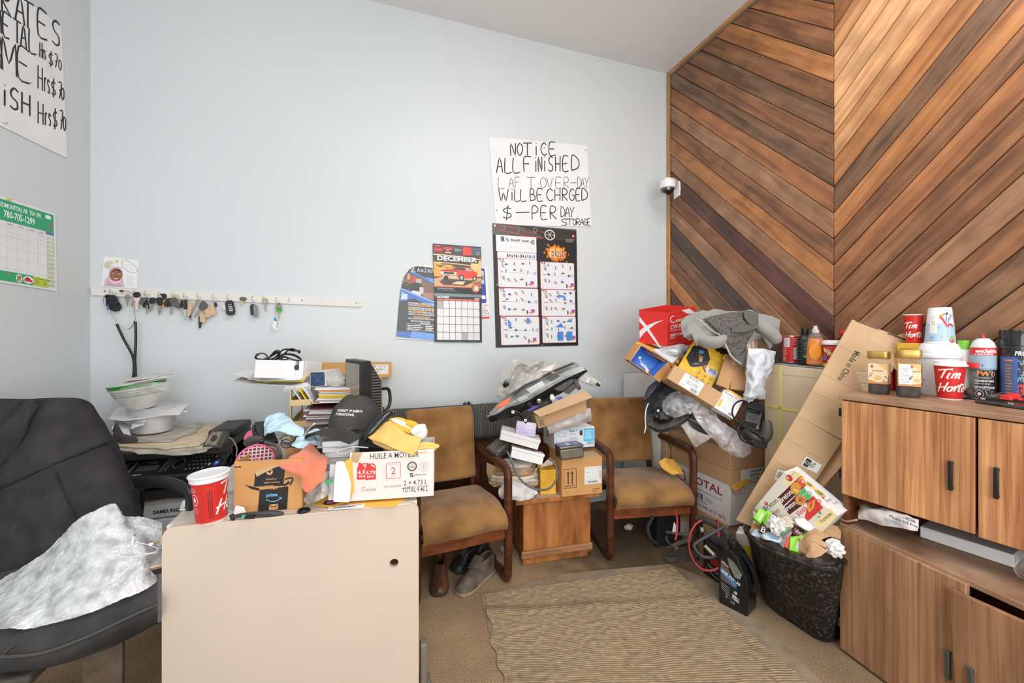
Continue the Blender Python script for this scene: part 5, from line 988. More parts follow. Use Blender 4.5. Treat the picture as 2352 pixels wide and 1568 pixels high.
k.text('2 × 4.73 L',kx(1490),oy(1490,1140),.0175,OT,w=.089,bold=.004);k.text('containers / contenants',kx(1478),oy(1478,1180),.007,OT,w=.097);k.text('TOTAL 9.46 L',kx(1465),oy(1465,1248),.017,OT,w=.098,bold=.004);k.text('2021/12/29 04:58',kx(1195),oy(1195,1185),.009,(130,122,120),w=.064);k.text('D1308FAI025',kx(868),oy(868,1245),.009,(140,132,130),w=.055);k.text('WED',kx(870),oy(870,1200),.006,(150,142,140),w=.014);k.build('print',oil)
tv=MB().use(CARD2).patch([[T@V((.005,-.002,h_-.03)),T@V((.03,-.010,h_-.035))],[T@V((.006,-.002,h_-.008)),T@V((.04,-.009,h_-.006))],[T@V((.01,-.001,h_+.001)),T@V((.045,-.002,h_+.001))]],4,4,.001,.002,30,2);tv.build('torn_corner',oil)
# envelopes beneath, torn white envelope, stack of papers, zip bag
e1=[PZ(720,1158,ZD+.001),PZ(760,1166,ZD+.001),PZ(905,1164,ZD+.001),PZ(932,1145,ZD+.001),PZ(930,1125,ZD+.001),PZ(750,1130,ZD+.001)];tag(MB().use(YEL).slab([p+V((0,0,.004))for p in e1],.004,V((0,0,-1))).build('envelope'),'orange yellow envelope lying under the white oil carton','envelope','envelopes on the desk')
e2=[PZ(724,1160,ZD+.006),PZ(765,1166,ZD+.006),PZ(800,1150,ZD+.006),PZ(790,1135,ZD+.006),PZ(745,1138,ZD+.006)];en=thing('window_envelope','yellow envelope with a dark disc showing in its window','envelope',e2[0],'envelopes on the desk');MB().use(YEL).slab([p+V((0,0,.003))for p in e2],.003,V((0,0,-1))).build('envelope_body',en)
dp=PZ(760,1153,ZD+.0092);MB(Matrix.Translation(dp)).use(M('disc_black',(44,42,44),.2)).lathe([(.026,0),(.026,.0012)],30).use(M('disc_pink',(206,90,160),.3)).lathe([(.016,.0013),(.016,.0016)],24).build('disc',en)
e3=[PZ(751,1172,ZD+.0055),PZ(836,1166,ZD+.0055),PZ(838,1156,ZD+.0055),PZ(756,1163,ZD+.0055)];bs_=flatsheet('boarding_stub','white printed ticket stub lying in front of the yellow envelopes','paper',[p+V((0,0,.001))for p in e3],.0008,PAPER);k=PR(fn=BIL([p+V((0,0,.001))for p in e3]));k.lines(.12,.3,.85,.7,2,(90,90,94));k.line([(.55,.4),(.7,.7),(.95,.8)],.08,(50,50,54),3);k.build('print',bs_)
we=[[P(766,1152,1.475),P(802,1153,1.485)],[P(768,1110,1.49),P(805,1110,1.49)],[P(771,1068,1.505),P(790,1064,1.505)],[P(773,1060,1.51),P(786,1058,1.51)]]
tag(MB().use(PAPER).patch(we,5,5,.006,.003,14,3).build('torn_envelope'),'torn white envelope standing upright beside the oil carton','envelope');we=[[P(x-12,y-2,d_+.03),P(x+4,y-2,d_+.03)]for x,y,d_ in((766,1150,1.475),(768,1110,1.49),(770,1068,1.505))];tag(MB().use(PAPER2).patch(we,4,4,.004,.002,14,8).build('letter'),'grey white letter standing behind the torn envelope','paper')
tag(MB().use(YEL).patch([[P(800,1152,1.50),P(812,1130,1.515)],[P(800,1100,1.50),P(812,1100,1.52)],[P(790,1060,1.51),P(808,1050,1.525)]],4,4,.002,.002,12,4).build('padded_envelope'),'bright yellow envelope squeezed beside the oil carton side','envelope')
ps2=thing('paper_ream','stack of white forms propping up the black cap and phone','papers',(-.2,1.9,ZD))
pa0,pb0=P(742,1060,1.62),P(902,1048,1.68)
for i in range(9):
 z=ZD+i*.024;j=.006*math.sin(i*2.3);MB().use([PAPER,PAPER2,M('blue_folder',(150,168,190),.6)][0 if i>6 else(i*5%3)]).prism([(pa0.x+j,pa0.y+j),(pb0.x+j+.01,pb0.y),(pb0.x+.02,pb0.y+.24),(pa0.x-.02,pa0.y+.26+j)],z,z+.0225).build('form_bundle',ps2,bevel=.002)
zs=ZD+9*.024
fp=[P(728,1028,1.60),P(820,1029,1.63),P(822,1003,1.72),P(745,1000,1.72)];f1=flatsheet('invoice','curved printed invoice sheet sticking out below the cap visor','paper',fp,.001,PAPER);k=PR(fn=BIL(fp));k.lines(.05,.1,.5,.25,1,(150,150,154));k.bars(.3,.5,.45,.9,n=6,vert=True);k.lines(.15,.5,.28,.9,4,(90,90,94));k.lines(.55,.55,.9,.9,3,(120,120,124));k.build('print',f1)
tag(MB().use(M('yellow_note',(230,210,90),.6)).slab([P(817,1010,1.66),P(824,1010,1.66),P(824,996,1.70),P(818,996,1.70)],.001).build('sticky_note'),'small yellow sticky note peeking out beside the black phone handset','paper')
zb=thing('zip_bag','crumpled clear zip bag with a green seal strip beside the parcel box','bag',P(735,1150,1.5));MB().use(CLEAR('dull_bag',(190,188,182),.5,.15,16)).patch([[P(*p)for p in r]for r in(((705,1130,1.51),(725,1110,1.49),(745,1085,1.5),(752,1090,1.52)),((700,1145,1.50),(722,1130,1.47),(745,1115,1.48),(756,1110,1.51)),((702,1158,1.49),(725,1152,1.465),(748,1140,1.47),(758,1130,1.5)))],7,7,.002,.01,18,4,.008,18).build('film',zb)
MB().use(M('green_zip',(36,150,80),.4)).slab([P(746,1114,1.482),P(764,1108,1.492),P(764,1099,1.494),P(746,1105,1.484)],.002).use(M('purple_zip',(150,80,120),.4)).slab([P(746,1104,1.484),P(764,1098,1.494),P(764,1096,1.494),P(746,1102,1.484)],.002).build('zip_strip',zb)
# orange cloth
ORG=M('orange_microfibre',(232,128,96),.95,.06,40,.5,500,spec=.05,sheen=.4)
oc=[[(700,1030,1.60),(712,1018,1.61),(728,1026,1.60),(738,1040,1.585),(752,1048,1.57)],
 [(680,1042,1.55),(700,1036,1.545),(718,1040,1.54),(738,1056,1.53),(750,1068,1.525)],
 [(655,1056,1.50),(680,1058,1.485),(705,1062,1.475),(730,1078,1.48),(746,1090,1.485)],
 [(642,1070,1.47),(668,1078,1.452),(695,1082,1.445),(718,1095,1.45),(742,1104,1.465)],
 [(685,1090,1.455),(690,1098,1.445),(704,1110,1.44),(722,1112,1.445),(735,1108,1.455)],
 [(690,1110,1.45),(694,1120,1.443),(704,1129,1.44),(716,1126,1.442),(728,1112,1.45)]]
tag(MB().use(ORG).patch([[P(*p)for p in r]for r in oc],10,10,.004,.005,16,6,.008,16).build('microfibre_cloth'),'orange microfibre cloth draped over the parcel box corner','cloth')
# respirator
rs=thing('respirator','grey half mask respirator with two pink round filters','mask',P(590,1060,1.62));PK=M('pink_filter',(206,96,132),.5,.08,12);PKL=M('pale_pink_grille',(214,160,166),.55,.08,12);RGY=M('mask_grey',(168,158,146),.55,.1,12);RDK=M('mask_strap',(88,86,84),.6,.15,20)
nrm=(CAM-P(590,1058,1.56)).normalized();nrm=(nrm+V((-.15,0,.35))).normalized();Tf=FR(P(590,1062,1.56),nrm.orthogonal(),nrm)
Tf=Matrix((nrm.cross(V((0,0,1))).normalized(),V((0,0,1))-nrm*nrm.z,nrm)).transposed().to_4x4();Tf.col[0].xyz=-V(Tf.col[0].xyz);v1=V(Tf.col[2].xyz).cross(V(Tf.col[0].xyz)).normalized();Tf.col[1].xyz=v1;Tf.translation=P(587,1060,1.56)
MB(Tf).use(PK).lathe([(.06,-.012),(.067,-.004),(.069,.004),(.066,.008),(.062,.006),(.061,.0)],36,cap=(True,False)).build('filter_rim',rs)
MB(Tf).use(M('filter_media',(88,84,84),.8,.2,60)).lathe([(.06,-.002),(.002,-.001)],30,cap=(False,True)).build('filter_media',rs)
gm=MB(Tf).use(PKL)
for i in range(-4,5):
 s_=i*.0138;L_=math.sqrt(max(0,.0615**2-s_**2));gm.box(s_-.0022,s_+.0022,-L_,L_,.001,.004);gm.box(-L_,L_,s_-.0022,s_+.0022,.0008,.0038)
gm.lathe([(.014,.003),(.014,.006),(.011,.006),(.011,.003)],20,cap=(False,False));gm.build('filter_grille',rs);MB(Tf).use(PK).lathe([(.009,.002),(.009,.006),(.001,.007)],18).build('filter_boss',rs)
MB().use(RGY).tube(crom([P(628,1052,1.62),P(640,1046,1.65),P(658,1044,1.68),P(668,1048,1.71)],5),[.05,.054,.042,.02],18,flat=.8).build('face_piece',rs)
MB().use(RDK).tube(crom([P(610,1017,1.60),P(635,1024,1.585),P(645,1045,1.58),(P(640,1060,1.585))],5),[.012,.012,.01,.008],8,flat=.5).build('bracket',rs);MB().use(RDK).tube(crom([P(566,1020,1.68),P(580,1010,1.66),P(600,1008,1.63)],5),[.016,.02,.012],10,flat=.6).build('valve_cover',rs);MB().use(DKGREY).tube([P(632,1060,1.57),P(645,1045,1.575)],[.01,.005],8).build('clip',rs)
T2=Tf.copy();T2.translation=P(584,1004,1.80);MB(T2).use(PK).lathe([(.036,-.01),(.04,.0),(.036,.005),(.002,.004)],30).build('filter_rim',rs)
# wallet, glasses, blue towels
wl=tag(MB().use(M('black_leather',(44,45,48),.5,.15,30)).slab([P(596,1012,1.66),P(640,1012,1.68),P(618,964,1.78),P(584,968,1.74)],.03).slab([P(582,992,1.70),P(590,1012,1.67),P(586,972,1.75),P(580,976,1.74)],.02).build('wallet',bevel=.006),'black leather case behind the respirator and blue towel','case')
BLU=M('blue_shop_towel',(186,212,226),.85,.05,12);
b1=[[(607,985,1.70),(612,962,1.73),(630,948,1.76),(655,950,1.76),(662,962,1.74)],[(603,995,1.66),(625,972,1.68),(648,962,1.70),(670,968,1.70),(690,982,1.70)],[(605,995,1.64),(630,985,1.645),(655,980,1.65),(675,985,1.655),(698,988,1.67)],[(612,997,1.64),(632,992,1.63),(655,993,1.63),(676,1000,1.635),(697,1002,1.65)]]
tag(MB().use(BLU).patch([[P(*p)for p in r]for r in b1],11,11,.003,.006,22,2,.010,24).build('paper_towel'),'crumpled pale blue shop towel lying over the black case','towel','blue shop towels on the desk')
b2=[[(690,1000,1.66),(708,992,1.67),(722,985,1.70),(735,990,1.70)],[(672,1015,1.61),(695,1012,1.61),(715,1008,1.63),(730,1012,1.65)],[(668,1024,1.59),(688,1030,1.58),(700,1030,1.59),(708,1022,1.61)]]
tag(MB().use(BLU).patch([[P(*p)for p in r]for r in b2],11,11,.003,.006,22,5,.010,24).build('paper_towel'),'second blue shop towel crumpled between the orange cloth and the cap','towel','blue shop towels on the desk')
gl=thing('eyeglasses','thin framed black reading glasses resting on the blue towel','glasses',P(660,1010,1.6));GB=M('glasses_black',(30,28,28),.35)
for cx,cy,rx,ry,d_ in((661,1008,15,9,1.588),(657,1019,12,10,1.575)):MB().use(GB).tube([P(cx+rx*math.cos(a*.449),cy+ry*math.sin(a*.449),d_)for a in range(14)],.0016,6,closed=True).build('rim',gl)
MB().use(GB).tube(crom([P(646,1006,1.588),P(625,1011,1.59),P(605,1010,1.61),P(594,1005,1.64)],5),.0016,6).build('temple',gl);MB().use(GB).tube(crom([P(646,1017,1.576),P(668,1018,1.57),P(674,1010,1.585)],4),.0016,6).build('temple',gl)
ch_=tag(MB().use(METAL).tube(crom([P(698,1000,1.645),P(712,982,1.68),P(722,973,1.70)],4),[.005,.006,.009],8).use(BLACK).tube([P(696,1003,1.64),P(720,978,1.69)],.003,6).build('nail_clipper'),'shiny chrome clipper poking out between towel and cap','clipper')
# cap
CAPM=M('charcoal_cap',(56,56,55),.9,.1,6,.2,500,spec=.1,c2=(74,72,69),th=(.45,.75));cpx=thing('baseball_cap','charcoal baseball cap with white university lettering','cap',P(800,1000,1.72))
cc=P(814,980,1.75);x_=(RT*.95+FW*.25).normalized();fwd=(-FW*.9-RT*.30).normalized();side=V((0,0,1)).cross(fwd).normalized();tilt=Matrix.Rotation(math.radians(-10),3,side)
def cp3(f,s_,u):return cc+tilt@(fwd*f+side*s_+V((0,0,1))*u)
rows=[]
for i in range(8):
 t_=i/7;a_=t_*1.45;rr_=math.cos(a_)**.75;zz=math.sin(a_)*.134
 rows.append([cp3(rr_*.115*math.cos(j*6.2832/16)*(1.08 if math.cos(j*6.2832/16)<0 else 1),rr_*.098*math.sin(j*6.2832/16),zz+.012*noise.noise(V((j,i,2))*.6))for j in range(17)])
MB().use(CAPM).patch(rows,3,3,.003,.002,18,2).build('crown',cpx)
vis=[]
for i in range(4):
 t_=i/3;vis.append([cp3(.075+t_*.115*math.cos(s_*.8)+.03*(1-s_*s_),s_*(.105+.008*t_),.006-.034*s_*s_-t_*.02)for s_ in(-1,-.6,-.2,.2,.6,1)])
MB().use(CAPM).patch(vis,5,5,.004,0,10).build('visor',cpx);MB().use(CAPM).tube([cp3(-.0,0,.131),cp3(-.0,0,.138)],[.008,.004],10).build('top_button',cpx)
def capmap(u,v,n):
 a_=u/.1+.5;t_=math.asin(min(.99,v/.134));r_=math.cos(t_)**.75;return cp3((r_*.115+n)*math.cos(a_),(r_*.098+n)*math.sin(a_),v+n)
k=PR(fn=lambda u,v,n:capmap(u,v,n),base=.0035);k.text('UNIVERSITY OF ALBERTA',-.06,.064,.0095,(226,222,216),w=.112,bold=.02);k.text('INTERNATIONAL',-.06,.049,.0095,(226,222,216),w=.08,bold=.02);k.build('lettering',cpx)
# handset and base
hs=thing('stapler','glossy black long arm stapler leaning open next to the cap','stapler',P(850,1020,1.62));MB().use(M('gloss_black',(22,22,24),.16,.1,8,coat=.6)).tube(crom([P(836,1012,1.60),P(850,990,1.605),P(872,966,1.63),P(893,949,1.66),P(901,948,1.675)],5),[.014,.02,.021,.019,.01],12,flat=.75).build('handset',hs)
MB().use(BLACK).slab([P(822,1022,1.60),P(880,1028,1.60),P(876,1010,1.63),P(848,1000,1.65),P(826,998,1.65)],.05).build('base',hs,bevel=.005)
MB().use(WCB).tube(crom([P(846,1028,1.6),P(810,1026,1.59),P(778,1034,1.58),P(778,1041,1.575),P(800,1038,1.585),P(812,1028,1.6)],6),.0022,6).build('cord',hs)
# gloves
GLY=M('yellow_glove',(224,184,108),.85,.08,14,.15,200,spec=.1);GLO=M('golden_glove',(232,176,66),.85,.08,14,spec=.1);GLW=M('white_glove_leather',(220,216,210),.8,.05,12);GLI=M('glove_lining',(186,172,160),.95,.1,60)
gv=thing('work_gloves','pair of yellow and white leather work gloves flopped over the oil carton','gloves',P(930,1035,1.6))
def pt(name,rows,m,par,th=.004,amp=.003,sd=1,fold=0):return MB().use(m).patch([[P(*p)for p in r]for r in rows],6,6,th,amp,16,sd,fold).build(name,par)
pt('cuff',[[(846,1000,1.60),(862,985,1.62),(890,968,1.64),(905,974,1.63)],[(848,1006,1.58),(880,1000,1.585),(915,995,1.59),(940,998,1.59)],[(870,1012,1.56),(905,1020,1.56),(940,1018,1.56),(966,1006,1.57)],[(902,1028,1.55),(930,1038,1.55),(945,1044,1.55),(954,1040,1.555)]],GLY,gv)
pt('cuff_lower',[[(852,1006,1.585),(880,1020,1.58),(920,1030,1.575),(950,1036,1.57)],[(858,1016,1.575),(890,1032,1.57),(925,1044,1.565),(950,1047,1.56)]],GLY,gv,.005)
pt('lining',[[(850,1004,1.59),(885,1014,1.585),(920,1026,1.58),(948,1036,1.575)],[(856,1012,1.583),(890,1027,1.58),(925,1039,1.575),(950,1043,1.57)]],GLI,gv,.004)
pt('palm',[[(893,962,1.66),(915,958,1.67),(935,965,1.67),(955,975,1.66)],[(895,972,1.645),(920,975,1.645),(945,985,1.64),(965,990,1.64)],[(912,985,1.625),(932,992,1.62),(950,1002,1.615),(962,1005,1.62)]],GLO,gv,.01,.004,3,.003)
pt('palm_strip',[[(898,960,1.657),(920,964,1.655),(945,975,1.65)],[(900,966,1.65),(925,978,1.642),(950,986,1.64)]],GLW,gv,.004)
for a,b,c_,r in(((948,995,1.625),(962,985,1.63),(978,978,1.635),.022),((955,1008,1.61),(970,1000,1.615),(978,985,1.63),.02)):MB().use(GLW).tube(crom([P(*a),P(*b),P(*c_)],5),[r,r*1.1,r*.5],14,flat=.8).build('finger',gv)
MB().use(GLO).tube(crom([P(935,972,1.66),P(950,976,1.655),P(960,982,1.65)],5),[.016,.016,.01],12).build('finger',gv)
pt('second_cuff',[[(962,1018,1.575),(980,1014,1.585),(1000,1018,1.6),(1010,1022,1.61)],[(958,1032,1.565),(980,1030,1.575),(1000,1030,1.59),(1008,1026,1.6)]],GLY,gv,.004,.003,7)
pt('second_cuff',[[(962,1034,1.57),(985,1030,1.58),(1004,1027,1.6)],[(960,1042,1.565),(985,1038,1.575),(1000,1034,1.595)]],GLY,gv,.004,.002,8)
# letter organizer -----------------------------------------------------------------
TANP=M('beige_plastic',(206,176,128),.5,.05,8);og=thing('letter_tray','beige stacking letter trays against the wall full of folders and forms','tray',(-.24,2.45,ZD))
oxl,oxr,oyf,oyb=-.395,.02,2.13,2.46
for i,z in enumerate((ZD,.843,.948,1.05)):
 MB().use(TANP).box(oxl,oxr,oyf,oyb,z,z+.006).box(oxl,oxl+.09,oyf-.006,oyf,z-.004,z+.024).box(oxr-.12,oxr,oyf-.006,oyf,z-.004,z+.024).box(oxl,oxl+.004,oyf,oyb,z,z+.028).box(oxr-.004,oxr,oyf,oyb,z,z+.028).build('tray',og)
 for y in(oyf-.002,oyb-.04):
  for x in(oxl,oxr-.004):MB().use(TANP).box(x,x+.005,y,y+.03,z,z+(.1 if i<3 else .07)).build('post',og)
def sheaf(par,z0,n,mats,x0,x1,y0,y1,sd,th=.004):
 r_=random.Random(sd)
 for i in range(n):
  a,b=x0+r_.uniform(-.015,.015),x1+r_.uniform(-.03,.02);y=y0+r_.uniform(-.015,.01);z=z0+i*(th+.0012)
  rows=[[V((a+(b-a)*u,yy,z+.004*noise.noise(V((u*3,i,sd)))+(.004 if u<.1 else 0)))for u in(0,.33,.66,1)]for yy in(y,(y+y1)/2,y1)]
  o=MB().use(mats[i%len(mats)]).patch(rows,3,2,th*.8).build('paper',par)
def stackt(name,label,cat,*a,**k_):t=thing(name,label,cat,V(((a[3]+a[4])/2,(a[5]+a[6])/2,a[0])));sheaf(t,*a,**k_);return t
YF=M('yellow_folder',(238,200,40),.5,.05,6);MRN=M('maroon_folder',(120,60,70),.6)
stackt('form_stack','curled printed forms filling the middle letter tray','papers',.853,13,[PAPER,PAPER2,PAPER],oxl+.08,oxr-.06,oyf-.02,oyb-.02,3)
stackt('form_stack','loose grey papers in the bottom letter tray','papers',ZD+.008,13,[PAPER2,NEWS,PAPER],oxl+.1,oxr-.06,oyf-.01,oyb-.02,8)
stackt('form_stack','white and maroon papers squeezed under the top letter tray','papers',.957,14,[PAPER,PAPER2,PAPER,MRN,PAPER],oxl+.07,oxr-.03,oyf-.01,oyb-.02,5)
stackt('folder_stack','yellow and orange folders bulging from the top letter tray','folders',1.058,9,[PAPER,M('pinkish_paper',(220,200,190),.7),PAPER,YF,YF,PAPER2,PAPER,M('orange_folder',(224,140,60),.6),PAPER],oxl+.12,oxr-.03,oyf-.02,oyb-.02,6,th=.0065)
for i,(x,m)in enumerate(((oxl+.03,PAPER2),(oxl+.055,YF),(oxl+.075,PAPER))):tag(MB().use(m).slab([V((x+.02,oyf-.005,1.058)),V((x+.02,oyb-.1,1.058)),V((x-.02,oyb-.1,1.128)),V((x-.02,oyf-.005,1.128))],.004,V((1,0,.3)).normalized()).build('folder'),['grey folder standing on edge at the end of the top tray','yellow folder standing on edge in the top tray','white folder leaning against the yellow upright folder'][i],'folder','upright folders in the top tray')
# papers on the organizer
for i,(pts,m,lb)in enumerate((
 (((558,886,2.05),(690,894,1.96),(722,878,2.05),(600,868,2.25)),PAPER,'white sheets with coloured band curling off the letter tray, lowest of the loose papers'),
 (((534,878,2.08),(600,884,2.0),(660,872,2.15),(560,862,2.25)),PAPER2,'white sheet jutting furthest out over the tray side'),
 (((530,858,2.12),(600,872,2.02),(660,866,2.2),(570,850,2.28)),PAPER,'upper white sheet jutting out below the foam box'),
 (((586,874,1.99),(695,876,1.95),(732,832,2.2),(620,845,2.28)),M('bright_yellow_paper',(236,206,70),.6),'bright yellow sheet below the white foam box'),
 (((584,872,1.985),(690,872,1.94),(728,832,2.2),(615,842,2.28)),PAPER,'white sheet directly under the foam box'),
 (((568,870,2.0),(586,870,1.985),(625,842,2.26),(600,842,2.28)),CREAM,'beige card corner sticking out beside the foam box'))):
 q=[P(*p)for p in pts]
 for z_ in q:z_.z=max(z_.z,1.134+.0055*i)
 o=MB().use(m).patch([[q[0],q[0].lerp(q[1],.5)+V((0,0,-.002)),q[1]],[q[0].lerp(q[3],.5),(q[0]+q[1]+q[2]+q[3])/4,q[1].lerp(q[2],.5)],[q[3],q[3].lerp(q[2],.5),q[2]]],4,4,.0025,.001,9,i).build('paper_sheet');tag(o,lb,'paper','papers on the letter tray')
rolled=MB().use(PAPER2).patch([[P(*p)for p in r]for r in(((650,898,1.95),(680,902,1.94),(705,896,1.95)),((655,888,1.95),(690,890,1.93),(712,884,1.95)),((680,882,1.98),(705,878,1.96),(714,890,1.955)),((704,880,1.98),(712,892,1.95),(706,904,1.945)))],5,5,.004,.001,9,1).build('paper_roll');tag(rolled,'curled end of grey papers hanging from the letter tray front','paper')
# foam box
FOAM=M('white_foam',(230,230,229),.8,.02,10,.1,300)
a,b=P(582,868,1.95),P(694,871,1.972);T,w_,h_=FB(a,b,P(583,829,1.965));fb=thing('foam_box','white foam packing tray holding adapters and a looped black cable','foam box',T@V((w_/2,.1,0)));h_=.09;d_=.25;T=T@Matrix.Rotation(math.radians(5),4,'X')
MB(T).use(FOAM).box(0,w_*.83,0,.03,0,h_).box(w_*.83,w_*.9,0,.03,0,.045).box(w_*.9,w_,0,.03,0,h_).box(0,w_,d_-.025,d_,0,h_).box(0,.025,.03,d_-.025,0,h_).box(w_-.025,w_,.03,d_-.025,0,h_).box(0,w_,.03,d_-.025,0,.02).build('foam_tray',fb,bevel=.004)
ad=tag(MB(T).use(WHITEP).box(.05,.12,.06,.15,.021,.085).box(.125,.165,.07,.16,.021,.09).build('power_adapter',bevel=.006),'white plastic adapter inside the foam tray','adapter');tag(MB(T).use(DKGREY).tube([(w_*.865,-.002,.058),(w_*.865,.09,.058)],.012,10).build('plug'),'grey black plug in the notch of the foam tray','plug')
cab=thing('black_cable','looped flat black cable on top of the white foam tray','cable',P(640,835,2.05));CV6=cv(560,780,6.533)
for q in('250,300 300,240 400,190 520,110 500,180 400,230 190,225 210,160 310,150 400,240 480,240','330,260 450,240 520,190 560,110 640,85 740,105 835,110 830,130 760,90 680,90 600,160 480,230','480,240 600,160 750,170 850,230 840,255 740,240 620,200 560,220 480,200','440,170 520,110 500,100 440,140 350,240','520,225 580,240 660,230 640,200 570,200'):MB().use(M('cable_black',(24,25,27),.3,.1,20)).tube(crom([P(x,y+9,2.03+.05*math.sin(i*1.7))for i,(x,y)in enumerate(CV6(q))],5),.0058,8,flat=.6).build('cable_loop',cab)
# navy box, cloth, long carton
a,b=P(713,888,1.985),P(748,887,1.98);T,w_,h_=FB(a,b,P(713,854,1.985));nb=cbox('navy_box','small box with navy blue folded end standing on the yellow folders','box',T,w_,.15,h_,M('pale_box',(206,200,196),.6));k=PR(face(T,'front',w_,.1,h_));k.quad(.003,.003,w_-.003,h_-.002,(44,62,98));k.line([(.004,.004),(w_-.004,h_-.004)],.0012,(100,120,156));k.line([(.004,h_-.004),(w_-.004,.004)],.0012,(100,120,156));k.circ(w_/2,h_*.45,.008,(70,86,120));k.build('print',nb);k=PR(face(T,'right',w_,.15,h_));k.circ(.03,.03,.012,(226,150,120));k.build('side_print',nb)
tag(MB().use(M('grey_cloth',(182,178,172),.85,.06,12)).blob(P(772,873,2.04),.055,.06,.042,.2,2.2,3).build('cloth_pouch'),'pale grey crumpled cloth beside the navy box','cloth')
a,b=PY(700,870,2.80),PY(899,866,2.80);T,w_,h_=FB(a,b,PY(700,833,2.80));lcx=cbox('long_carton','long flat tan carton with white shipping label along the wall behind the screen','box',T,w_,.085,.095,M('kraft_carton',(206,158,96),.8,.05,8))
k=PR(face(T,'front',w_,.085,.095));k.rrect(w_-.17,.022,w_-.02,.085,.003,(226,224,220));k.bars(w_-.155,.065,w_-.1,.08,n=9);k.text('SKLP #',w_-.09,.068,.009,(60,60,60),w=.05);k.text('P21142117',w_-.135,.042,.009,(90,90,90),w=.075);k.text('8UY5UZ71',w_-.135,.03,.008,(60,60,60),w=.06,bold=.02);k.lines(w_-.15,.05,w_-.03,.062,2,(120,120,120));k.build('print',lcx)
shelf=MB().use(TANP).box(oxl+.02,oxr,2.6,2.86,ZD,PY(700,870,2.80).z).build('file_box');tag(shelf,'beige file box standing behind the letter trays under the long carton','box')
# monitor, screen facing the office chair
mo=thing('monitor','black flat monitor seen from its edge with ribbed back vents','monitor',P(850,970,2.0))
mA,mB_=P(793,824,2.02),P(828,836,1.86)  # top corners of the screen face: far, near
zt_,zb_=mA.z,mA.z-.30;u_=(mB_-mA);u_.z=0;L_=u_.length;u_.normalize();nn=V((u_.y,-u_.x,0));nn=nn if nn.x<0 else-nn
To=Matrix((u_,-nn,V((0,0,1)))).transposed().to_4x4();To.translation=V((mA.x,mA.y,zb_))
MB(To).use(BLACK).box(0,L_,0,.05,0,.30).build('bezel',mo,bevel=.004);MB(To).use(M('screen_glass',(150,142,134),.15,.2,3,spec=.7)).box(.012,L_-.016,-.001,.004,.02,.284).build('screen',mo)
MB(To).use(M('monitor_back',(44,44,45),.5)).add([(.01,.05,.01),(L_-.005,.05,.01),(L_-.005,.05,.29),(.01,.05,.29),(.03,.10,.04),(L_-.02,.11,.03),(L_-.02,.11,.2),(.03,.10,.2)],[(0,1,5,4),(1,2,6,5),(2,3,7,6),(3,0,4,7),(4,5,6,7),(3,2,1,0)]).build('back_shell',mo,bevel=.003)
for i in range(17):
 z=.03+i*.0135;f_=min(1,max(.05,(.28-z)/.09));MB(To).use(M('vent_rib',(92,88,84),.5)).box(L_-.0055,L_-.003,.054,.052+.052*f_,z,z+.0055).build('vent_slat',mo)
MB(To).use(BLACK).box(L_/2-.03,L_/2+.03,.06,.085,zd_:=(ZD+.012-zb_),.15).box(L_/2-.09,L_/2+.09,-.04,.14,ZD-zb_+.0005,ZD+.012-zb_).build('stand',mo,bevel=.004)
MB().use(BLACK).tube(crom([To@V((L_-.02,.11,.16)),To@V((L_-.03,.15,.15)),To@V((L_-.03,.155,.08)),To@V((L_-.02,.12,.04))],5),.008,8).build('handle',mo)
# small heap of clothes under wallet and respirator so the pile rests on the desk
rows=[]
pa1=P(548,1085,1.66);pb1=P(742,1082,1.72)
for i in range(4):rows.append([V((pa1.x+(pb1.x-pa1.x)*j/4,pa1.y+.02+i*.1,ZD+.002+(.11 if 0<i<3 and 0<j<4 else(.06 if i in(1,2)else .0))))for j in range(5)])
tag(MB().use(M('dark_jumble',(62,60,62),.8,.3,20)).patch(rows,5,5,.004,.01,9,2).build('dark_cloth'),'dark crumpled cloth under the respirator and black case','cloth')
for i in range(3):
 q=[PZ(515-i*6,1178-i*16,ZD+.001),PZ(548,1176-i*20,ZD+.001),PZ(552,1120-i*18,ZD+.001),PZ(515,1128-i*16,ZD+.001)]
 tag(MB().use([M('mint_paper',(200,216,216),.6),PAPER,PAPER2][i]).slab([p+V((0,0,.003+.006*i))for p in q],.003+.003*i,V((0,0,-1))).build('paper_sheet'),['mint tinted leaflet lying between the red bucket and the parcel','white leaflet behind the mint leaflet on the desk','grey sheet furthest back between bucket and parcel'][i],'paper','leaflets on the desk')
q=[PZ(412,1170,ZD+.003),PZ(436,1172,ZD+.003),PZ(452,1150,ZD+.003),PZ(420,1152,ZD+.003)];tag(MB().use(PAPER).slab([p+V((0,0,.006*(i%2)))for i,p in enumerate(q)],.003,V((0,0,-1))).build('paper_scrap'),'crumpled white paper scrap at the desk edge behind the bucket','paper')
# ================================================================== heap on the side table
def TP(px,py):return PZ(px,py,.402)
def surf(name,label,cat,rows,m,nu=7,nv=7,th=.003,amp=.004,ns=16,sd=1,fold=0,fs_=14,group=None,bevel=0):
 return tag(MB().use(m).patch([[P(*p)for p in r]for r in rows],nu,nv,th,amp,ns,sd,fold,fs_).build(name),label,cat,group)
a,b=TP(1290,1141),TP(1383,1131);T,w_,h_=FB(a,b,V((a.x,a.y,a.z+.22)));h_=.222
ab=obox('arrow_box','open brown carton with two upright arrows and white shipping label on the side table','box',T,w_,.22,h_,CARD3,flaps=(('left',.05,1.3),))
MB(T).use(CARD2).box(.03,w_-.002,.0,.2,h_+.001,h_+.004).build('flap',ab)
k=PR(face(T,'front',w_,.22,h_));kx=lambda x:(x-1400)/(2145-1400)*w_;ky=lambda y:(1415-y)/(1415-740)*h_
def slx(x,y):return ky(y+(x-1400)*.085)
BK=(42,34,28)
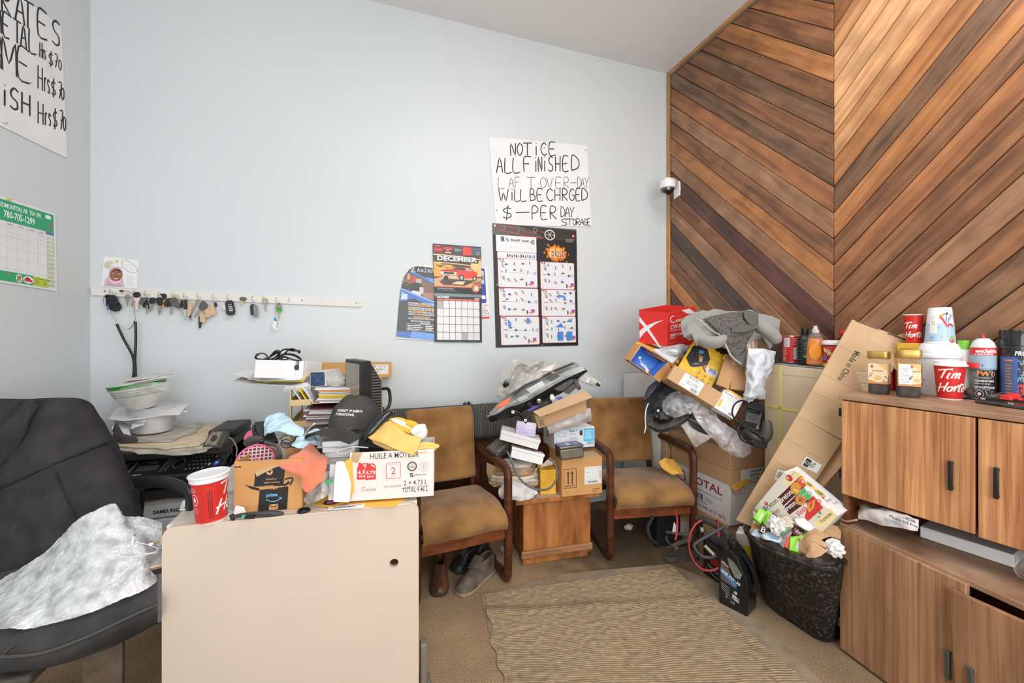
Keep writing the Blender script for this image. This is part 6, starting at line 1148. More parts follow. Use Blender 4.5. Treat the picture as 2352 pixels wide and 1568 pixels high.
u0,u1,v0,v1=kx(1440),kx(1668),slx(1440,1265),slx(1440,910);k.frame(u0,v0,u1,v1,.0032,BK)
for q in(.34,.66):u=u0+(u1-u0)*q;k.quad(u-.0035,v0+.022,u+.0035,v1-.03,BK);k.poly([(u-.011,v1-.034),(u,v1-.012),(u+.011,v1-.034),(u,v1-.028)],BK)
k.quad(u0+.01,v0+.011,u1-.01,v0+.015,BK)
u0,u1,v0,v1=kx(1815),kx(2130),slx(1815,1195),slx(1815,870);k.quad(u0,v0,u1,v1,(222,222,220));k.text('QUOTED MATERIALS',u0+.008,v1-.014,.004,(120,120,120),w=.05);k.text('200082',u0+.008,v1-.038,.005,(90,90,90),w=.024);k.text('Shipment ID',u0+.008,v1-.06,.004,(110,110,110),w=.025);k.text('SSCC  (00)1340050021',u0+.008,v0+.022,.004,(110,110,110),w=.06);k.bars(u0+.02,v0+.008,u1-.025,v0+.018,n=22);k.line([(u1-.026,v1-.008),(u1-.018,v1-.012),(u1-.008,v1-.004)],.0015,(60,60,60));k.bars(u1-.012,v0+.035,u1-.006,v1-.03,(70,80,120),10,True)
k.text('6-1 US QUART',kx(1955),slx(1955,1290),.005,BK,w=.05,bold=.03);k.text('5,678 mL',kx(1955),slx(1955,1330),.005,BK,w=.033,bold=.03);k.build('print',ab)
# tin
TINM=M('tin_metal',(122,116,100),.38,.12,20,metal=.75);a,b=P(1288,1054,2.38),P(1347,1045,2.42);T2,w_,h_=FB(a,b,P(1288,1024,2.385));zt=T.translation.z+.2265;T2.translation.z=zt;h_=.08;w_=.155
tn=thing('tea_tin','small rectangular metal tin with blue lid print standing on the arrow box','tin',T2@V((w_/2,.05,0)));MB(T2).use(TINM).box(.002,w_-.002,.002,.098,0,h_-.018).build('tin_body',tn,bevel=.008,seg=3);MB(T2).use(TINM).box(0,w_,0,.10,h_-.018,h_).build('lid',tn,bevel=.007,seg=3)
k=PR(face(T2,'top',w_,.1,h_));k.rrect(.006,.006,w_-.006,.094,.008,(84,104,160));k.quad(.03,.03,.045,.08,(150,166,200));k.rrect(.055,.02,.085,.08,.008,(190,200,214));k.lines(.1,.02,.145,.08,4,(200,206,220));k.build('lid_print',tn)
# face shields carton
a,b=P(1273,1031,2.50),P(1366,1025,2.57);T,w_,h_=FB(a,b,P(1271,985,2.505));h_=.128;fs=cbox('face_shield_box','white and blue face shields carton wedged behind the metal tin','box',T,w_,.2,h_,M('white_box',(222,222,222),.5,.03,8))
k=PR(face(T,'front',w_,.2,h_));k.frame(.012,.012,w_-.006,h_-.01,.004,(80,176,220));k.quad(w_*.72,.035,w_-.008,h_-.012,(80,184,226));k.lines(w_*.75,.05,w_*.96,h_-.02,9,(190,224,238),.5);k.ring(w_*.19,h_*.68,.028,.004,(150,150,156),ry=.014);k.ring(w_*.19,h_*.63,.027,.003,(130,160,190),ry=.012,a0=180);k.text('Face',w_*.38,h_*.78,.013,(50,50,60),w=.034,bold=.02);k.text('Shields',w_*.38,h_*.64,.011,(90,170,210),w=.042);k.text('Écrans',w_*.4,h_*.42,.012,(80,170,216),w=.05,bold=.01);k.quad(w_*.53,h_*.8,w_*.55,h_*.88,(80,170,216));k.circ(w_*.66,h_*.72,.02,(228,228,228));k.circ(w_*.66,h_*.72,.012,(50,44,44),.018);k.quad(w_*.635,h_*.73,w_*.685,h_*.78,(70,110,180));k.bars(w_*.8,.02,w_*.95,.032,n=12);k.build('print',fs)
k=PR(face(T,'left',w_,.2,h_));k.quad(.0,.0,.2,h_,(188,184,180));k.frame(.06,.05,.1,.1,.003,(50,50,52));k.bars(.065,.055,.095,.09,n=7,vert=True);k.build('side_print',fs)
# white boxes
WCT=M('white_gift_box',(220,219,218),.5,.03,8)
def tiltbox(name,label,bl,br,tl,d,m,cat='box',group=None,lidh=.0):
 T,w_,h_=FB(P(*bl),P(*br),P(*tl));t=cbox(name,label,cat,T,w_,d,h_,m,group=group)
 if lidh:MB(T).use(m).box(-.003,w_+.003,-.003,d+.003,h_-lidh,h_+.002).build('lid',t,bevel=.002)
 return t,T,w_,h_
tiltbox('white_box','upper of two tilted white cardboard boxes under the purple patterned box',(1147,1009,2.36),(1235,1033,2.36),(1150,987,2.36),.12,WCT,group='white boxes on the side table',lidh=.018)
tiltbox('white_box','lower of two tilted white cardboard boxes, above the crumpled papers',(1172,1050,2.34),(1245,1068,2.34),(1176,1026,2.35),.11,WCT,group='white boxes on the side table',lidh=.014)
t,T,w_,h_=tiltbox('tissue_box','lilac box printed with white triangles under the headlight',(1184,997,2.37),(1229,1003,2.37),(1189,966,2.40),.1,M('lilac_box',(196,184,208),.55,.05,8))
k=PR(face(T,'front',w_,.1,h_))
for r in range(4):
 k.quad(0,h_*r/4,w_,h_*(r+1)/4,[(166,150,190),(176,162,198),(192,180,208),(200,190,212)][r])
 for c in range(5):u=w_*(c+(.5 if r%2 else .1))/5.2;k.line([(u,h_*r/4+.001),(u+w_*.08,h_*(r+1)/4-.002),(u+w_*.15,h_*r/4+.001)],.0022,(226,220,226))
k.build('print',t)
# long carton with flap, tissue bag
T,w_,h_=FB(P(1238,984,2.38),P(1349,942,2.44),P(1224,957,2.385));lb=thing('flap_carton','slanting open brown carton with its flap standing forward under the headlight','box',P(1295,960,2.45));MB(T).use(CARD).box(0,w_,0,.004,0,h_).box(0,w_,.116,.12,0,h_).box(0,w_,.004,.116,0,.004).box(0,.004,.004,.116,.004,h_).box(w_-.004,w_,.004,.116,.004,h_).build('carton',lb)
MB().use(CARD2).slab([P(1224,945,2.37),P(1241,957,2.33),P(1361,912,2.38),P(1340,895,2.43)],.003).build('flap',lb)
k=PR(face(T,'front',w_,.1,h_));k.frame(.008,.008,.042,h_-.015,.002,(54,42,34));k.bars(.012,.012,.038,h_*.6,(54,42,34),6,True);k.quad(.06,h_-.02,.08,h_-.01,(54,42,34));k.build('print',lb)
surf('tissue_bag','crumpled translucent plastic bag of papers behind the face shields carton','bag',[[(1255,975,2.45),(1290,960,2.44),(1325,945,2.46),(1355,936,2.5)],[(1258,985,2.44),(1295,975,2.42),(1330,965,2.44),(1360,955,2.5)],[(1262,996,2.46),(1295,988,2.44),(1330,978,2.46),(1358,966,2.52)]],CLEAR('milky_bag',(206,196,192),.78,.3,18),th=.002,amp=.008,fold=.006,sd=4)
# black calculator, papers stack, envelopes, white cloth, yellow box, grey hose
cc_=[P(1115,1027,2.42),P(1140,1046,2.36),P(1171,1020,2.42),P(1145,1003,2.48)];ca=thing('desk_calculator','dusty black desk calculator leaning in the heap behind the chair arm','calculator',P(1143,1030,2.42));MB().use(DUSTY).slab(cc_,.05).build('body',ca,bevel=.006);k=PR(fn=BIL(cc_),base=6e-4)
for i in range(4):
 for j in range(5):k.quad(.2+i*.13,.15+j*.14,.3+i*.13,.24+j*.14,(96,92,84))
k.quad(.75,.2,.92,.8,(110,104,94));k.build('key_print',ca)
PAPB=[M('tan_paper_bag',(176,152,122),.85,.12,14,c2=(142,120,96)),NEWS,CREAM,M('kraft_bag',(166,134,98),.85,.1,12)]
LBS=['lowest tan crumpled paper','newsprint layer','cream paper layer','kraft bag layer','greyish folded sheet','topmost cream sheet']
for i in range(6):
 z0=1108-i*8.5;s_=i*3
 surf('crumpled_paper',LBS[i]+' in the crumpled heap below the white boxes','paper',[[(1122+s_,z0-8,2.46),(1160,z0-12,2.42),(1200,z0-12,2.42),(1240-s_,z0-16,2.5)],[(1124+s_,z0+2,2.39),(1160,z0+4,2.35),(1200,z0+4,2.36),(1236-s_,z0+2,2.40)],[(1130+s_,z0+10,2.40),(1165,z0+13,2.365),(1200,z0+13,2.37),(1232-s_,z0+8,2.41)]],PAPB[i%4],8,6,.004,.009,14,i,.006,16,'crumpled papers on the side table')
surf('padded_envelope','brown padded envelope slumped over the table edge behind the chair arm','envelope',[[(1118,1062,2.42),(1140,1072,2.40),(1165,1090,2.36)],[(1118,1085,2.42),(1140,1095,2.38),(1168,1104,2.34)],[(1122,1098,2.42),(1148,1108,2.36),(1160,1106,2.35)]],M('kraft_bag',(166,134,98)),amp=.004,sd=3)
surf('yellow_packet','flat yellow packet lying under the brown padded envelope','packet',[[(1134,1100,2.40),(1150,1108,2.37),(1166,1106,2.36)],[(1134,1118,2.38),(1150,1114,2.36),(1168,1110,2.35)]],YEL,th=.01,amp=.001)
surf('white_rag','balled up white rag at the corner of the side table','rag',[[(1150,1118,2.34),(1165,1100,2.38),(1190,1100,2.40),(1215,1112,2.40),(1232,1125,2.40)],[(1146,1130,2.31),(1168,1118,2.30),(1195,1112,2.33),(1218,1122,2.35),(1236,1132,2.38)],[(1148,1140,2.31),(1170,1138,2.29),(1195,1135,2.31),(1215,1136,2.34),(1230,1136,2.37)],[(1152,1146,2.33),(1175,1148,2.31),(1198,1148,2.32),(1216,1146,2.34),(1226,1140,2.37)]],M('white_rag',(216,214,212),.9,.04,14),8,8,.004,.01,20,2,.008,18)
a,b=TP(1241,1136),TP(1277,1134);T,w_,h_=FB(a,b,V((a.x,a.y,a.z+.15)));yb=cbox('yellow_carton','upright plain yellow carton between the papers and the arrow box','box',T,w_,.11,.15,M('yellow_carton',(226,172,52),.6,.06,10));MB().use(CREAM).slab([P(1240,1072,2.42),P(1268,1066,2.42),P(1275,1060,2.46),P(1262,1050,2.5)],.002).build('flap',yb)
tag(MB().use(M('grey_hose',(96,102,100),.45,.08,20)).tube(crom([P(*p)for p in((1165,1036,2.36),(1175,1058,2.32),(1185,1085,2.30),(1205,1110,2.29),(1235,1124,2.30),(1262,1121,2.34),(1278,1100,2.36),(1279,1080,2.37),(1272,1062,2.39),(1260,1053,2.42))],7),.0062,10).build('grey_cable'),'thick grey cable looping down in front of the yellow carton','cable')
# headlight ------------------------------------------------------------------
hl=thing('headlight','dusty car headlight assembly with orange corner lens on top of the heap','headlight',P(1230,950,2.42));HC=cv(1110,810,7.841);HLC=M('headlight_clear',(158,160,157),.3,.2,12,c2=(104,106,105),coat=.5)
def hp(q,d0,d1):return[P(x,y,d0+(d1-d0)*i/8)for i,(x,y)in enumerate(HC(q))]
up='70,1130 180,1010 320,850 530,700 760,560 1000,430 1250,310 1450,225 1640,165';mid='75,1140 230,1110 430,990 620,935 810,855 1070,705 1300,565 1570,425 1850,305';low='110,1235 280,1205 460,1120 640,1050 820,965 1080,825 1310,690 1580,545 1860,340';bk='130,1240 330,1180 560,1150 760,1040 960,930 1150,850 1380,740 1600,600 1700,470'
MB().use(HLC).patch([hp(up,2.42,2.52),[p.lerp(q,.5)-FW*.02 for p,q in zip(hp(up,2.42,2.52),hp(mid,2.36,2.45))],hp(mid,2.37,2.46)],4,6,.006,.001,20,1).build('lens',hl)
MB().use(BLACK).patch([hp(mid,2.372,2.462),hp(low,2.40,2.48),hp(bk,2.47,2.55)],5,6,.02,.006,18,2).build('housing',hl)
MB().use(BLACK).tube(crom([P(x,y,2.375+.085*i/4)for i,(x,y)in enumerate(HC('560,760 800,560 1080,420 1350,300 1620,190'))],6),.0055,6).build('trim_strip',hl)
MB().use(M('amber_lens',(226,108,62),.25,.12,20,coat=.5)).slab([P(x,y,2.355)for x,y in HC('180,1040 330,880 525,785 440,930')],.006).build('corner_lens',hl,bevel=.002)
for q,m in(('590,830 740,760 830,800 660,890',M('chrome_grey',(150,152,150),.25,metal=.7)),('1130,470 1280,385 1395,415 1230,510',M('reflector_dark',(70,68,66),.35)),('760,660 1060,500 1130,580 860,740',M('chrome_grey',(150,152,150)))):MB().use(m).slab([P(x,y,2.352+(x-1180)*.0004)for x,y in HC(q)],.006).build('reflector',hl,bevel=.0015)
for q,dd in(('1270,650 1600,470 1640,520 1440,690 1330,690',2.42),('1420,700 1630,540 1670,640 1540,750',2.43),('1610,480 1690,480 1770,640 1720,680 1680,640',2.43)):MB().use(DUSTY).slab([P(x,y,dd)for x,y in HC(q)],.03).build('bracket',hl,bevel=.003)
for x,y,r in((1000,860,.014),(1240,800,.014),(830,940,.017)):c=P(*HC('%d,%d'%(x,y))[0],2.40);MB(FR(c,RT,UP)@Matrix.Rotation(math.radians(100),4,'X')).use([WHITEP,METAL,BLACK][(x//100)%3]).lathe([(r,-.02),(r,.01),(r*.6,.012)],14).build('bulb_socket',hl)
MB().use(M('violet_plastic',(84,70,170),.35)).slab([P(x,y,2.41)for x,y in HC('790,1040 880,960 1000,940 970,980 850,1050')],.01).build('violet_film',hl);MB().use(MC['violet_plastic']).slab([P(x,y,2.43)for x,y in HC('1310,820 1420,790 1440,810 1350,850')],.01).build('violet_film',hl)
cn_=thing('connector_cable','black wiring connector with white labels hanging below the headlight','connector',P(1190,955,2.34));MB().use(BLACK).tube(crom([P(x,y,2.34)for x,y in HC('510,1050 640,1100 720,1180 790,1250')],4),.017,8,flat=.6).build('body',cn_,bevel=.002);k=PR(FR(P(*HC('535,1065')[0],2.32),RT,UP)@Matrix.Rotation(math.pi/2,4,'X'));k.quad(-.008,-.008,.008,.008,(226,226,226));k.text('K',-.004,-.004,.009,(30,30,30),w=.008,bold=.02);k.quad(.064,-.056,.08,-.04,(226,226,226));k.text('K',.068,-.052,.009,(30,30,30),w=.008,bold=.02);k.build('label_print',cn_)
BAGH=CLEAR('dusty_clear_bag',(190,184,174),.36,.22,14);hb=[[(1152,855,2.46),(1165,835,2.50),(1190,824,2.52),(1240,826,2.54),(1285,828,2.56),(1318,832,2.56)],[(1148,880,2.44),(1170,865,2.43),(1205,850,2.43),(1245,845,2.45),(1285,842,2.48),(1315,838,2.5)],[(1142,910,2.43),(1165,898,2.40),(1195,880,2.38),(1230,865,2.40),(1265,855,2.43),(1300,845,2.46)],[(1144,916,2.43),(1160,910,2.39),(1190,892,2.37),(1220,876,2.39),(1255,862,2.42),(1290,850,2.45)]]
surf('plastic_bag','dusty clear plastic bag with dark car parts showing through, bunched over the headlight','bag',hb,BAGH,12,12,.002,.006,24,3,.012,18)
tag(MB().use(DUSTY).tube(crom([P(1160,905,2.5),P(1180,870,2.5),P(1195,845,2.53),P(1220,850,2.53),P(1248,832,2.55)],5),[.02,.024,.03,.022,.014],10).build('car_bracket'),'grey black plastic car bracket inside the dusty bag','bracket')
tag(MB().use(BLACK).blob(P(1166,882,2.44),.03,.03,.03,.25,2,3).build('car_clip'),'small black plastic clip poking from the dusty bag','clip')
surf('paper_scrap','pale torn paper scrap caught under the bag above the headlight','paper',[[(1245,848,2.42),(1262,840,2.43),(1276,836,2.45)],[(1243,852,2.41),(1262,852,2.42),(1268,850,2.43)]],M('pink_paper',(216,202,196)),th=.001,amp=.003)
wp=thing('bagged_part','small car part in a labelled plastic wrapper beside the headlight end','packet',P(1355,880,2.56));MB().use(CLEAR('wrapper',(214,210,204),.8,.2,12)).tube(crom([P(1325,868,2.50),P(1340,866,2.54),P(1360,876,2.56),P(1378,884,2.56)],5),[.022,.034,.03,.014],12,flat=.7).build('wrapper',wp);MB().use(BLACK).tube([P(1370,880,2.55),P(1378,886,2.55)],[.012,.006],8).build('end_part',wp);k=PR(FR(P(1335,866,2.50),RT+UP*-.35,UP)@Matrix.Rotation(math.pi/2,4,'X'));k.quad(.0,-.02,.055,.012,(214,212,208));k.lines(.006,-.016,.05,.008,3,(90,90,90));k.build('label_print',wp)
# ================================================================== boxes in the corner
def B3(name,label,x0,x1,y0,y1,z0,z1,m,**kw):
 T=Matrix.Translation((x0,y0,z0));return cbox(name,label,'box',T,x1-x0,y1-y0,z1-z0,m,**kw),T,x1-x0,y1-y0,z1-z0
B3('kraft_box','plain brown carton on the floor carrying the white oil box',1.955,2.34,1.835,2.30,0,.255,CARD)
t,T,w_,d,h_=B3('oil_case','white oil case with red lettering under the brown paper box',1.962,2.30,1.825,2.29,.255,.492,M('white_case',(222,218,216),.6,.03,7))
k=PR(face(T,'left',w_,d,h_));RD=(160,34,66);k.text('TOTAL',d-.325,.155,.045,RD,w=.27,bold=.02);k.ring(.06,.17,.045,.012,RD,a0=20,a1=250,ry=.035);k.ring(.075,.155,.035,.01,RD,a0=200,a1=420,ry=.025);k.text('HD SERIES 10W30 12X946ML TOT CA',d-.36,.118,.012,(80,76,78),w=.3);k.bars(d-.32,.068,d-.21,.104,n=18);k.lines(d-.36,.05,d-.12,.062,1,(140,136,136));k.lines(d-.19,.07,d-.12,.1,3,(120,118,118));k.text('12 x 946 ml (1 QT)',d-.27,.02,.018,RD,w=.235,bold=.02);k.build('print',t)
k=PR(face(T,'front',w_,d,h_));k.rrect(.035,.175,.07,.215,.006,(214,160,166));k.rrect(.08,.175,.115,.215,.006,(214,160,166));k.rrect(.04,.18,.065,.21,.005,(228,222,220));k.rrect(.085,.18,.11,.21,.005,(228,222,220));k.ring(.2,.08,.055,.016,RD,a0=60,a1=280,ry=.06);k.ring(.21,.07,.035,.012,RD,a0=40,a1=250,ry=.04);k.build('front_print',t)
surf('padded_envelope','golden padded envelope sticking out between the oil case and the paper box','envelope',[[(1690,1128,2.33),(1715,1112,2.38),(1740,1096,2.42)],[(1678,1116,2.33),(1705,1104,2.37),(1738,1088,2.42)]],YEL,th=.008,amp=.002)
surf('padded_envelope','stack of crumpled golden padded envelopes behind the second chair','envelope',[[(1513,1060,2.62),(1528,1052,2.64),(1545,1054,2.66)],[(1522,1075,2.6),(1540,1070,2.6),(1560,1072,2.62)],[(1545,1088,2.56),(1560,1086,2.56),(1572,1086,2.58)]],YEL,th=.012,amp=.008,fold=.006,sd=3)
t,T,w_,d,h_=B3('paper_carton','brown photocopy paper carton with lid on top of the white oil case',1.958,2.32,1.82,2.32,.494,.69,CARD)
MB(T).use(M('carton_lid',(182,142,104),.85,.06,7)).box(-.006,w_+.006,-.006,d+.006,.092,.212).build('lid',t,bevel=.003);k=PR(face(T,'front',w_,d,h_),base=3e-4);k.quad(.08,.005,w_,.085,(218,216,214));k.text('simply® paper',.155,.06,.014,(40,38,38),w=.165,bold=.02);k.text('papier simply',.155,.04,.014,(40,38,38),w=.16,bold=.02);k.text('5000',.275,.02,.010,(40,38,38),w=.04,bold=.02);k.lines(.155,.01,.26,.032,3,(110,106,104));k.text('20',.1,.012,.009,(40,38,38),w=.018,bold=.02);k.lines(.125,.012,.15,.022,1,(120,116,114));k.build('label_print',t)
t,T,w_,d,h_=B3('arrow_carton','brown carton with printed arrows standing behind the second chair arm',1.94,2.2,2.34,2.39,.0,.74,CARD2)
k=PR(face(T,'front',w_,d,h_));k.frame(.08,.55,.13,.64,.004,(40,36,34));k.quad(.094,.56,.1,.625,(40,36,34));k.quad(.11,.56,.116,.625,(40,36,34));k.line([(.0,.62),(.05,.54),(.0,.46)],.004,(40,36,34));k.build('print',t)
t,T,w_,d,h_=B3('white_carton','tall white carton with a scribbled number in the room corner behind the chair',1.93,2.39,2.42,2.86,.0,1.045,M('white_case',(222,218,216)))
k=PR(face(T,'left',w_,d,h_));k.line([(.36,.98),(.38,1.0),(.4,.985),(.365,.94),(.41,.94)],.003,(120,120,122),3);k.build('scribble',t);k=PR(face(T,'front',w_,d,h_));k.line([(.03,.98),(.05,1.0),(.07,.985),(.035,.93),(.085,.93)],.003,(120,120,122),3);k.build('scribble_front',t)
# tall box with yellow straps
BXM=M('tall_carton',(218,196,166),.85,.04,5);TX=FR(V((2.165,1.77,0)),(0.03,-1,0),(0,0,1));Lx,Dx,Hx=.53,.225,1.203
tb_=thing('strapped_carton','tall pale carton bound with yellow straps against the wood panelling','box',TX@V((.3,.14,0)));MB(TX).use(BXM).box(0,Lx,0,Dx,0,Hx).build('carton',tb_,bevel=.003);YS=M('yellow_strap',(228,214,120),.4,.05,10)
MB(TX).use(YS).box(.085,.1,-.002,Dx+.002,-.0,Hx+.0015).box(-.002,Lx+.002,-.002,Dx+.002,.955,.970).build('strap',tb_);k=PR(face(TX,'front',Lx,Dx,Hx));k.quad(.0,Hx-.05,Lx,Hx-.048,(170,140,106));k.build('crease_print',tb_)
STC=STRIPE('striped_cloth',(92,92,110),(196,194,196),'X',26,.5,.9,.3,.5);rows=[[TX@V((x,y,Hx+.004+.004*noise.noise(V((x*12,y*9,1)))))for x in(.0,.12,.25,.38,.52)]for y in(.004,.09,.16,.22)]
tag(MB().use(STC).patch(rows,5,5,.003,.002,20).build('striped_cloth'),'grey and white striped cloth covering the top of the strapped carton','cloth')
ZT=Hx+.012
def ont(px,X):p=PX(px,800,X);return V((p.x,p.y,ZT))
# red can
def latheT(name,par,m,T,prof,**k_):return MB(T).use(m).lathe(prof,**k_).build(name,par)
def cylmap(T,r,a0):return lambda u,v,n:T@V(((r+n)*math.cos(a0+u/r),(r+n)*math.sin(a0+u/r),v))
def facing(p):return math.atan2(CAM.y-p.y,CAM.x-p.x)
p=ont(1817,2.33);T=Matrix.Translation(p);cn1=thing('formula_can','red metal can with white label panels on the striped cloth','can',p);RC_=M('red_can',(206,40,40),.4,.05,8);RMET=M('can_rim',(200,200,196),.3,metal=.8)
latheT('can_wall',cn1,RC_,T,[(.044,.003),(.044,.153)],cap=(False,False),n=32);latheT('rim',cn1,RMET,T,[(.043,.0),(.045,.001),(.045,.004),(.0435,.005)],n=32);latheT('lid',cn1,RMET,T,[(.0435,.152),(.0455,.153),(.0455,.157),(.043,.157),(.041,.154),(.002,.154)],n=32)
k=PR(fn=cylmap(T,.044,facing(p)),base=6e-4);k.quad(-.04,.09,-.006,.145,(214,212,210),5);k.lines(-.037,.094,-.01,.142,9,(150,150,150));k.quad(.012,.02,.04,.09,(220,216,214),5);k.lines(.015,.024,.037,.086,10,(160,156,156));k.quad(-.044,.012,-.028,.034,(224,224,224),2);k.bars(-.042,.014,-.03,.032,n=5);k.lines(-.045,.042,-.015,.084,6,(236,190,186));k.lines(.01,.1,.042,.145,4,(236,190,186));k.build('label_print',cn1)
# black bottle
p=ont(1848,2.30);T=Matrix.Translation(p)@Matrix.Rotation(facing(p),4,'Z');bb=thing('shampoo_bottle','black ribbed plastic bottle with green label marks beside the red can','bottle',p)
latheT('bottle_body',bb,BLACK,T,[(.028,.0),(.033,.004),(.033,.13),(.026,.152),(.015,.162),(.015,.17)],n=28,p=3.2,sy=1.05);latheT('cap',bb,BLACK,T,[(.0165,.166),(.018,.17),(.0185,.198),(.0175,.201)],n=24)
rbm=MB().use(BLACK)
for i in range(8):rbm.tube([T@V((.032,-.034+j*.006,.024+i*.0145))for j in range(5)],.0032,6)
rbm.build('grip_ribs',bb);k=PR(FR(T@V((.0338,-.008,0)),T.to_3x3()@V((0,1,0)),(0,0,1))@Matrix.Rotation(math.pi/2,4,'X'));k.quad(.0,.03,.034,.125,(38,40,40));k.quad(.004,.036,.034,.05,(96,200,40));k.quad(.006,.082,.034,.087,(96,200,40));k.quad(.006,.122,.034,.1235,(96,200,40));k.lines(.006,.054,.032,.08,5,(110,112,112));k.lines(.006,.09,.032,.12,5,(130,150,120));k.build('label_print',bb)
# orange soap
p=ont(1873,2.25);T=Matrix.Translation(p)@Matrix.Rotation(facing(p),4,'Z');sp=thing('dish_soap','clear bottle of orange dish soap on the striped cloth','bottle',p);OGL=GLASSY('orange_soap',(246,138,16),.25,.12,1.33);PETM=CLEAR('clear_pet',(226,226,224),.1,.08,30,1)
latheT('soap',sp,OGL,T,[(.030,.002),(.040,.008),(.041,.03),(.037,.09),(.034,.13),(.03,.145)],n=32,sx=.62,sy=1.0);latheT('bottle_shell',sp,PETM,T,[(.031,.0),(.042,.006),(.043,.03),(.039,.09),(.036,.13),(.032,.158),(.024,.17),(.013,.177)],n=32,sx=.65,sy=1.0,cap=(True,False));latheT('cap',sp,CLEAR('milky_cap',(230,230,230),.6,.2,20),T,[(.0155,.174),(.0165,.176),(.0165,.192),(.0115,.196),(.0095,.206),(.0095,.213)],n=24)
k=PR(fn=lambda u,v,n:T@V((.027+n,u,v)),base=1e-3);k.circ(-.002,.075,.026,(236,146,30),.045,26);k.lines(-.018,.06,.014,.1,5,(226,140,40));k.build('label_print',sp)
# ice cream tub
p=ont(1917,2.27);T=Matrix.Translation(p);ic=thing('prize_tub','red and yellow printed tub with white lid half hidden by the leaning carton','tub',p);latheT('tub_wall',ic,M('tub_red',(204,40,52),.4,.04,8),T,[(.042,.0),(.046,.004),(.05,.12)],n=36);latheT('lid',ic,LID,T,[(.051,.112),(.055,.114),(.055,.126),(.05,.134),(.044,.137),(.002,.135)],n=36);k=PR(fn=cylmap(T,.0505,facing(p)-.2),base=2e-4);k.poly([(-.045,.1),(-.01,.1),(-.04,.075)],(236,206,40));k.text('ROLL',-.035,.075,.016,(240,236,230),w=.03,bold=.04,rot=-8);k.text('WIN',-.026,.058,.016,(240,214,40),w=.035,bold=.04,rot=-8);k.circ(-.036,.045,.012,(60,150,214));k.circ(-.036,.045,.005,(30,60,120));k.text('ROLL',-.02,.022,.012,(236,236,236),w=.03,bold=.04)
for i in range(22):k.circ(random.Random(i).uniform(-.045,.04),random.Random(i+50).uniform(.02,.105),.0022,[(240,220,60),(80,150,220),(240,240,240),(90,190,90)][i%4],n=6)
k.quad(-.05,.002,.05,.016,(236,206,40),8);k.build('label_print',ic)
tag(MB(Matrix.Translation(ont(1937,2.36))).use(M('red_spray_nozzle',(206,36,40),.4)).lathe([(.012,0),(.02,.004),(.02,.09),(.012,.12),(.01,.165),(.02,.17),(.016,.19)],18).build('red_sprayer'),'red nozzle of a sprayer just showing above the leaning carton edge','sprayer')
# ================================================================== leaning flattened cartons
def pboard(name,par,pts,m,th=.012):return MB().use(m).slab([P(*p)for p in pts],th).build(name,par,bevel=.0015)
big=thing('flat_carton','large flattened brown carton leaning diagonally, printed with its country of origin','box',P(1780,1180,2.08));fr_=[(1958,733,2.06),(2098,781,1.90),(2060,842,1.87),(1931,1015,1.80),(1832,953,1.94),(1862,905,1.965)]
bl_,br_,tr_,tl_=COP([P(1832,953,1.955),P(1936,1012,1.872),P(2098,784,1.885),P(1958,733,1.99)])
MB().use(CARD2).slab([tl_,tr_,br_,bl_],.014).build('upper_panel',big,bevel=.0015);fB=BIL([bl_,br_,tr_,tl_])
tlen=(tl_-bl_).length;wlen=(br_-bl_).length
k2=PR(fn=lambda u,v,n:fB(u/wlen,v/tlen,n),base=8e-4);k2.text('Made in China',wlen*.30,tlen*.74,.021,(42,34,30),w=.165,rot=-90,bold=.004)
for v in(.72,.43,.25):k2.line([(.0,tlen*v),(wlen,tlen*(v+.01))],.0016,(170,138,104))
k2.quad(wlen*.42,tlen*.86,wlen*.74,tlen*.97,(192,158,118));k2.quad(wlen*.05,tlen*.99,wlen*.45,tlen*.997,(60,50,42));k2.quad(wlen*.6,tlen*.985,wlen*.97,tlen*.995,(60,50,42));k2.build('print',big)
MB().use(CARD).slab([P(2096,784,1.882),P(2100,792,1.875),P(2060,850,1.875),P(2054,845,1.87)],.004).build('edge_flap',big);MB().use(CARD2).slab([P(2062,770,1.89),P(2078,764,1.885),P(2103,792,1.87),P(2096,786,1.875)],.003).build('torn_flap',big)
low_=COP([P(1832,953,1.955),P(1934,1013,1.87),P(1786,1235,1.99),P(1690,1194,2.08)])
MB().use(CARD2).slab(low_,.014).build('lower_panel',big,bevel=.0015);fL=BIL([low_[3],low_[2],low_[1],low_[0]]);L1=(low_[0]-low_[3]).length;W1=(low_[1]-low_[0]).length;k=PR(fn=lambda u,v,n:fL(u/W1,v/L1,n),base=8e-4)
for v in(.18,.38,.6,.8):k.line([(.0,L1*v),(W1,L1*(v-.02))],.0016,(166,134,100))
u,v=W1*.52,L1*.45;k.poly([(u-.05,v+.005),(u-.005,v+.02),(u-.012,v+.075),(u-.06,v+.06)],(222,220,216));k.bars(u-.05,v+.02,u-.015,v+.055,n=9,vert=True);u,v=W1*.76,L1*.70;k.quad(u-.035,v-.022,u+.035,v+.03,(226,224,220));k.quad(u-.03,v-.018,u-.008,v+.026,(30,30,30));k.ring(u-.019,v+.004,.008,.002,(226,226,226));k.text('YEG',u+.012,v-.014,.018,(30,30,30),w=.036,rot=90,bold=.02);k.text('4',W1*.5,L1*.32,.02,(60,50,44));k.line([(W1*.30,L1*.05),(W1*.34,L1*.12),(W1*.33,L1*.2)],.002,(80,66,54),3);k.build('print',big)
MB().use(CARD).slab([P(1934,1010,1.90),P(1942,1060,1.86),P(1862,1150,1.93),P(1800,1200,2.02),P(1840,1130,2.0)],.01).build('side_flap',big)
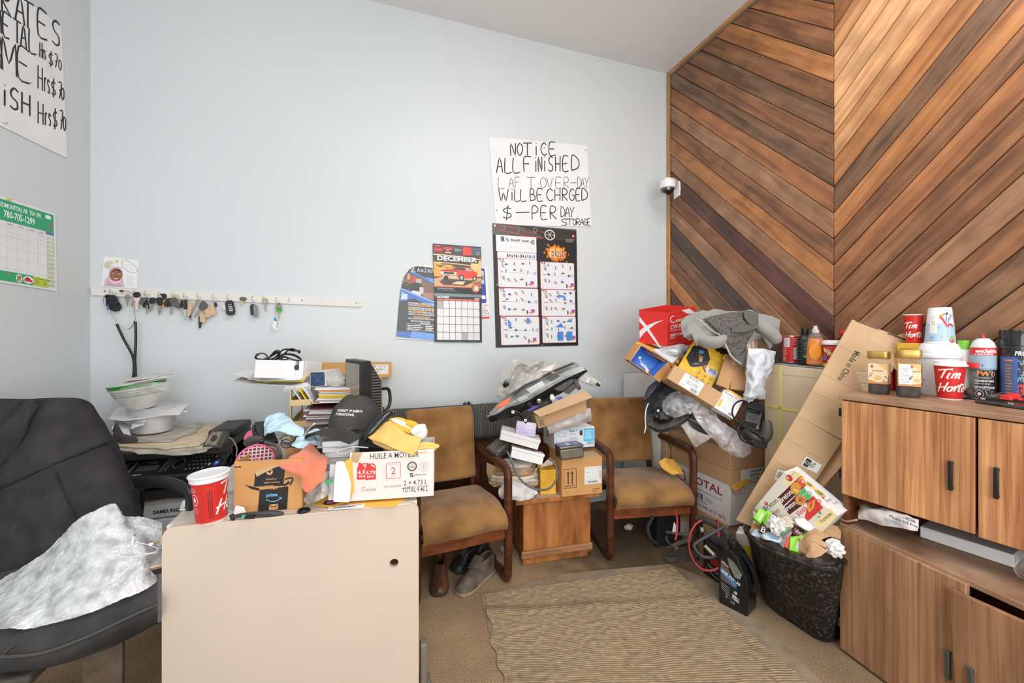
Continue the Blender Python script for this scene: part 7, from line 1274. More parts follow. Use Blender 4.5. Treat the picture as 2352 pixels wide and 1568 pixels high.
# ================================================================== junk pile above
rb=thing('red_carton','open red wiper carton with white swoosh on the white corner carton','box',P(1533,797,2.62));RDC=M('red_carton',(214,48,44),.5,.05,6)
cB,cT=P(1533,797.5,2.60),P(1533,718,2.60);lB,lT=P(1468,786,2.74),P(1468,711,2.74);rB,rT=P(1597,790,2.74),P(1597,705,2.74);kB,kT=P(1529,780,2.92),P(1529.5,700,2.92)
MB().use(RDC).slab([lB,cB,cT,lT],.004,V((.6,.8,0))).build('panel',rb);MB().use(RDC).slab([cB,rB,rT,cT],.004,V((-.5,.85,0))).build('panel',rb);MB().use(RDC).slab([lB,kB,kT,lT],.004,V((.3,.9,0))).build('panel',rb);MB().use(RDC).slab([kB,rB,rT,kT],.004,V((-.3,.9,0))).build('panel',rb);MB().use(CARD).slab([lB,cB,rB,kB],.004,V((0,0,1))).build('bottom',rb)
k=PR(fn=BIL([lB,cB,cT,lT]));WT=(226,224,226)
def sq(pts):return[((x-228)/545,1-(y-175-(x-228)*.1)/620)for x,y in pts]
k.poly(sq([(232,300),(232,400),(330,500),(480,690),(630,870),(665,872),(540,690),(420,520),(370,460)]),WT);k.poly(sq([(232,580),(330,500),(390,470),(560,395),(700,365),(560,430),(430,530),(330,610),(238,725)]),WT);k.build('print',rb)
fR=BIL([cB,rB,rT,cT]);k=PR(fn=fR,base=1e-3)
def sr(x,y):return((x-770)/535,1-(y-230+(x-770)*.19)/660)
def rt2(t,x,y,h,w_,**kw):u,v=sr(x,y);k.text(t,u,v,h,WT,w=w_/535,**kw)
k.ring(*sr(870,355),.1,.025,WT,a0=60,a1=300,ry=.105);k.line([sr(880,415),sr(915,395)],.02,WT);k.ring(*sr(960,320),.08,.008,(232,180,176),a0=20,a1=160,ry=.05);rt2('ARWOX',915,410,.075,190,bold=.03,shear=.2);rt2('CW-900X',818,545,.11,320,bold=.02,shear=.25);k.line([sr(820,575),sr(1100,525)],.012,WT);rt2('36MM X 55M',818,680,.065,230,bold=.03,shear=.2);rt2('24 ROLLS',818,722,.04,90,bold=.03);k.poly([sr(1065,590),sr(1200,565),sr(1200,665),sr(1065,685)],WT);k.poly([sr(1078,600),sr(1200,578),sr(1200,652),sr(1078,672)],(40,70,80));k.lines(*sr(820,815),*sr(1130,750),2,(236,190,186),.5);k.poly([sr(1030,180+10),sr(1180,150+5),sr(1290,220),sr(1290,240),sr(1150,250)],WT);k.build('side_print',rb)
for i,(pts,lb)in enumerate(((((1460,787,2.70),(1475,792,2.64),(1560,830,2.54),(1566,818,2.64),(1475,783,2.8)),'upper yellow padded envelope under the red carton'),(((1463,793,2.68),(1480,800,2.62),(1550,838,2.52),(1562,826,2.62),(1475,790,2.78)),'lower orange padded envelope under the red carton'))):tag(MB().use(YEL if i==0 else M('orange_envelope',(222,140,56),.7)).slab([P(*p)for p in pts],.018,V((0,.2,-1)).normalized()).build('padded_envelope'),lb,'envelope','envelopes under the red carton')
surf('bubble_packet','clear plastic packet with light blue print under the red carton','packet',[[(1510,802,2.62),(1540,793,2.58),(1565,790,2.58),(1580,795,2.62)],[(1520,812,2.58),(1545,805,2.53),(1568,803,2.53),(1580,806,2.58)],[(1540,818,2.56),(1555,815,2.53),(1568,814,2.53),(1574,814,2.56)]],CLEAR('packet_film',(214,218,222),.75,.12,30),amp=.006,fold=.005,th=.004)
# blue-lined box
bb2=thing('sky_print_box','open carton lined with blue sky print tipped towards the room','box',P(1500,850,2.6));IN=[P(1448,829,2.50),P(1500,865,2.44),P(1536,830,2.50),P(1472,793,2.58)];OUTB=[p+FW*.09+V((0,.02,.005))for p in IN];cenI=sum(IN,V())/4
BSK=M('sky_print',(62,112,190),.45,.25,9,c2=(176,150,138),th=(.28,.42))
for i in range(4):
 a,b=IN[i],IN[(i+1)%4];c,d_=OUTB[(i+1)%4],OUTB[i];n=(cenI-(a+b)/2).normalized();MB().use(BSK).add([a,b,c,d_,a-n*.003,b-n*.003,c-n*.003,d_-n*.003],[(0,1,2,3),(4,7,6,5)]).use(CARD3).add([a-n*.0032,b-n*.0032,c-n*.0032,d_-n*.0032,a,b],[(0,1,2,3),(0,1,5,4)]).build('panel',bb2)
MB().use(BSK).slab(OUTB,.004).build('back_panel',bb2);MB().use(CARD3).slab([P(1500,866,2.435),P(1536,831,2.495),P(1542,850,2.52),P(1515,878,2.46)],.004).build('side_panel',bb2);MB().use(PAPER2).slab([P(1447,830,2.50),P(1472,793,2.58),P(1462,808,2.6),P(1442,836,2.53)],.002).build('flap',bb2)
k=PR(fn=BIL([OUTB[0]-FW*.004,OUTB[1]-FW*.004,OUTB[2]-FW*.004,OUTB[3]-FW*.004]));k.poly([(.55,.3),(.75,.35),(1,.2),(1,.02),(.8,.2),(.6,.22)],(226,196,170));k.circ(.42,.5,.05,(226,206,170),.08);k.line([(.48,.42),(.6,.32),(.8,.28)],.05,(150,180,220));k.build('print',bb2)
tag(MB().use(PAPER).slab([P(1500,802,2.60),P(1545,832,2.50),P(1562,818,2.54),P(1548,815,2.57),P(1508,800,2.63)],.01,V((0,.3,-1)).normalized()).build('white_tray'),'white card tray edge between the sky print box and the packet','tray')
# long open box with label
bl,br,tl=P(1532,868,2.36),P(1641,935,2.28),P(1541,832,2.38);T,w_,h_=FB(bl,br,tl);pf=obox('primer_box','long open brown carton with white product label holding the yellow box','box',T,w_,.15,h_,CARD);k=PR(face(T,'front',w_,.15,h_));s=w_/540
k.rrect(w_*.235,h_*.06,w_*.64,h_*.93,.003,(222,220,218));k.text('PF 675C',w_*.34,h_*.76,.011,(50,50,52),w=w_*.2,bold=.02);k.text('PRO FORM PRODUCTS LTD',w_*.27,h_*.63,.006,(130,130,132),w=w_*.33);k.text('ACRYLIC PRIMER',w_*.33,h_*.49,.008,(60,60,62),w=w_*.24,bold=.01);k.text('SURFACER - GRAY',w_*.33,h_*.37,.008,(60,60,62),w=w_*.25,bold=.01);k.lines(w_*.26,h_*.12,w_*.37,h_*.24,2,(130,130,130));k.bars(w_*.47,h_*.1,w_*.61,h_*.3,n=17);k.build('label_print',pf)
# yellow charger box
bl,br,tl=P(1553,850,2.44),P(1632,892,2.36),P(1586,762,2.50);T,w_,h_=FB(bl,br,tl);yc=thing('charger_box','yellow and black charger carton with a printed black device, tilted in the primer box','box',T@V((w_/2,.05,0)));MB(T).use(M('charger_yellow',(238,188,40),.45,.05,8)).box(0,w_,0,.002,0,h_).use(M('charger_black',(32,30,28),.45,.05,8)).box(0,w_,.002,.11,0,h_).build('carton',yc);k=PR(face(T,'front',w_,.11,h_));W,Hh=w_,h_
for i in range(5):k.line([(W*(.02+.1*(i%2)),Hh*(.2+i*.17)),(W*.25,Hh*(.3+i*.14)),(W*.6,Hh*(.15+i*.2))],.003,(244,220,140),3)
k.poly([(W*.06,Hh*.38),(W*.06,Hh*.7),(W*.12,Hh*.78),(W*.44,Hh*.80),(W*.62,Hh*.62),(W*.64,Hh*.45),(W*.36,Hh*.26),(W*.26,Hh*.24)],(34,32,34));k.poly([(W*.26,Hh*.25),(W*.36,Hh*.27),(W*.63,Hh*.46),(W*.6,Hh*.56),(W*.3,Hh*.36)],(58,58,62));k.poly([(W*.1,Hh*.68),(W*.14,Hh*.75),(W*.28,Hh*.5),(W*.24,Hh*.44)],(20,20,22));k.poly([(W*.27,Hh*.70),(W*.38,Hh*.72),(W*.4,Hh*.65),(W*.29,Hh*.62)],(70,140,220));k.line([(W*.3,Hh*.59),(W*.46,Hh*.58)],.004,(200,130,60));k.poly([(W*.34,Hh*.56),(W*.4,Hh*.56),(W*.46,Hh*.45),(W*.4,Hh*.44)],(210,150,60));k.poly([(W*.42,Hh*.58),(W*.47,Hh*.48),(W*.46,Hh*.46),(W*.43,Hh*.5)],(220,226,232))
k.text('READY',W*.33,Hh*.33,.007,(200,202,206),w=.03,rot=33,bold=.02);k.poly([(W*.62,Hh*.42),(W*.98,Hh*.43),(W*.98,Hh*.27),(W*.72,Hh*.26)],(206,210,222));k.text('MORE',W*.74,Hh*.385,.010,(40,36,40),w=.034,bold=.04);k.text('POWER',W*.74,Hh*.34,.010,(40,36,40),w=.042,bold=.04);k.text('INSIDE',W*.75,Hh*.295,.009,(120,120,130),w=.034);k.line([(W*.56,Hh*.43),(W*.64,Hh*.38)],.008,(200,50,60));k.line([(W*.52,Hh*.4),(W*.68,Hh*.29)],.007,(50,44,50))
for i in range(6):u,v=W*(.55+.17*(i%3)),Hh*(.19-.105*(i//3));k.ring(u,v,.0095,.0014,(60,48,24));k.circ(u,v,.004,(90,70,30),n=8)
k.lines(W*.62,Hh*.5,W*.98,Hh*.66,6,(190,140,40),.4);k.poly([(W*.62,Hh*.87),(W*.7,Hh*.84),(W*.72,Hh*.87),(W*.8,Hh*.83),(W*.84,Hh*.86),(W*1,Hh*.78),(W,Hh),(W*.5,Hh)],(36,32,28));k.poly([(0,Hh*.85),(W*.12,Hh*.9),(W*.14,Hh),(0,Hh)],(44,38,30));k.build('print',yc)
k=PR(face(T,'right',w_,.11,h_));k.quad(.002,0,.11,h_,(36,33,30));k.poly([(.005,h_*.25),(.05,h_*.3),(.1,h_*.5),(.1,h_*.75),(.005,h_*.8)],(232,180,40));k.poly([(.02,h_*.5),(.05,h_*.4),(.08,h_*.55),(.05,h_*.75)],(30,28,28));k.build('side_print',yc)
tag(MB().use(YEL).slab([P(1666,812,2.36),P(1680,830,2.34),P(1666,832,2.34),P(1660,822,2.36)],.006).build('orange_card'),'orange card end poking out under the fleece jacket hem','card')
# fragile boxes
def kraft_tall(label,bl,br,tl,d):T,w_,h_=FB(P(*bl),P(*br),P(*tl));return cbox('slim_carton',label,'box',T,w_,d,h_,M('brown_slim_carton',(182,138,96),.8,.06,7),group='slim brown cartons'),T,w_,h_
t,T,w_,h_=kraft_tall('slim brown carton with red fragile tape standing under the fleece jacket',(1677,893,2.30),(1712,898,2.28),(1697,800,2.34),.06);k=PR(face(T,'front',w_,.06,h_));k.quad(0,h_*.6,w_,h_*.85,(222,190,182));k.text('BROKEN',w_*.1,h_*.74,.011,(50,34,34),w=w_*.85,bold=.04)
for i in range(5):k.line([(w_*.1+i*w_*.15,h_*.62),(w_*.2+i*w_*.15,h_*.7)],.003,(214,70,64))
k.build('tape_print',t)
t,T,w_,h_=kraft_tall('slim brown carton leaning behind, its red seal tape near the top',(1700,850,2.36),(1742,852,2.34),(1712,778,2.38),.05);k=PR(face(T,'front',w_,.05,h_));k.quad(w_*.4,h_*.68,w_*.85,h_,(222,190,182));k.text('SEAL IS',w_*.8,h_*.98,.008,(50,34,34),w=h_*.28,rot=-90,bold=.03);k.text('BROKEN',w_*.62,h_*.98,.008,(50,34,34),w=h_*.28,rot=-90,bold=.03);k.build('tape_print',t)
MB().use(M('brown_slim_carton',(182,138,96))).slab([P(1645,882,2.30),P(1674,893,2.28),P(1694,822,2.34),P(1668,812,2.36)],.004).build('flap',t)
# white nursing box
bl,br,tl=P(1640,935,2.28),P(1685,962,2.25),P(1660,890,2.31);T,w_,h_=FB(bl,br,tl);md=cbox('medical_box','white carton with yellow pictogram dots leaning beside the primer box','box',T,w_,.06,h_,M('white_box',(222,222,222)));k=PR(face(T,'front',w_,.06,h_));k.text('medela',w_*.1,h_*.84,.011,(90,86,88),w=w_*.45);k.circ(w_*.66,h_*.88,.005,(236,140,70));
for i in range(3):k.circ(w_*.14,h_*(.46-i*.13),.0085,(240,176,30))
k.lines(w_*.1,h_*.58,w_*.92,h_*.78,6,(200,198,194),.3);k.lines(w_*.3,h_*.14,w_*.6,h_*.3,2,(200,198,196),.3);k.bars(w_*.68,h_*.06,w_*.9,h_*.16,n=11);k.build('print',md);MB(T).use(YEL).box(w_*.1,w_*.98,.004,.05,h_,h_+.012).build('inner_flap',md)
# fleece jacket --------------------------------------------------------
FL=M('grey_fleece',(148,147,142),.95,.06,10,.25,250,spec=.05,sheen=.3);FLD=M('dark_fleece',(98,96,92),.95,.1,12,.2,250,spec=.05);SHP=M('sherpa_lining',(112,106,104),.98,.3,90,1.0,85,spec=.02,c2=(78,73,72))
jk=thing('fleece_jacket','grey zip fleece jacket with sherpa lining thrown over the boxes','jacket',P(1670,770,2.35))
def jp(name,rows,m,sd=1,fold=.008,amp=.004,th=.008,fs_=15):return MB().use(m).patch([[P(*p)for p in r]for r in rows],11,11,th,amp,14,sd,fold,fs_).build(name,jk)
jp('body',[[(1565,740,2.42),(1590,720,2.44),(1640,711,2.46),(1680,716,2.46),(1720,714,2.44),(1755,722,2.42),(1790,735,2.38)],[(1563,755,2.37),(1595,738,2.34),(1640,730,2.34),(1680,732,2.35),(1720,732,2.34),(1758,742,2.33),(1792,755,2.34)],[(1570,770,2.33),(1600,758,2.30),(1640,750,2.31),(1680,760,2.33),(1725,760,2.32),(1760,765,2.31),(1790,778,2.33)],[(1582,785,2.34),(1610,775,2.30),(1650,775,2.32),(1690,800,2.33),(1720,785,2.33),(1750,782,2.33),(1770,790,2.35)]],FL,1,.016,.006,.008,13)
jp('lining',[[(1615,732,2.305),(1650,722,2.30),(1700,716,2.31),(1738,722,2.31)],[(1630,742,2.285),(1670,742,2.28),(1710,742,2.285),(1736,748,2.29)],[(1650,762,2.275),(1680,768,2.27),(1708,768,2.275),(1728,768,2.285)],[(1668,790,2.27),(1688,800,2.265),(1704,795,2.27),(1716,788,2.28)],[(1680,815,2.27),(1695,820,2.265),(1706,815,2.27),(1714,806,2.28)]],SHP,2,.006,.006,.006,16)
jp('hem',[[(1683,816,2.265),(1698,818,2.26),(1714,806,2.272)],[(1692,830,2.265),(1704,832,2.26),(1713,822,2.27)],[(1700,842,2.268),(1707,842,2.264),(1712,836,2.27)]],FLD,3,.002,.002)
jp('collar',[[(1708,712,2.30),(1728,714,2.30),(1742,718,2.30)],[(1710,728,2.275),(1726,732,2.27),(1742,736,2.28)],[(1718,742,2.27),(1730,746,2.265),(1742,742,2.28)]],FLD,4,.003,.003);jp('pocket',[[(1680,752,2.262),(1705,746,2.262),(1740,745,2.27)],[(1682,762,2.26),(1708,762,2.255),(1742,752,2.27)]],FLD,5,.004,.003)
MB().use(M('zip_tape',(176,176,170),.6)).tube(crom([P(*p)for p in((1598,731,2.29),(1615,742,2.28),(1634,758,2.27),(1655,772,2.268),(1668,795,2.262),(1680,818,2.258),(1702,836,2.258))],7),.0055,6,flat=.5).build('zip',jk)
MB().use(FL).tube(crom([P(*p)for p in((1665,772,2.30),(1650,785,2.27),(1625,785,2.27),(1605,778,2.29),(1594,780,2.30))],6),[.02,.042,.042,.038,.045],16,flat=.75).build('sleeve',jk)
MB().use(FL).tube(crom([P(*p)for p in((1735,735,2.33),(1752,750,2.30),(1768,762,2.28),(1780,775,2.28),(1784,782,2.29))],6),[.03,.038,.036,.034,.026],16).build('sleeve',jk);jp('cuff',[[(1745,760,2.30),(1760,765,2.29),(1775,772,2.29)],[(1755,780,2.30),(1766,785,2.29),(1776,788,2.30)],[(1764,798,2.31),(1768,801,2.3),(1772,798,2.31)]],FL,6,.004)
# grey mailer
surf('poly_mailer','crumpled silver grey plastic mailer hanging against the strapped carton','mailer',[[(1719,800,2.26),(1740,800,2.24),(1762,802,2.24),(1783,807,2.26)],[(1716,826,2.24),(1740,826,2.20),(1760,830,2.20),(1778,832,2.24)],[(1713,850,2.23),(1732,850,2.19),(1752,852,2.19),(1766,856,2.22)],[(1712,880,2.22),(1730,882,2.18),(1745,882,2.18),(1758,882,2.21)],[(1708,905,2.22),(1722,908,2.18),(1742,906,2.18),(1758,905,2.21)],[(1710,920,2.23),(1720,924,2.20),(1735,918,2.2),(1757,916,2.22)]],M('grey_mailer',(196,200,205),.3,.05,12,spec=.6),14,12,.004,.006,18,3,.009,17)
# dark clothes, mirror base, bags
DKC=M('charcoal_cloth',(58,59,62),.9,.2,14,.2,120,spec=.1);DKC2=M('slate_cloth',(92,96,102),.9,.12,14,.2,120,spec=.1)
surf('grey_hoodie','bunched dark grey hooded garment beside the chair back','clothing',[[(1483,905,2.66),(1500,880,2.68),(1525,868,2.66),(1555,875,2.6),(1590,900,2.52)],[(1480,925,2.6),(1500,905,2.57),(1530,892,2.54),(1560,900,2.50),(1595,918,2.46)],[(1484,945,2.57),(1505,930,2.52),(1535,920,2.49),(1565,925,2.46),(1600,935,2.44)],[(1490,962,2.58),(1510,955,2.54),(1535,948,2.50),(1565,948,2.47),(1605,955,2.45)]],DKC,12,12,.012,.008,16,2,.018,14)
surf('grey_sweater','slate grey cloth fold lying over the dark hooded garment','clothing',[[(1490,888,2.64),(1508,875,2.62),(1520,872,2.62)],[(1482,905,2.60),(1498,893,2.57),(1512,882,2.58)],[(1480,918,2.58),(1492,908,2.55),(1500,900,2.56)]],DKC2,7,7,.01,.006,12,4,.008,10)
tag(MB().use(WCB).tube(crom([P(*p)for p in((1489,926,2.5),(1484,940,2.47),(1482,960,2.46),(1483,980,2.46),(1480,994,2.46))],6),.0035,6).build('drawstring'),'white drawstring hanging beside the chair back','cord')
mb_=thing('mirror_housing','dirty black plastic car mirror housing below the grey hoodie','car part',P(1535,965,2.45));MP=[(1483,968,2.50),(1510,990,2.42),(1545,985,2.40),(1588,952,2.40),(1583,945,2.44),(1540,955,2.48)]
rows=[[(1483,950,2.56),(1510,945,2.54),(1545,940,2.5),(1585,942,2.46)],[(1482,966,2.50),(1512,968,2.46),(1550,960,2.43),(1590,948,2.42)],[(1486,974,2.47),(1514,985,2.42),(1552,975,2.395),(1586,955,2.40)],[(1492,978,2.50),(1514,993,2.45),(1552,984,2.42),(1582,962,2.42)]]
MB().use(DUSTY).patch([[P(*p)for p in r]for r in rows],6,6,.012,.002,10,1).build('shell',mb_);MB().use(BLACK).tube(crom([P(*p)for p in((1483,968,2.485),(1492,980,2.46),(1514,991,2.42),(1550,982,2.39),(1580,962,2.395),(1588,950,2.41))],6),.005,8).build('rim',mb_)
c=P(1525,955,2.44);MB(FR(c,RT,UP)@Matrix.Rotation(math.radians(70),4,'X')).use(BLACK).lathe([(.055,-.02),(.05,.01),(.03,.028),(.012,.03)],24,sx=1.1,sy=.8).build('motor_cover',mb_)
for x,y in((1508,956),(1519,960),(1512,943)):MB(FR(P(x,y,2.40),RT,UP)@Matrix.Rotation(math.radians(80),4,'X')).use(METAL if y<950 else DUSTY).lathe([(.008,-.01),(.008,.004),(.005,.005),(.004,.002)],12).build('screw_boss',mb_)
PBG=CLEAR('clear_poly_bag',(218,218,220),.27,.1,12);PBG2=CLEAR('printed_poly_bag',(210,204,204),.38,.14,12)
surf('clear_bag','crumpled clear plastic bag over the black mirror housing','bag',[[(1528,915,2.46),(1550,900,2.44),(1575,905,2.42),(1600,915,2.40)],[(1520,930,2.43),(1548,918,2.39),(1578,922,2.36),(1605,928,2.36)],[(1525,945,2.40),(1548,940,2.36),(1575,940,2.34),(1598,945,2.35)],[(1535,952,2.40),(1555,958,2.36),(1572,952,2.34),(1588,948,2.35)]],PBG,14,14,.002,.008,24,2,.014,24)
surf('clear_bag','long clear plastic bag with red print trailing over the paper carton lid','bag',[[(1590,925,2.40),(1612,925,2.40),(1640,938,2.38)],[(1592,950,2.33),(1622,955,2.30),(1660,968,2.29)],[(1610,978,2.28),(1645,978,2.25),(1690,990,2.26)],[(1640,1010,2.25),(1672,1010,2.22),(1712,1012,2.26)],[(1665,1035,2.24),(1692,1038,2.21),(1725,1030,2.26)],[(1688,1046,2.25),(1705,1052,2.23),(1722,1040,2.26)]],PBG2,14,14,.002,.006,20,5,.012,20)
surf('clear_bag','milky plastic bag corner hanging over the lid edge near the chair arm','bag',[[(1558,968,2.42),(1580,965,2.40),(1610,985,2.36)],[(1570,985,2.38),(1598,990,2.34),(1640,1000,2.31)],[(1582,1005,2.36),(1605,1005,2.33),(1630,1006,2.31)],[(1596,1025,2.36),(1602,1026,2.35),(1612,1018,2.34)]],CLEAR('milky_bag',(206,196,192)),8,8,.002,.006,14,6,.008,12)
rp2=thing('printed_bag','white plastic bag end with red lettering by the strapped carton','bag',P(1752,1015,2.24));q=[P(1726,1012,2.26),P(1764,1026,2.22),P(1773,1000,2.24),P(1760,988,2.27)];MB().use(PBG2).slab(q,.003).build('film',rp2);k=PR(fn=BIL(q),base=1e-3);k.text('AIRBAG',.15,.3,.2,(196,60,70),w=.75,bold=.02);k.text('SCO',.4,.62,.2,(196,60,70),w=.45,bold=.02);k.build('print',rp2)
surf('green_strap','dark olive padded strap running under the clear bags','strap',[[(1590,940,2.42),(1640,962,2.38),(1690,985,2.33),(1740,1005,2.28),(1765,1010,2.26)],[(1588,958,2.40),(1640,982,2.35),(1690,1003,2.30),(1735,1020,2.25),(1760,1022,2.24)]],M('olive_padding',(66,68,62),.7,.1,12),7,5,.02,.003)
surf('green_strap','dark ribbed sleeve end peeking between the plastic bags','strap',[[(1580,960,2.36),(1605,975,2.34),(1625,992,2.32)],[(1590,978,2.34),(1608,990,2.32),(1628,998,2.31)]],STRIPE('ribbed_sleeve',(36,36,36),(66,66,62),'X',60,.5,.6,.5),6,5,.02,.002)
MBK=M('gloss_black2',(28,28,29),.3,.15,12);rad=thing('radio_dock','black radio handset cradle with coiled cord wedged below the grey mailer','radio',P(1740,965,2.22));q=[P(1706,980,2.20),P(1745,990,2.17),P(1757,925,2.22),P(1718,918,2.24)];MB().use(MBK).slab(q,.05).build('body',rad,bevel=.006);MB().use(MBK).slab([P(1718,934,2.19),P(1754,948,2.17),P(1757,928,2.2),P(1722,920,2.21)],.01).build('grille_bar',rad,bevel=.003);MB().use(MBK).slab([P(1700,978,2.17),P(1736,988,2.15),P(1740,972,2.18),P(1708,965,2.19)],.04).build('foot',rad,bevel=.004)
k=PR(fn=BIL(q),base=7e-4)
for i in range(10):k.quad(.12+i*.08,.63,.16+i*.08,.66,(120,122,120))
k.quad(.0,.72,1,.745,(150,150,150));k.circ(.5,.4,.28,(14,14,14),.1);k.frame(.5,.05,.62,.14,.015,(200,200,196));k.frame(.72,.06,.84,.15,.015,(200,200,196));k.build('print',rad)
MB().use(M('olive_handset',(72,74,66),.5,.1,12)).tube(crom([P(*p)for p in((1712,985,2.17),(1730,1000,2.14),(1752,1008,2.14),(1762,990,2.17),(1760,968,2.2))],6),[.02,.026,.03,.03,.024],14,flat=.8).build('handset',rad)
base_=crom([P(*p)for p in((1692,965,2.18),(1705,975,2.14),(1725,985,2.12),(1745,1000,2.11),(1757,1014,2.11),(1754,1026,2.12),(1740,1024,2.12),(1728,1018,2.13))],26);hel=[]
for i,p_ in enumerate(base_):
 t_=(base_[min(i+1,len(base_)-1)]-base_[max(i-1,0)]).normalized();n_=t_.cross(V((0,0,1))).normalized();m_=t_.cross(n_)
 for s_ in range(3):w2=(i*3+s_)*6.2832/13;hel.append(p_+n_*.0085*math.cos(w2)+m_*.0085*math.sin(w2))
MB().use(M('coil_black',(48,48,46),.5)).tube(hel,.0032,5).build('coiled_cord',rad);MB().use(MBK).tube(crom([P(*p)for p in((1716,922,2.2),(1700,920,2.19),(1686,930,2.18),(1682,948,2.17),(1687,962,2.17))],6),.0045,7).build('cord',rad);MB().use(MBK).tube(crom([P(*p)for p in((1706,968,2.13),(1696,985,2.11),(1700,1005,2.11),(1714,1016,2.11),(1730,1018,2.12))],6),.004,7).build('cord',rad)
# ================================================================== on the tall cupboard
ZCT=.556+.5665
def onc(px,py,xm=2.335):
 p=PZ(px,py,ZCT)
 if p.x>xm:p=PX(px,py,xm);p.z=ZCT
 return p
def cyl(name,par,m,p,prof,**kw):return MB(Matrix.Translation(p)).use(m).lathe(prof,**kw).build(name,par)
GLS=CLEAR('jar_glass',(214,222,220),.07,.04,40,1);COF=M('instant_coffee',(54,33,24),.9,.3,200);GLD=M('gold_lid',(196,162,90),.35,.06,20,metal=.75)
def jar(label,px,py,s,turn,side):
 p=onc(px,py);a_=facing(p)+turn;T=Matrix.Translation(p)@Matrix.Rotation(a_,4,'Z');t=thing('coffee_jar',label,'jar',p,'espresso jars on the cupboard');W=.033*s;s=s*1.22
 MB(T).use(COF).lathe([(W*.96,.004),(W*.99,.01),(W*.99,.032*s)],40,p=5).build('coffee',t);MB(T).use(GLS).lathe([(W*.97,0),(W*1.02,.003),(W*1.02,.11*s),(W*.93,.12*s),(W*.93,.125*s)],40,p=5,cap=(True,False)).build('glass_body',t);MB(T).use(GLD).lathe([(W*1.06,.122*s),(W*1.1,.124*s),(W*1.1,.145*s),(W*1.06,.148*s)],40,p=5).build('lid',t)
 k=PR(fn=lambda u,v,n:T@V((W*1.025+n,u,v)),base=6e-4);A=W*.93;z0,z1=.036*s,.105*s;k.quad(-A,z0,A,z1,(232,206,168));k.poly([(-A,z0),(A,z0),(A,z0+.014),(0,z0+.007),(-A,z0+.018)],(206,140,74));k.poly([(A,z1),(A,z1-.03),(.3*A,z1-.012),(-.2*A,z1)],(230,180,120))
 if side:k.quad(-A+.002,z0+.008,A*.18,z1-.006,(222,222,224));k.lines(-A+.005,z0+.012,A*.15,z1-.01,12,(150,150,154),.3);ox=A*.62;sc=.72
 else:ox=0;sc=1
 k.quad(ox-A*.72*sc,z1-.018,ox-A*.48*sc,z1-.006,(200,36,44));k.line([(ox-A*.3*sc,z1-.012),(ox+A*.2*sc,z1-.011)],.001,(170,120,70));k.text('ESPRESSO',ox,z1-.034,.0065,(66,44,36),w=A*1.1*sc,al='c',bold=.015);cy=z0+.025;k.circ(ox,cy,A*.56*sc,(226,222,222),A*.46*sc,26);k.circ(ox,cy+.001,A*.48*sc,(226,180,126),A*.37*sc,26);k.line([(ox-A*.3*sc,cy-.005),(ox,cy-.004),(ox+A*.3*sc,cy-.003)],.001,(160,110,66))
 for i,(x,y)in enumerate(((-.8,.5),(-.6,.62),(-.7,.3),(.75,.25),(.85,.08),(-.85,.2),(.6,-.3))):k.circ(ox+A*x*sc,cy+A*y*sc,.003,(84,46,34),.0022,8)
 k.build('label_print',t)
 k=PR(fn=lambda u,v,n:T@V((u,W*1.025+n,v)),base=6e-4);k.quad(-A,z0,A,z1,(226,184,130));k.quad(-A*.6,z0+.01,A*.4,z1-.02,(206,196,186));k.build('side_print',t)
jar('jar of espresso coffee with cup label facing out, first at the cupboard corner',2019,903,1.04,-.12,False)
jar('second espresso jar showing its nutrition panel, next to the spirit bottle',2086,911,1.10,.12,True)
p=onc(2050,886);p.y+=.02;tag(MB(Matrix.Translation(p)).use(M('red_box',(196,30,36),.4)).box(-.02,.05,-.03,.03,0,.135).build('red_box',bevel=.002),'red carton standing behind the two espresso jars','box')
p=onc(2138,903);T=Matrix.Translation(p)@Matrix.Rotation(facing(p),4,'Z');sn=thing('spirit_bottle','white translucent plastic bottle with green and yellow label behind the lidded red cup','bottle',p);FRS=CLEAR('milky_bottle',(214,216,216),.7,.3,12,.5)
MB(T).use(FRS).lathe([(.024,0),(.027,.003),(.027,.118),(.022,.132),(.013,.138),(.013,.144)],28,sx=.75,sy=1).build('bottle_body',sn);MB(T).use(FRS).lathe([(.0145,.14),(.0145,.178),(.012,.181)],20).build('cap',sn);k=PR(fn=lambda u,v,n:T@V((.0208+n,u,v)),base=6e-4);k.quad(-.022,.008,.022,.082,(220,220,218));k.quad(-.02,.052,.02,.08,(36,130,84));k.rrect(-.018,.06,.018,.077,.003,(226,226,224));k.text('OUTDOORS',-.014,.062,.006,(60,80,70),w=.03);k.quad(-.02,.044,.004,.05,(226,196,40));k.lines(-.02,.012,.02,.042,6,(120,120,120));k.build('label_print',sn)
# lidded red cup
p=onc(2181,916);T=Matrix.Translation(p);tc2=thing('coffee_cup','red paper coffee cup with white domed lid at the cupboard front','cup',p,'red coffee cups');r0,r1,hc=.0355,.046,.142;RED2=M('cup_red',(204,40,38),.4,.05,10)
MB(T).use(RED2).lathe([(r0,.004),(r1,hc-.004)],36).build('cup_wall',tc2);MB(T).use(LID).lathe([(r0-.0002,0),(r0+.0008,.0005),(r0+.0012,.005)],36,cap=(True,False)).build('base_rim',tc2);MB(T).use(LID).lathe([(r1-.001,hc-.006),(r1+.006,hc-.006),(r1+.0065,hc-.001),(r1+.003,hc+.001),(r1+.001,hc+.003),(r1-.0005,hc+.012),(r1-.004,hc+.0135),(r1-.007,hc+.010),(.002,hc+.009)],36).build('lid',tc2)
k=PR(fn=cupmap(T,lambda v:r0+(r1-r0)*v/hc,facing(p)),base=6e-4);script_text(k,TIM,-.034,.086,.038,.0052,(238,234,228));script_text(k,HOR,-.036,.034,.037,.0052,(238,234,228));k.build('print',tc2)
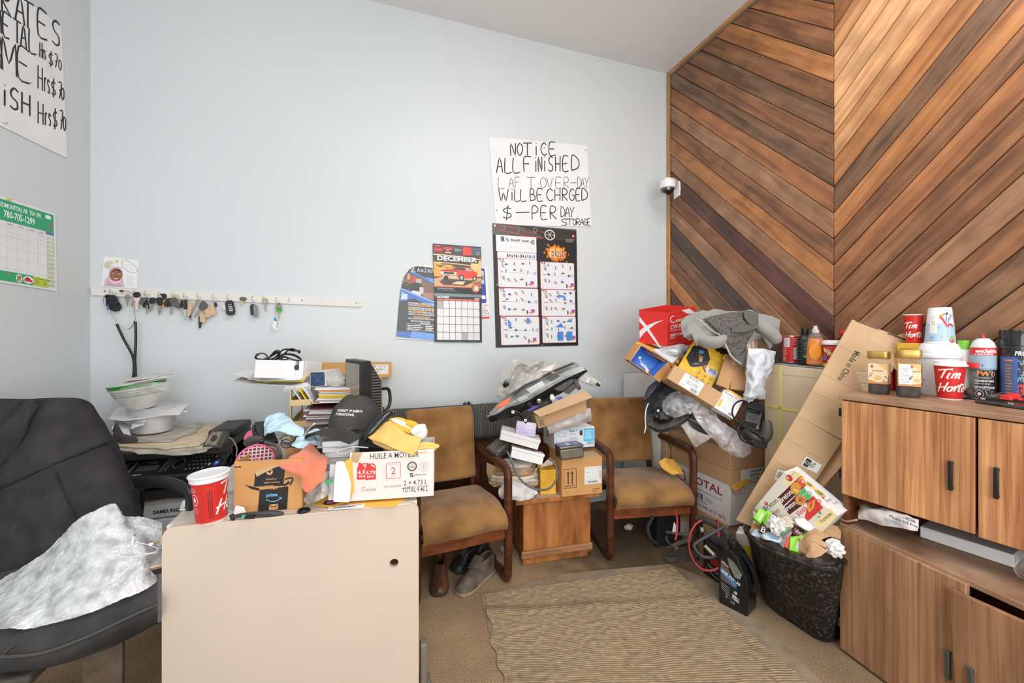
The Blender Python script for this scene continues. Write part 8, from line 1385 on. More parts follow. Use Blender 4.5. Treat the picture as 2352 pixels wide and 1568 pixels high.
# jar with red lid, clear tub
p=onc(2236,905);T=Matrix.Translation(p);rj=thing('plastic_jar','clear plastic jar with a red screw lid behind the lidded cup','jar',p);MB(T).use(GLS).lathe([(.034,0),(.038,.003),(.038,.118),(.034,.128)],30,cap=(True,False)).build('jar_body',rj);MB(T).use(M('red_lid',(206,36,38),.4)).lathe([(.037,.126),(.0395,.128),(.0395,.146),(.037,.148)],30).build('lid',rj);MB(T).use(M('jar_scraps',(110,60,50),.8,.4,40)).blob((0,0,.022),.026,.026,.018,.3,3,2).build('scraps',rj)
# ice bucket, upside cups
p=onc(2158,868,2.33);T=Matrix.Translation(p);ib=thing('white_tub','upturned white plastic tub with ridged rim carrying the patterned cup','tub',p);MB(T).use(LID).lathe([(.066,.0),(.068,.004),(.070,.16),(.075,.163),(.075,.175),(.071,.178),(.071,.19),(.068,.2),(.058,.221),(.052,.224),(.002,.224)],40).build('tub_wall',ib)
p2=p+V((.002,0,.2245));T=Matrix.Translation(p2);mcp=thing('patterned_cup','tall white paper cup stack with colourful map drawing, standing upside down','cup',p2);c0_,c1_,ch2=.0475,.036,.155
MB(T).use(LID).lathe([(c0_+.002,0),(c0_+.003,.002),(c0_+.001,.004),(c1_+.0015,ch2-.012),(c1_+.001,ch2-.011),(c1_,ch2),(c1_-.003,ch2),(c1_-.004,ch2-.004),(.002,ch2-.004)],36).build('cup_wall',mcp)
cm_=cupmap(T,lambda v:c0_+.0016+(c1_+.0006-c0_)*v/ch2,facing(p2));k=PR(fn=lambda u,v,n:cm_(u,v*1.42,n),base=8e-4);k.quad(-.06,.006,.06,.06,(170,196,222),14);k.poly([(-.06,.06),(-.02,.085),(.02,.075),(.05,.092),(.06,.06)],(176,200,226));k.line([(.0,.082),(.012,.07),(.022,.052),(.034,.058),(.046,.05)],.006,(206,50,44),5);k.line([(.03,.05),(.03,.02),(.036,.008),(.046,.012)],.012,(206,52,44),4);k.ring(.038,.016,.007,.003,(96,170,60));k.circ(.038,.016,.003,(230,190,60));k.line([(.022,.085),(.02,.06),(.03,.05)],.002,(60,70,90));k.poly([(.026,.07),(.034,.084),(.03,.06)],(110,150,200));k.circ(.006,.084,.006,(230,160,40),.004);k.circ(.014,.088,.005,(90,170,70),.003);k.circ(.024,.09,.005,(50,60,90),.004);k.line([(.036,.09),(.04,.08),(.034,.072)],.003,(214,140,40),3);k.line([(-.06,.05),(-.01,.046),(.0,.05),(.02,.048)],.0008,(60,70,90));k.circ(.006,.02,.003,(230,160,60));k.circ(.014,.024,.003,(226,210,190));k.line([(.0,.016),(.016,.025)],.0008,(80,90,110))
for x in(.005,.014,.022,.03):k.line([(x,.1),(x+.004,.1)],.002,(130,140,180))
k.text('SCENIC ROUTE',-.03,.016,.004,(70,80,96),w=.016);k.lines(-.03,.008,-.018,.014,2,(110,120,140));k.quad(-.034,.03,-.008,.082,(226,224,218),4);k.text('7.5',-.026,.056,.01,(90,90,96),w=.012);k.build('print',mcp)
p=onc(2112,862,2.345);T=Matrix.Translation(p+V((.0,.02,0)));sc2=thing('coffee_cup','small red paper cup without lid standing beside the patterned cup','cup',p,'red coffee cups');stand=MB(T).use(M('yellow_box',(226,180,60),.6)).box(-.045,.03,-.035,.04,0,.222);yb2=tag(stand.build('yellow_tea_box',bevel=.002),'yellow carton behind the espresso jars under the small red cup','box');k=PR(FR(T@V((-.0455,.04,0)),(0,-1,0),(0,0,1))@Matrix.Rotation(math.pi/2,4,'X'));k.rrect(.01,.12,.06,.2,.008,(200,140,60));k.circ(.035,.175,.012,(120,60,130));k.build('print',yb2)
T=T@Matrix.Translation((-.004,.0,.223));MB(T).use(RED2).lathe([(.025,.0),(.034,.128)],32).build('cup_wall',sc2);MB(T).use(LID).lathe([(.034,.126),(.0355,.127),(.0355,.131),(.033,.131)],32,cap=(False,False)).build('rim',sc2);k=PR(fn=cupmap(T,lambda v:.025+.009*v/.128,facing(p)-.15),base=6e-4);script_text(k,TIM,-.03,.066,.028,.004,(238,234,228));script_text(k,HOR,-.028,.026,.027,.004,(238,234,228));k.build('print',sc2)
# spray can with red nozzle
p=PZ(2258,916,ZCT);T=Matrix.Translation(p);sc3=thing('wash_spray_can','spray can of wash and wax with red nozzle and racing car label','spray can',p);R_=.036;T=T@Matrix.Diagonal((1,1,1.3,1))
MB(T).use(M('can_white',(216,218,216),.35)).lathe([(R_-.002,0),(R_,.002),(R_,.16),(R_+.0005,.162),(.030,.178),(.022,.186),(.019,.187),(.019,.19),(.006,.191)],34).build('can_body',sc3);MB(T).use(M('red_nozzle',(214,60,52),.4)).lathe([(.0055,.19),(.0055,.203),(.004,.2035)],14).build('nozzle',sc3)
k=PR(fn=cylmap(T,R_+.0003,facing(p)),base=5e-4);k.quad(-.055,.004,.055,.094,(30,30,32),14);k.quad(-.055,.094,.055,.098,(120,150,170),14);k.quad(-.055,.098,.055,.14,(150,172,190),14);k.quad(-.055,.138,.055,.162,(206,40,44),14);k.text('www.FastWax',-.022,.146,.011,(236,236,236),w=.066,bold=.04);k.text('LAB TESTED, PIT PROVEN',-.026,.1395,.004,(236,236,236),w=.055,bold=.03);k.poly([(-.022,.104),(-.024,.118),(-.012,.128),(.012,.133),(.034,.128),(.05,.12),(.05,.102)],(206,44,52));k.poly([(-.01,.122),(-.002,.131),(.02,.131),(.014,.124)],(60,66,80));k.circ(-.006,.107,.008,(90,130,160),.005);k.quad(.0,.116,.03,.12,(226,206,120));k.circ(.004,.08,.03,(14,14,15),.014,26);k.ring(.004,.08,.03,.0015,(200,200,206),ry=.014);k.text('FW1',-.018,.075,.013,(240,130,60),w=.044,bold=.04,shear=.15);k.text('WASH & WAX',-.012,.068,.003,(220,220,220),w=.03);k.text('CLEANING WAX',-.024,.056,.006,(226,226,228),w=.056,bold=.03);k.lines(-.024,.047,.03,.053,1,(190,190,190));k.text('CIRE DE NETTOYAGE',-.026,.036,.006,(226,226,228),w=.06,bold=.03);k.lines(-.024,.03,.03,.034,1,(190,190,190));k.ring(-.01,.018,.012,.0012,(226,226,226),n=8);k.circ(-.01,.018,.005,(226,226,226));k.line([(.006,.028),(.026,.028),(.016,.008),(.006,.028)],.0014,(226,226,226));k.text('DANGER',-.012,.006,.004,(214,40,44),w=.02,bold=.04);k.build('label_print',sc3)
# large spray can, black cap
p=PZ(2338,922,ZCT);T=Matrix.Translation(p)@Matrix.Diagonal((1,1,1.58,1));bc=thing('spray_paint_can','large black capped spray paint can with blue label at the picture edge','spray can',p);R_=.049
MB(T).use(M('can_dark',(38,38,40),.25,coat=.5)).lathe([(R_-.002,0),(R_,.002),(R_,.133),(R_+.0006,.136),(R_-.002,.14)],34).build('can_body',bc);MB(T).use(M('gloss_black',(22,22,24))).lathe([(R_+.001,.14),(R_+.001,.176),(R_-.0005,.178),(R_-.004,.174),(.002,.172)],34).build('cap',bc)
k=PR(fn=cylmap(T,R_+.0003,facing(p)),base=5e-4);k.quad(-.05,.006,.05,.112,(66,92,160),14);k.quad(-.036,.0,-.012,.106,(96,92,90),5);k.quad(-.036,.102,-.012,.105,(220,150,60),5);k.quad(-.0,.01,.05,.112,(34,36,44),8);k.text('PRO',-.008,.116,.01,(214,214,216),w=.03,bold=.04,shear=.2);k.text('Build',.014,.05,.014,(120,150,170),w=.056,rot=90,bold=.03);k.text('G3',.014,.016,.014,(206,60,60),w=.03,rot=90,bold=.04);k.lines(-.034,.02,-.014,.095,10,(150,146,142),.4);k.build('label_print',bc)
p=onc(2214,870,2.35);tag(MB().use(WHITEP).tube([p,p+V((0,0,.2))],.022,14).use(M('lime_cap',(126,190,60),.4)).tube([p+V((0,.0,.2)),p+V((0,.0,.238))],.019,16).build('lime_bottle'),'white bottle with lime green cap between the white tub and the spray can','bottle')
# red black charger / battery tool
q0=PZ(2242,935,ZCT);bt=thing('battery_charger','black and red power tool battery charger with a printed panel at the cupboard edge','charger',q0);X0=PZ(2240,925,ZCT);X1=PZ(2400,948,ZCT);T,w_,h_=FB(X0,X1,X0+V((0,0,.05)));T=T@Matrix.Translation((0,-.006,0));w_=.16
MB(T).use(DUSTY).box(.0,w_,.0,.075,.0,.016).build('base',bt,bevel=.006,seg=3);MB(T).use(BLACK).add([(.004,.002,.012),(w_,.002,.012),(w_,.073,.012),(.004,.073,.012),(.012,.006,.024),(w_,.006,.03),(w_,.068,.044),(.03,.068,.046)],[(0,3,2,1),(4,5,6,7),(0,1,5,4),(1,2,6,5),(2,3,7,6),(3,0,4,7)]).build('shell',bt,bevel=.003);MB(T).use(M('tool_red',(214,52,46),.4)).add([(.07,.002,.026),(.108,.002,.026),(.108,.05,.04),(.07,.05,.04),(.078,.006,.044),(.1,.006,.044),(.1,.045,.052),(.078,.045,.052)],[(0,3,2,1),(4,5,6,7),(0,1,5,4),(1,2,6,5),(2,3,7,6),(3,0,4,7)]).box(.118,.13,.004,.02,.03,.04).build('release_button',bt,bevel=.003)
tq=[T@V(p)for p in((.022,.010,.0262),(.058,.010,.0275),(.062,.062,.0448),(.036,.062,.0455))];k=PR(fn=BIL(tq),base=8e-4);k.frame(.02,.02,.98,.98,.03,(120,120,122));k.text('M12 M18',.15,.6,.14,(206,60,56),w=.6,bold=.02);k.lines(.15,.2,.85,.5,3,(180,180,182));k.circ(.75,.55,.09,(190,90,86));k.build('panel_print',bt);k=PR(FR(T@V((0,.0015,0)),T.to_3x3()@V((1,0,0)),(0,0,1))@Matrix.Rotation(math.pi/2,4,'X'));k.quad(.09,.005,.16,.024,(60,66,50));k.text('M18',.1,.014,.006,(226,226,226),w=.014,bold=.03);k.text('RED LITHIUM',.118,.014,.006,(206,60,56),w=.035,bold=.03);k.text('PROTECT',.1,.007,.004,(150,170,120),w=.04);k.quad(.02,.018,.034,.024,(200,196,196));k.build('front_print',bt)
# in the gap of the cupboard
gz=.558;g0=PZ(1985,1195,gz)
surf('shopping_bag','crumpled white shopping bag with blue print in the cupboard gap','bag',[[(1972,1170,1.78),(1985,1158,1.74),(2010,1166,1.68),(2045,1170,1.62),(2090,1185,1.55),(2110,1195,1.52)],[(1972,1182,1.72),(1990,1175,1.68),(2015,1180,1.62),(2050,1188,1.57),(2090,1200,1.51),(2110,1208,1.49)],[(1974,1192,1.71),(1995,1195,1.66),(2020,1205,1.61),(2055,1210,1.55),(2085,1215,1.51),(2108,1220,1.49)]],M('white_shopping_bag',(214,210,206),.4,.04,12),8,7,.003,.005,22,4,.005,20)
k=PR(FR(P(2052,1190,1.545),P(2110,1212,1.47)-P(2052,1190,1.545),UP)@Matrix.Rotation(math.pi/2,4,'X'));k.text('Phone toll free',-.012,-.002,.011,(54,90,130),w=.088,bold=.02);k.text('.ca',.03,.014,.011,(54,90,130),w=.04,bold=.02);k.text('100% ',-.02,-.004+.008,.004,(90,110,130),w=.014);k.lines(-.03,-.022,.02,-.008,3,(120,136,150));k.build('bag_print',bpy.data.objects['shopping_bag'])
a,b=PZ(2112,1233,gz),PZ(2330,1305,gz);T,w_,h_=FB(a,b,a+V((0,0,.03)));tr=thing('foam_tray','flat white foam packing sheet lying in the cupboard gap','tray',T@V((w_/2,.08,0)));MB(T).use(FOAM).box(0,w_,0,.16,0,.046).build('tray_body',tr,bevel=.004)
surf('film_bag','small clear film bag hanging out at the end of the cupboard gap','bag',[[(2330,1275,1.225),(2345,1270,1.2),(2380,1280,1.15)],[(2328,1300,1.2),(2345,1300,1.175),(2380,1310,1.13)],[(2340,1325,1.19),(2352,1330,1.17),(2380,1335,1.13)]],CBAG,amp=.006,fold=.006,th=.002)
tag(MB().use(M('twine',(176,150,120),.8)).tube(crom([P(1932,1192,1.775),P(1945,1197,1.74),P(1960,1195,1.71),P(1970,1193,1.70)],5),.004,7).build('twine_end'),'frayed end of tan twine lying on the lower cabinet corner','twine')
# ================================================================== waste bin and its contents
BIN=M('scuffed_black_bin',(24,24,25),.55,.1,14,.2,60,c2=(24,24,25));
def binmat():
 m=M('scuffed_bin',(104,98,92),.5,.1,70,.25,40,c2=(24,24,25),th=(.5,.85));return m
bi=thing('waste_bin','scuffed black plastic waste bin overflowing with cracker cartons','bin',PZ(1850,1440,0));BINM=binmat()
rim=[P(1715,1205,2.06),P(1741,1246,1.90),P(1815,1283,1.775),P(1885,1300,1.70),P(1928,1290,1.70),P(1944,1255,1.785),P(1900,1222,1.93),P(1800,1198,2.05)]
botm=[PZ(1755,1372,0),PZ(1775,1402,0),PZ(1830,1440,0),PZ(1882,1473,0),PZ(1918,1475,0),PZ(1932,1440,0),PZ(1885,1385,0),PZ(1800,1350,0)]
for p in rim:p.z=p.z*.35+.65*.392
def ringpts(c,n=6):return crom(c+[c[0]],n)[:-1]
def cl(c):e=[c[-1]]+c+[c[0],c[1]];return crom(e,6)[6:-6][:-1]if False else crom(e,6)[6:6+6*len(c)]
R1,R0=cl(rim),cl(botm);n=len(R1);cen1=sum(R1,V())/n;cen0=sum(R0,V())/n;mb=MB().use(BINM);rings=[]
for t_ in(0,.03,.25,.5,.75,1):rings.append([a.lerp(b,t_)+(((cen0.lerp(cen1,t_))-a.lerp(b,t_))*(.06 if t_==0 else 0))for a,b in zip(R0,R1)])
inn=[[p+(cen1-p)*.05 for p in R1],[a.lerp(b,.08)+(cen0-a)*.1 for a,b in zip(R0,R1)]];vs_=[p for r in rings+inn for p in r];fs_=[(i*n+j,i*n+(j+1)%n,(i+1)*n+(j+1)%n,(i+1)*n+j)for i in range(len(rings)+1)for j in range(n)];fs_.append(tuple(range(n))[::-1]);fs_.append(tuple(range((len(rings)+1)*n,(len(rings)+2)*n)))
mb.add(vs_,fs_,None,True);mb.build('bin_body',bi);MB().use(BINM).tube(R1,.011,8,closed=True).build('rim',bi)
fill=[]
for i in range(7):
 a_=[R1[(n*(6-i))//13%n],R1[(n*(7+i))//13%n]];fill.append([a_[0].lerp(a_[1],.07+.86*j/6).lerp(cen1,.06)+V((0,0,-.045))for j in range(7)])
fo=MB().use(M('rubbish_paper',(172,160,150),.9,.3,30,c2=(120,92,70))).patch(fill,6,6,.002,.012,22,3,.02,20).build('rubbish');fo['kind']='stuff';fo['label']='crumpled wrappers and papers filling the black waste bin';fo['category']='rubbish'
WBX=M('cracker_carton',(226,220,206),.45,.03,8)
bl,br,tl=P(1837,1271,1.83),P(1923,1185,1.70),P(1739,1158,1.99);T,w_,h_=FB(bl,br,tl);bx=cbox('cracker_box','big white cracker variety carton tilted on top of the waste bin','box',T,w_,.12,h_,WBX)
k=PR(face(T,'front',w_,.12,h_));bm=FR(T.translation,T.col[0].xyz,T.col[2].xyz);BV,BU=w_,h_
inv=T.inverted();C8=cv(1700,1060,6.532)
def bq(q):
 o=[]
 for x,y in C8(q):
  p=PP(x,y,T.translation,V(T.col[1].xyz));l=inv@p;o.append((l.x,l.z))
 return o
def b1(x,y):return bq('%d,%d'%(x,y))[0]
rot_=math.degrees(math.atan2(b1(560,580)[1]-b1(380,720)[1],b1(560,580)[0]-b1(380,720)[0]))
k.poly(bq('620,300 800,120 850,180 900,240 760,330 640,370'),(240,226,180));k.poly(bq('1460,810 1290,970 1190,1000 1100,930 1350,700'),(240,226,170));k.poly(bq('560,540 890,225 995,350 650,660'),(86,40,36));k.poly(bq('830,290 890,225 995,350 910,400'),(226,84,66));k.poly(bq('650,690 960,390 1085,545 740,795'),(82,40,36));k.poly(bq('850,490 960,390 1085,545 980,590'),(96,190,116));k.poly(bq('795,800 1100,510 1245,690 1010,900 940,850'),(214,62,56));k.poly(bq('790,790 1000,610 1010,680 960,860 880,880'),(228,224,220))
for q,c in(('755,390 770,340 820,305 880,320 910,370 910,430 870,480 800,485 760,440',(226,160,70)),('825,570 840,520 890,495 950,510 985,560 980,620 930,660 860,640',(222,150,80)),('990,690 1030,620 1130,560 1110,690 1040,760',(226,160,80))):k.poly(bq(q),c)
k.poly(bq('800,370 880,400 905,420 850,390'),(190,60,50));k.poly(bq('790,400 870,420 880,460 820,450'),(244,200,110));k.poly(bq('870,540 920,520 965,570 940,610 890,600'),(228,96,80));k.circ(*b1(900,580),.006,(60,140,60));k.poly(bq('1040,640 1080,590 1090,640 1050,720'),(220,80,64))
def bt_(t,x,y,x2,y2,h,c,**kw):a,b=b1(x,y),b1(x2,y2);k.text(t,a[0],a[1],h,c,w=math.hypot(b[0]-a[0],b[1]-a[1]),rot=math.degrees(math.atan2(b[1]-a[1],b[0]-a[0])),**kw)
bt_('Breton',625,620,790,470,.021,(236,232,228),bold=.02);bt_('Breton',690,750,850,630,.018,(236,232,228),bold=.02);bt_('Breton',390,740,575,600,.021,(50,44,44));bt_('Vinta',880,840,1005,710,.02,(206,60,54),shear=.3,bold=.015);bt_('Vinta',480,830,600,740,.018,(206,60,54),shear=.3);bt_('1.25 kg CRACKERS',1215,920,1385,790,.009,(90,60,40),bold=.02);bt_('original',870,300,930,250,.006,(240,210,200));bt_('garden vegetable',930,520,1030,450,.006,(220,240,220))
k.circ(*b1(737,245),.0145,(214,54,48));a=b1(722,268);k.text('6',a[0],a[1],.014,(240,236,230),rot=rot_,bold=.02);k.circ(*b1(390,628),.011,(206,50,46),.008);bt_('Dare',370,645,418,605,.006,(240,236,230));
for x,y,c in((943,298,(232,100,84)),(1045,470,(120,200,140)),(1185,590,(220,80,70))):k.circ(*b1(x,y),.009,c);k.circ(*b1(x,y),.0065,(236,200,190))
bt_('boxes inside',775,215,840,150,.006,(180,140,80));k.poly(bq('1175,770 1200,725 1220,780 1195,790'),(90,160,80));k.circ(*b1(1182,825),.004,(110,170,90));k.build('print',bx)
k=PR(face(T,'right',w_,.12,h_));k.quad(0.001,0,.12,h_,(222,220,218));
for v,c in((.82,(226,170,80)),(.62,(220,190,120)),(.42,(206,160,90))):k.circ(.055,h_*v,.022,c,.024);k.circ(.055,h_*v+.002,.013,(110,160,70)if v<.8 else(240,210,120),.012);k.circ(.06,h_*v-.004,.006,(170,70,60))
k.text('Breton',.035,h_*.24,.014,(70,64,64),w=.05);k.text('Vinta',.055,h_*.16,.014,(206,60,54),w=.04,shear=.3);k.circ(.04,h_*.33,.007,(206,50,46),.005);k.build('side_print',bx)
LIME=M('lime_carton',(132,200,50),.45,.05,8);BRN=M('brown_carton',(84,42,38),.45,.08,8)
def flatbox(name,label,pts,th,m,prints=()):
 q=[P(*p)for p in pts];t=thing(name,label,'box',sum(q,V())/4,'cracker packs in the bin');MB().use(m).slab(q,th).build('carton',t,bevel=.001);k=PR(fn=BIL(q),base=5e-4)
 for f in prints:f(k)
 if prints:k.build('print',t)
 return t
flatbox('cracker_pack','brown and lime cracker pack standing at the bin corner',[(1742,1219,1.90),(1790,1240,1.85),(1800,1192,1.89),(1760,1170,1.94)],.03,BRN,(lambda k:k.poly([(.0,.45),(.3,.3),(.35,1),(.05,1)],(140,206,60)),lambda k:k.quad(.35,.35,.95,.95,(226,224,220)),lambda k:k.lines(.4,.4,.9,.9,6,(150,170,140)),lambda k:k.text('B',.1,.02,.25,(236,232,228),w=.2)))
flatbox('cracker_pack','lime green flat pack end beside the brown cracker pack',[(1731,1188,1.915),(1747,1202,1.89),(1764,1176,1.92),(1745,1166,1.94)],.025,LIME,(lambda k:k.lines(.15,.3,.85,.8,4,(206,232,160)),lambda k:k.rrect(.55,.1,.75,.7,.05,(226,240,200))))
flatbox('cracker_pack','brown cracker pack lying under the big carton with white lettering',[(1822,1225,1.80),(1850,1240,1.77),(1858,1222,1.80),(1808,1195,1.86)],.025,BRN,(lambda k:k.text('Vinta',.2,.2,.5,(226,214,214),w=.5,shear=.3),lambda k:k.quad(.8,.3,1,.9,(140,206,60))))
flatbox('cracker_pack','bright lime cracker carton upright in front of the egg tray',[(1812,1262,1.775),(1834,1268,1.755),(1852,1228,1.775),(1815,1232,1.80)],.05,LIME,(lambda k:k.line([(.4,0),(.5,1)],.03,(96,160,40)),lambda k:k.text('B',.75,.7,.2,(236,236,230),w=.16,bold=.03),lambda k:k.circ(.62,.75,.1,(200,50,46),.08),lambda k:k.quad(.6,.15,.95,.55,(196,190,206)),lambda k:k.lines(.08,.3,.4,.85,4,(190,226,130))))
def crum(name,label,cat,c,r,m,sd,amp=.35,group=None,sq=(1,1,1)):return tag(MB().use(m).blob(P(*c),r*sq[0],r*sq[1],r*sq[2],amp,2.6,sd,None,34,22).build(name),label,cat,group)
TIS=M('white_tissue',(222,220,218),.9,.03,20);crum('paper_ball','crumpled white kitchen paper resting on the brown cracker pack','paper',(1785,1207,1.845),.036,TIS,2,.45,'crumpled papers in the bin');crum('paper_ball','crumpled white napkin at the bin edge by the cabinet','paper',(1916,1258,1.70),.034,TIS,7,.3,'crumpled papers in the bin');crum('paper_ball','thin beige paper scrap between tissue and carton','paper',(1805,1200,1.84),.026,CREAM,4,.45,'crumpled papers in the bin')
surf('torn_tissue','torn white paper strip in front of the big cracker carton','paper',[[(1826,1190,1.83),(1845,1190,1.81),(1856,1195,1.80)],[(1830,1202,1.81),(1855,1215,1.78),(1875,1212,1.775)],[(1850,1218,1.79),(1868,1224,1.77),(1888,1215,1.77)]],TIS,amp=.004,th=.002,fold=.004)
surf('shop_towel','crumpled pale blue shop towel hanging over the bin rim','towel',[[(1728,1216,1.95),(1745,1212,1.92),(1770,1220,1.87),(1795,1226,1.83)],[(1726,1226,1.93),(1748,1228,1.88),(1772,1234,1.835),(1796,1238,1.81)],[(1738,1234,1.90),(1752,1236,1.87),(1774,1242,1.825),(1790,1246,1.805)]],M('blue_shop_towel',(186,212,226)),8,8,.003,.008,22,3,.008,20)
zb2=thing('zip_bag','clear zip bag with green and magenta seal in the bin','bag',P(1800,1240,1.8));MB().use(CBAG).slab([P(1785,1242,1.80),P(1800,1258,1.78),P(1820,1222,1.80),P(1808,1212,1.82)],.003).build('film',zb2);MB().use(M('green_zip',(36,150,80))).slab([P(1795,1226,1.805),P(1812,1210,1.815),P(1817,1213,1.81),P(1798,1232,1.80)],.003).use(M('purple_zip',(150,80,120))).slab([P(1797,1232,1.798),P(1817,1214,1.806),P(1819,1217,1.805),P(1799,1236,1.796)],.003).build('zip_strip',zb2)
tag(MB().use(M('tomato_print',(206,70,50),.4,.3,40)).slab([P(1800,1254,1.78),P(1810,1260,1.77),P(1814,1232,1.79),P(1808,1234,1.795)],.008).build('red_wrapper'),'red printed wrapper corner in the bin','wrapper')
tag(MB().use(CARD3).slab([P(1722,1218,1.97),P(1742,1222,1.94),P(1742,1210,1.95),P(1730,1200,1.98)],.004).build('card_scrap'),'tan card scrap standing at the far corner of the bin','card');tag(MB().use(M('white_print',(220,220,222),.5)).slab([P(1730,1200,1.965),P(1746,1206,1.94),P(1746,1186,1.95),P(1730,1172,1.97)],.004).build('leaflet'),'small white and red leaflet behind the lime pack','leaflet')
PULP=M('paper_pulp',(188,150,112),.9,.08,16,.5,90);eg=thing('pulp_tray','torn brown moulded pulp tray on top of the bin','packaging',P(1875,1245,1.73))
def pp_(rows,sd):MB().use(PULP).patch([[P(*p)for p in r]for r in rows],8,8,.006,.006,18,sd,.004,16).build('pulp_shell',eg)
pp_([[(1835,1262,1.755),(1842,1235,1.77),(1865,1215,1.775),(1900,1205,1.775),(1930,1208,1.765)],[(1845,1268,1.735),(1855,1240,1.74),(1878,1225,1.745),(1905,1218,1.75),(1931,1222,1.75)],[(1850,1272,1.725),(1862,1250,1.72),(1885,1240,1.72),(1908,1232,1.73),(1930,1240,1.735)]],1)
pp_([[(1848,1268,1.725),(1858,1250,1.72),(1870,1246,1.715),(1882,1252,1.71)],[(1852,1276,1.705),(1864,1264,1.695),(1880,1262,1.69),(1898,1262,1.69)],[(1858,1280,1.70),(1872,1280,1.685),(1888,1276,1.68),(1900,1266,1.685)]],2);pp_([[(1868,1232,1.725),(1885,1238,1.715),(1900,1250,1.705)],[(1862,1240,1.72),(1880,1248,1.71),(1895,1258,1.70)]],3)
# ================================================================== on the floor
jg=thing('oil_jug','large black motor oil jug with blue grade band standing on the mat edge','jug',PZ(1690,1405,0));JB=M('jug_black',(27,27,28),.3,.2,10,coat=.2)
JO,JE=PZ(1652,1385,0),PZ(1712,1416,0);jx=(JE-JO);jx.z=0;jx.normalize();jz=V((0,0,1));TJ=FR(JO,jx,jz);wj=(JE-JO).length+.01;dj=.105
prof=[(0,.0),(.008,-.0),(wj-.008,0),(wj,.008),(wj+.004,.13),(wj-.004,.185),(wj-.03,.225),(wj*.62,.272),(wj*.45,.292),(.06,.296),(.025,.292),(.002,.268),(-.003,.2)]
MB(TJ@Matrix.Rotation(math.pi/2,4,'X')@Matrix.Scale(1,4)).use(JB).prism(prof,-dj,0).build('jug_body',jg,bevel=.014,seg=3)
MB(TJ).use(JB).lathe([(.021,.296),(.021,.30),(.0245,.302),(.0245,.322),(.022,.325)],22,TJ@Matrix.Translation((.045,.055,0))).build('cap',jg)
MB().use(JB).tube(crom([TJ@V(p)for p in((wj*.55,.055,.285),(wj*.78,.055,.262),(wj+.0,.055,.22),(wj+.018,.055,.16),(wj+.004,.055,.12))],6),[.02,.017,.016,.016,.02],10,flat=.8).build('handle',jg);MB().use(M('jug_dust',(120,118,114),.6,.2,20)).slab([TJ@V(p)for p in((wj*.30,-.0015,.255),(wj*.52,-.0015,.245),(wj*.82,-.0015,.2),(wj*.74,-.0015,.17),(wj*.56,-.0015,.17),(wj*.36,-.0015,.22))],.001).build('worn_panel',jg,bevel=.0)
k=PR(face(TJ,'front',wj,dj,.3),base=8e-4);k.poly([(.006,.045),(wj-.06,.02),(wj-.045,.11),(wj-.06,.135),(.03,.232),(.006,.235)],(34,34,36));k.poly([(.008,.13),(wj-.058,.115),(wj-.06,.138),(.032,.226),(.008,.23)],(96,88,78));k.poly([(.005,.168),(wj-.052,.118),(wj-.05,.138),(.005,.19)],(70,130,190));k.text('SAE 5W-30',.01,.171,.015,(226,234,240),w=.095,bold=.02,rot=-22);k.poly([(.01,.215),(.05,.197),(.05,.206),(.01,.226)],(120,40,40));k.text('KIRKLAND',.012,.219,.006,(230,226,224),w=.036,rot=-24,bold=.03);
for i in range(4):k.line([(.01,.115-i*.009),(wj-.085,.1-i*.011)],.002,(170,170,172))
k.circ(wj-.055,.093,.0085,(170,172,174));k.poly([(wj-.07,.06),(wj-.038,.048),(wj-.038,.07),(wj-.07,.082)],(206,206,206));k.lines(wj-.066,.06,wj-.042,.07,2,(80,80,80));k.text('4.73L',.055,.034,.008,(200,196,190),w=.022,bold=.02)
for i,c in enumerate(((110,120,140),(60,66,80),(150,130,110),(90,80,70))):k.poly([(.03+i*.018,.045+i*.006),(.036+i*.018,.075),(.044+i*.018,.05)],c)
k.build('label_print',jg)
# jump starter with cables
js=thing('jump_starter','black portable jump starter with red and grey clamp cables beside the oil jug','jump starter',PZ(1640,1345,0));a,b=PZ(1612,1316,0),PZ(1662,1348,0);T,w_,h_=FB(a,b,a+V((0,0,.25)))
MB(T).use(JB).box(0,w_+.05,0,.13,0,.225).build('case',js,bevel=.02,seg=3);MB().use(DUSTY).tube(crom([P(1603,1192,2.26),P(1625,1195,2.2),P(1655,1212,2.12),P(1675,1228,2.06)],5),.019,12).build('handle',js);MB().use(JB).tube([P(1606,1195,2.25),P(1610,1240,2.24)],.017,10).build('handle_post',js);c=P(1614,1217,2.185);MB(FR(c,RT,UP)@Matrix.Rotation(math.pi/2,4,'X')).use(METAL).lathe([(.015,-.01),(.015,.003),(.009,.004),(.008,-.008)],18).build('socket_ring',js)
k=PR(face(T,'front',w_,.13,.225),base=3e-3);k.quad(.06,.09,.12,.15,(150,30,36));k.poly([(.03,.15),(.12,.12),(.12,.2),(.03,.215)],(54,54,54));k.text('POWERPACK',.04,.07,.012,(206,200,200),w=.07,rot=-20);k.line([(.03,.05),(.11,.02)],.003,(200,200,200));k.build('label_print',js)
RCB=M('red_clamp_cable',(150,44,48),.4,.06,12);GCB=M('grey_clamp_cable',(58,58,58),.5,.1,12)
MB().use(RCB).tube(crom([P(*p)for p in((1612,1194,2.17),(1596,1206,2.16),(1584,1230,2.14),(1583,1258,2.12),(1592,1285,2.09),(1610,1305,2.06),(1632,1310,2.04),(1650,1304,2.03))],7),.0058,10).build('cable',js);MB().use(RCB).tube(crom([P(*p)for p in((1640,1200,2.2),(1648,1195,2.15),(1650,1210,2.1),(1650,1232,2.08))],6),.0058,10).build('cable',js);MB().use(RCB).tube(crom([P(*p)for p in((1550,1174,2.3),(1555,1190,2.26),(1555,1220,2.22),(1551,1240,2.2))],6),.0058,10).build('cable',js)
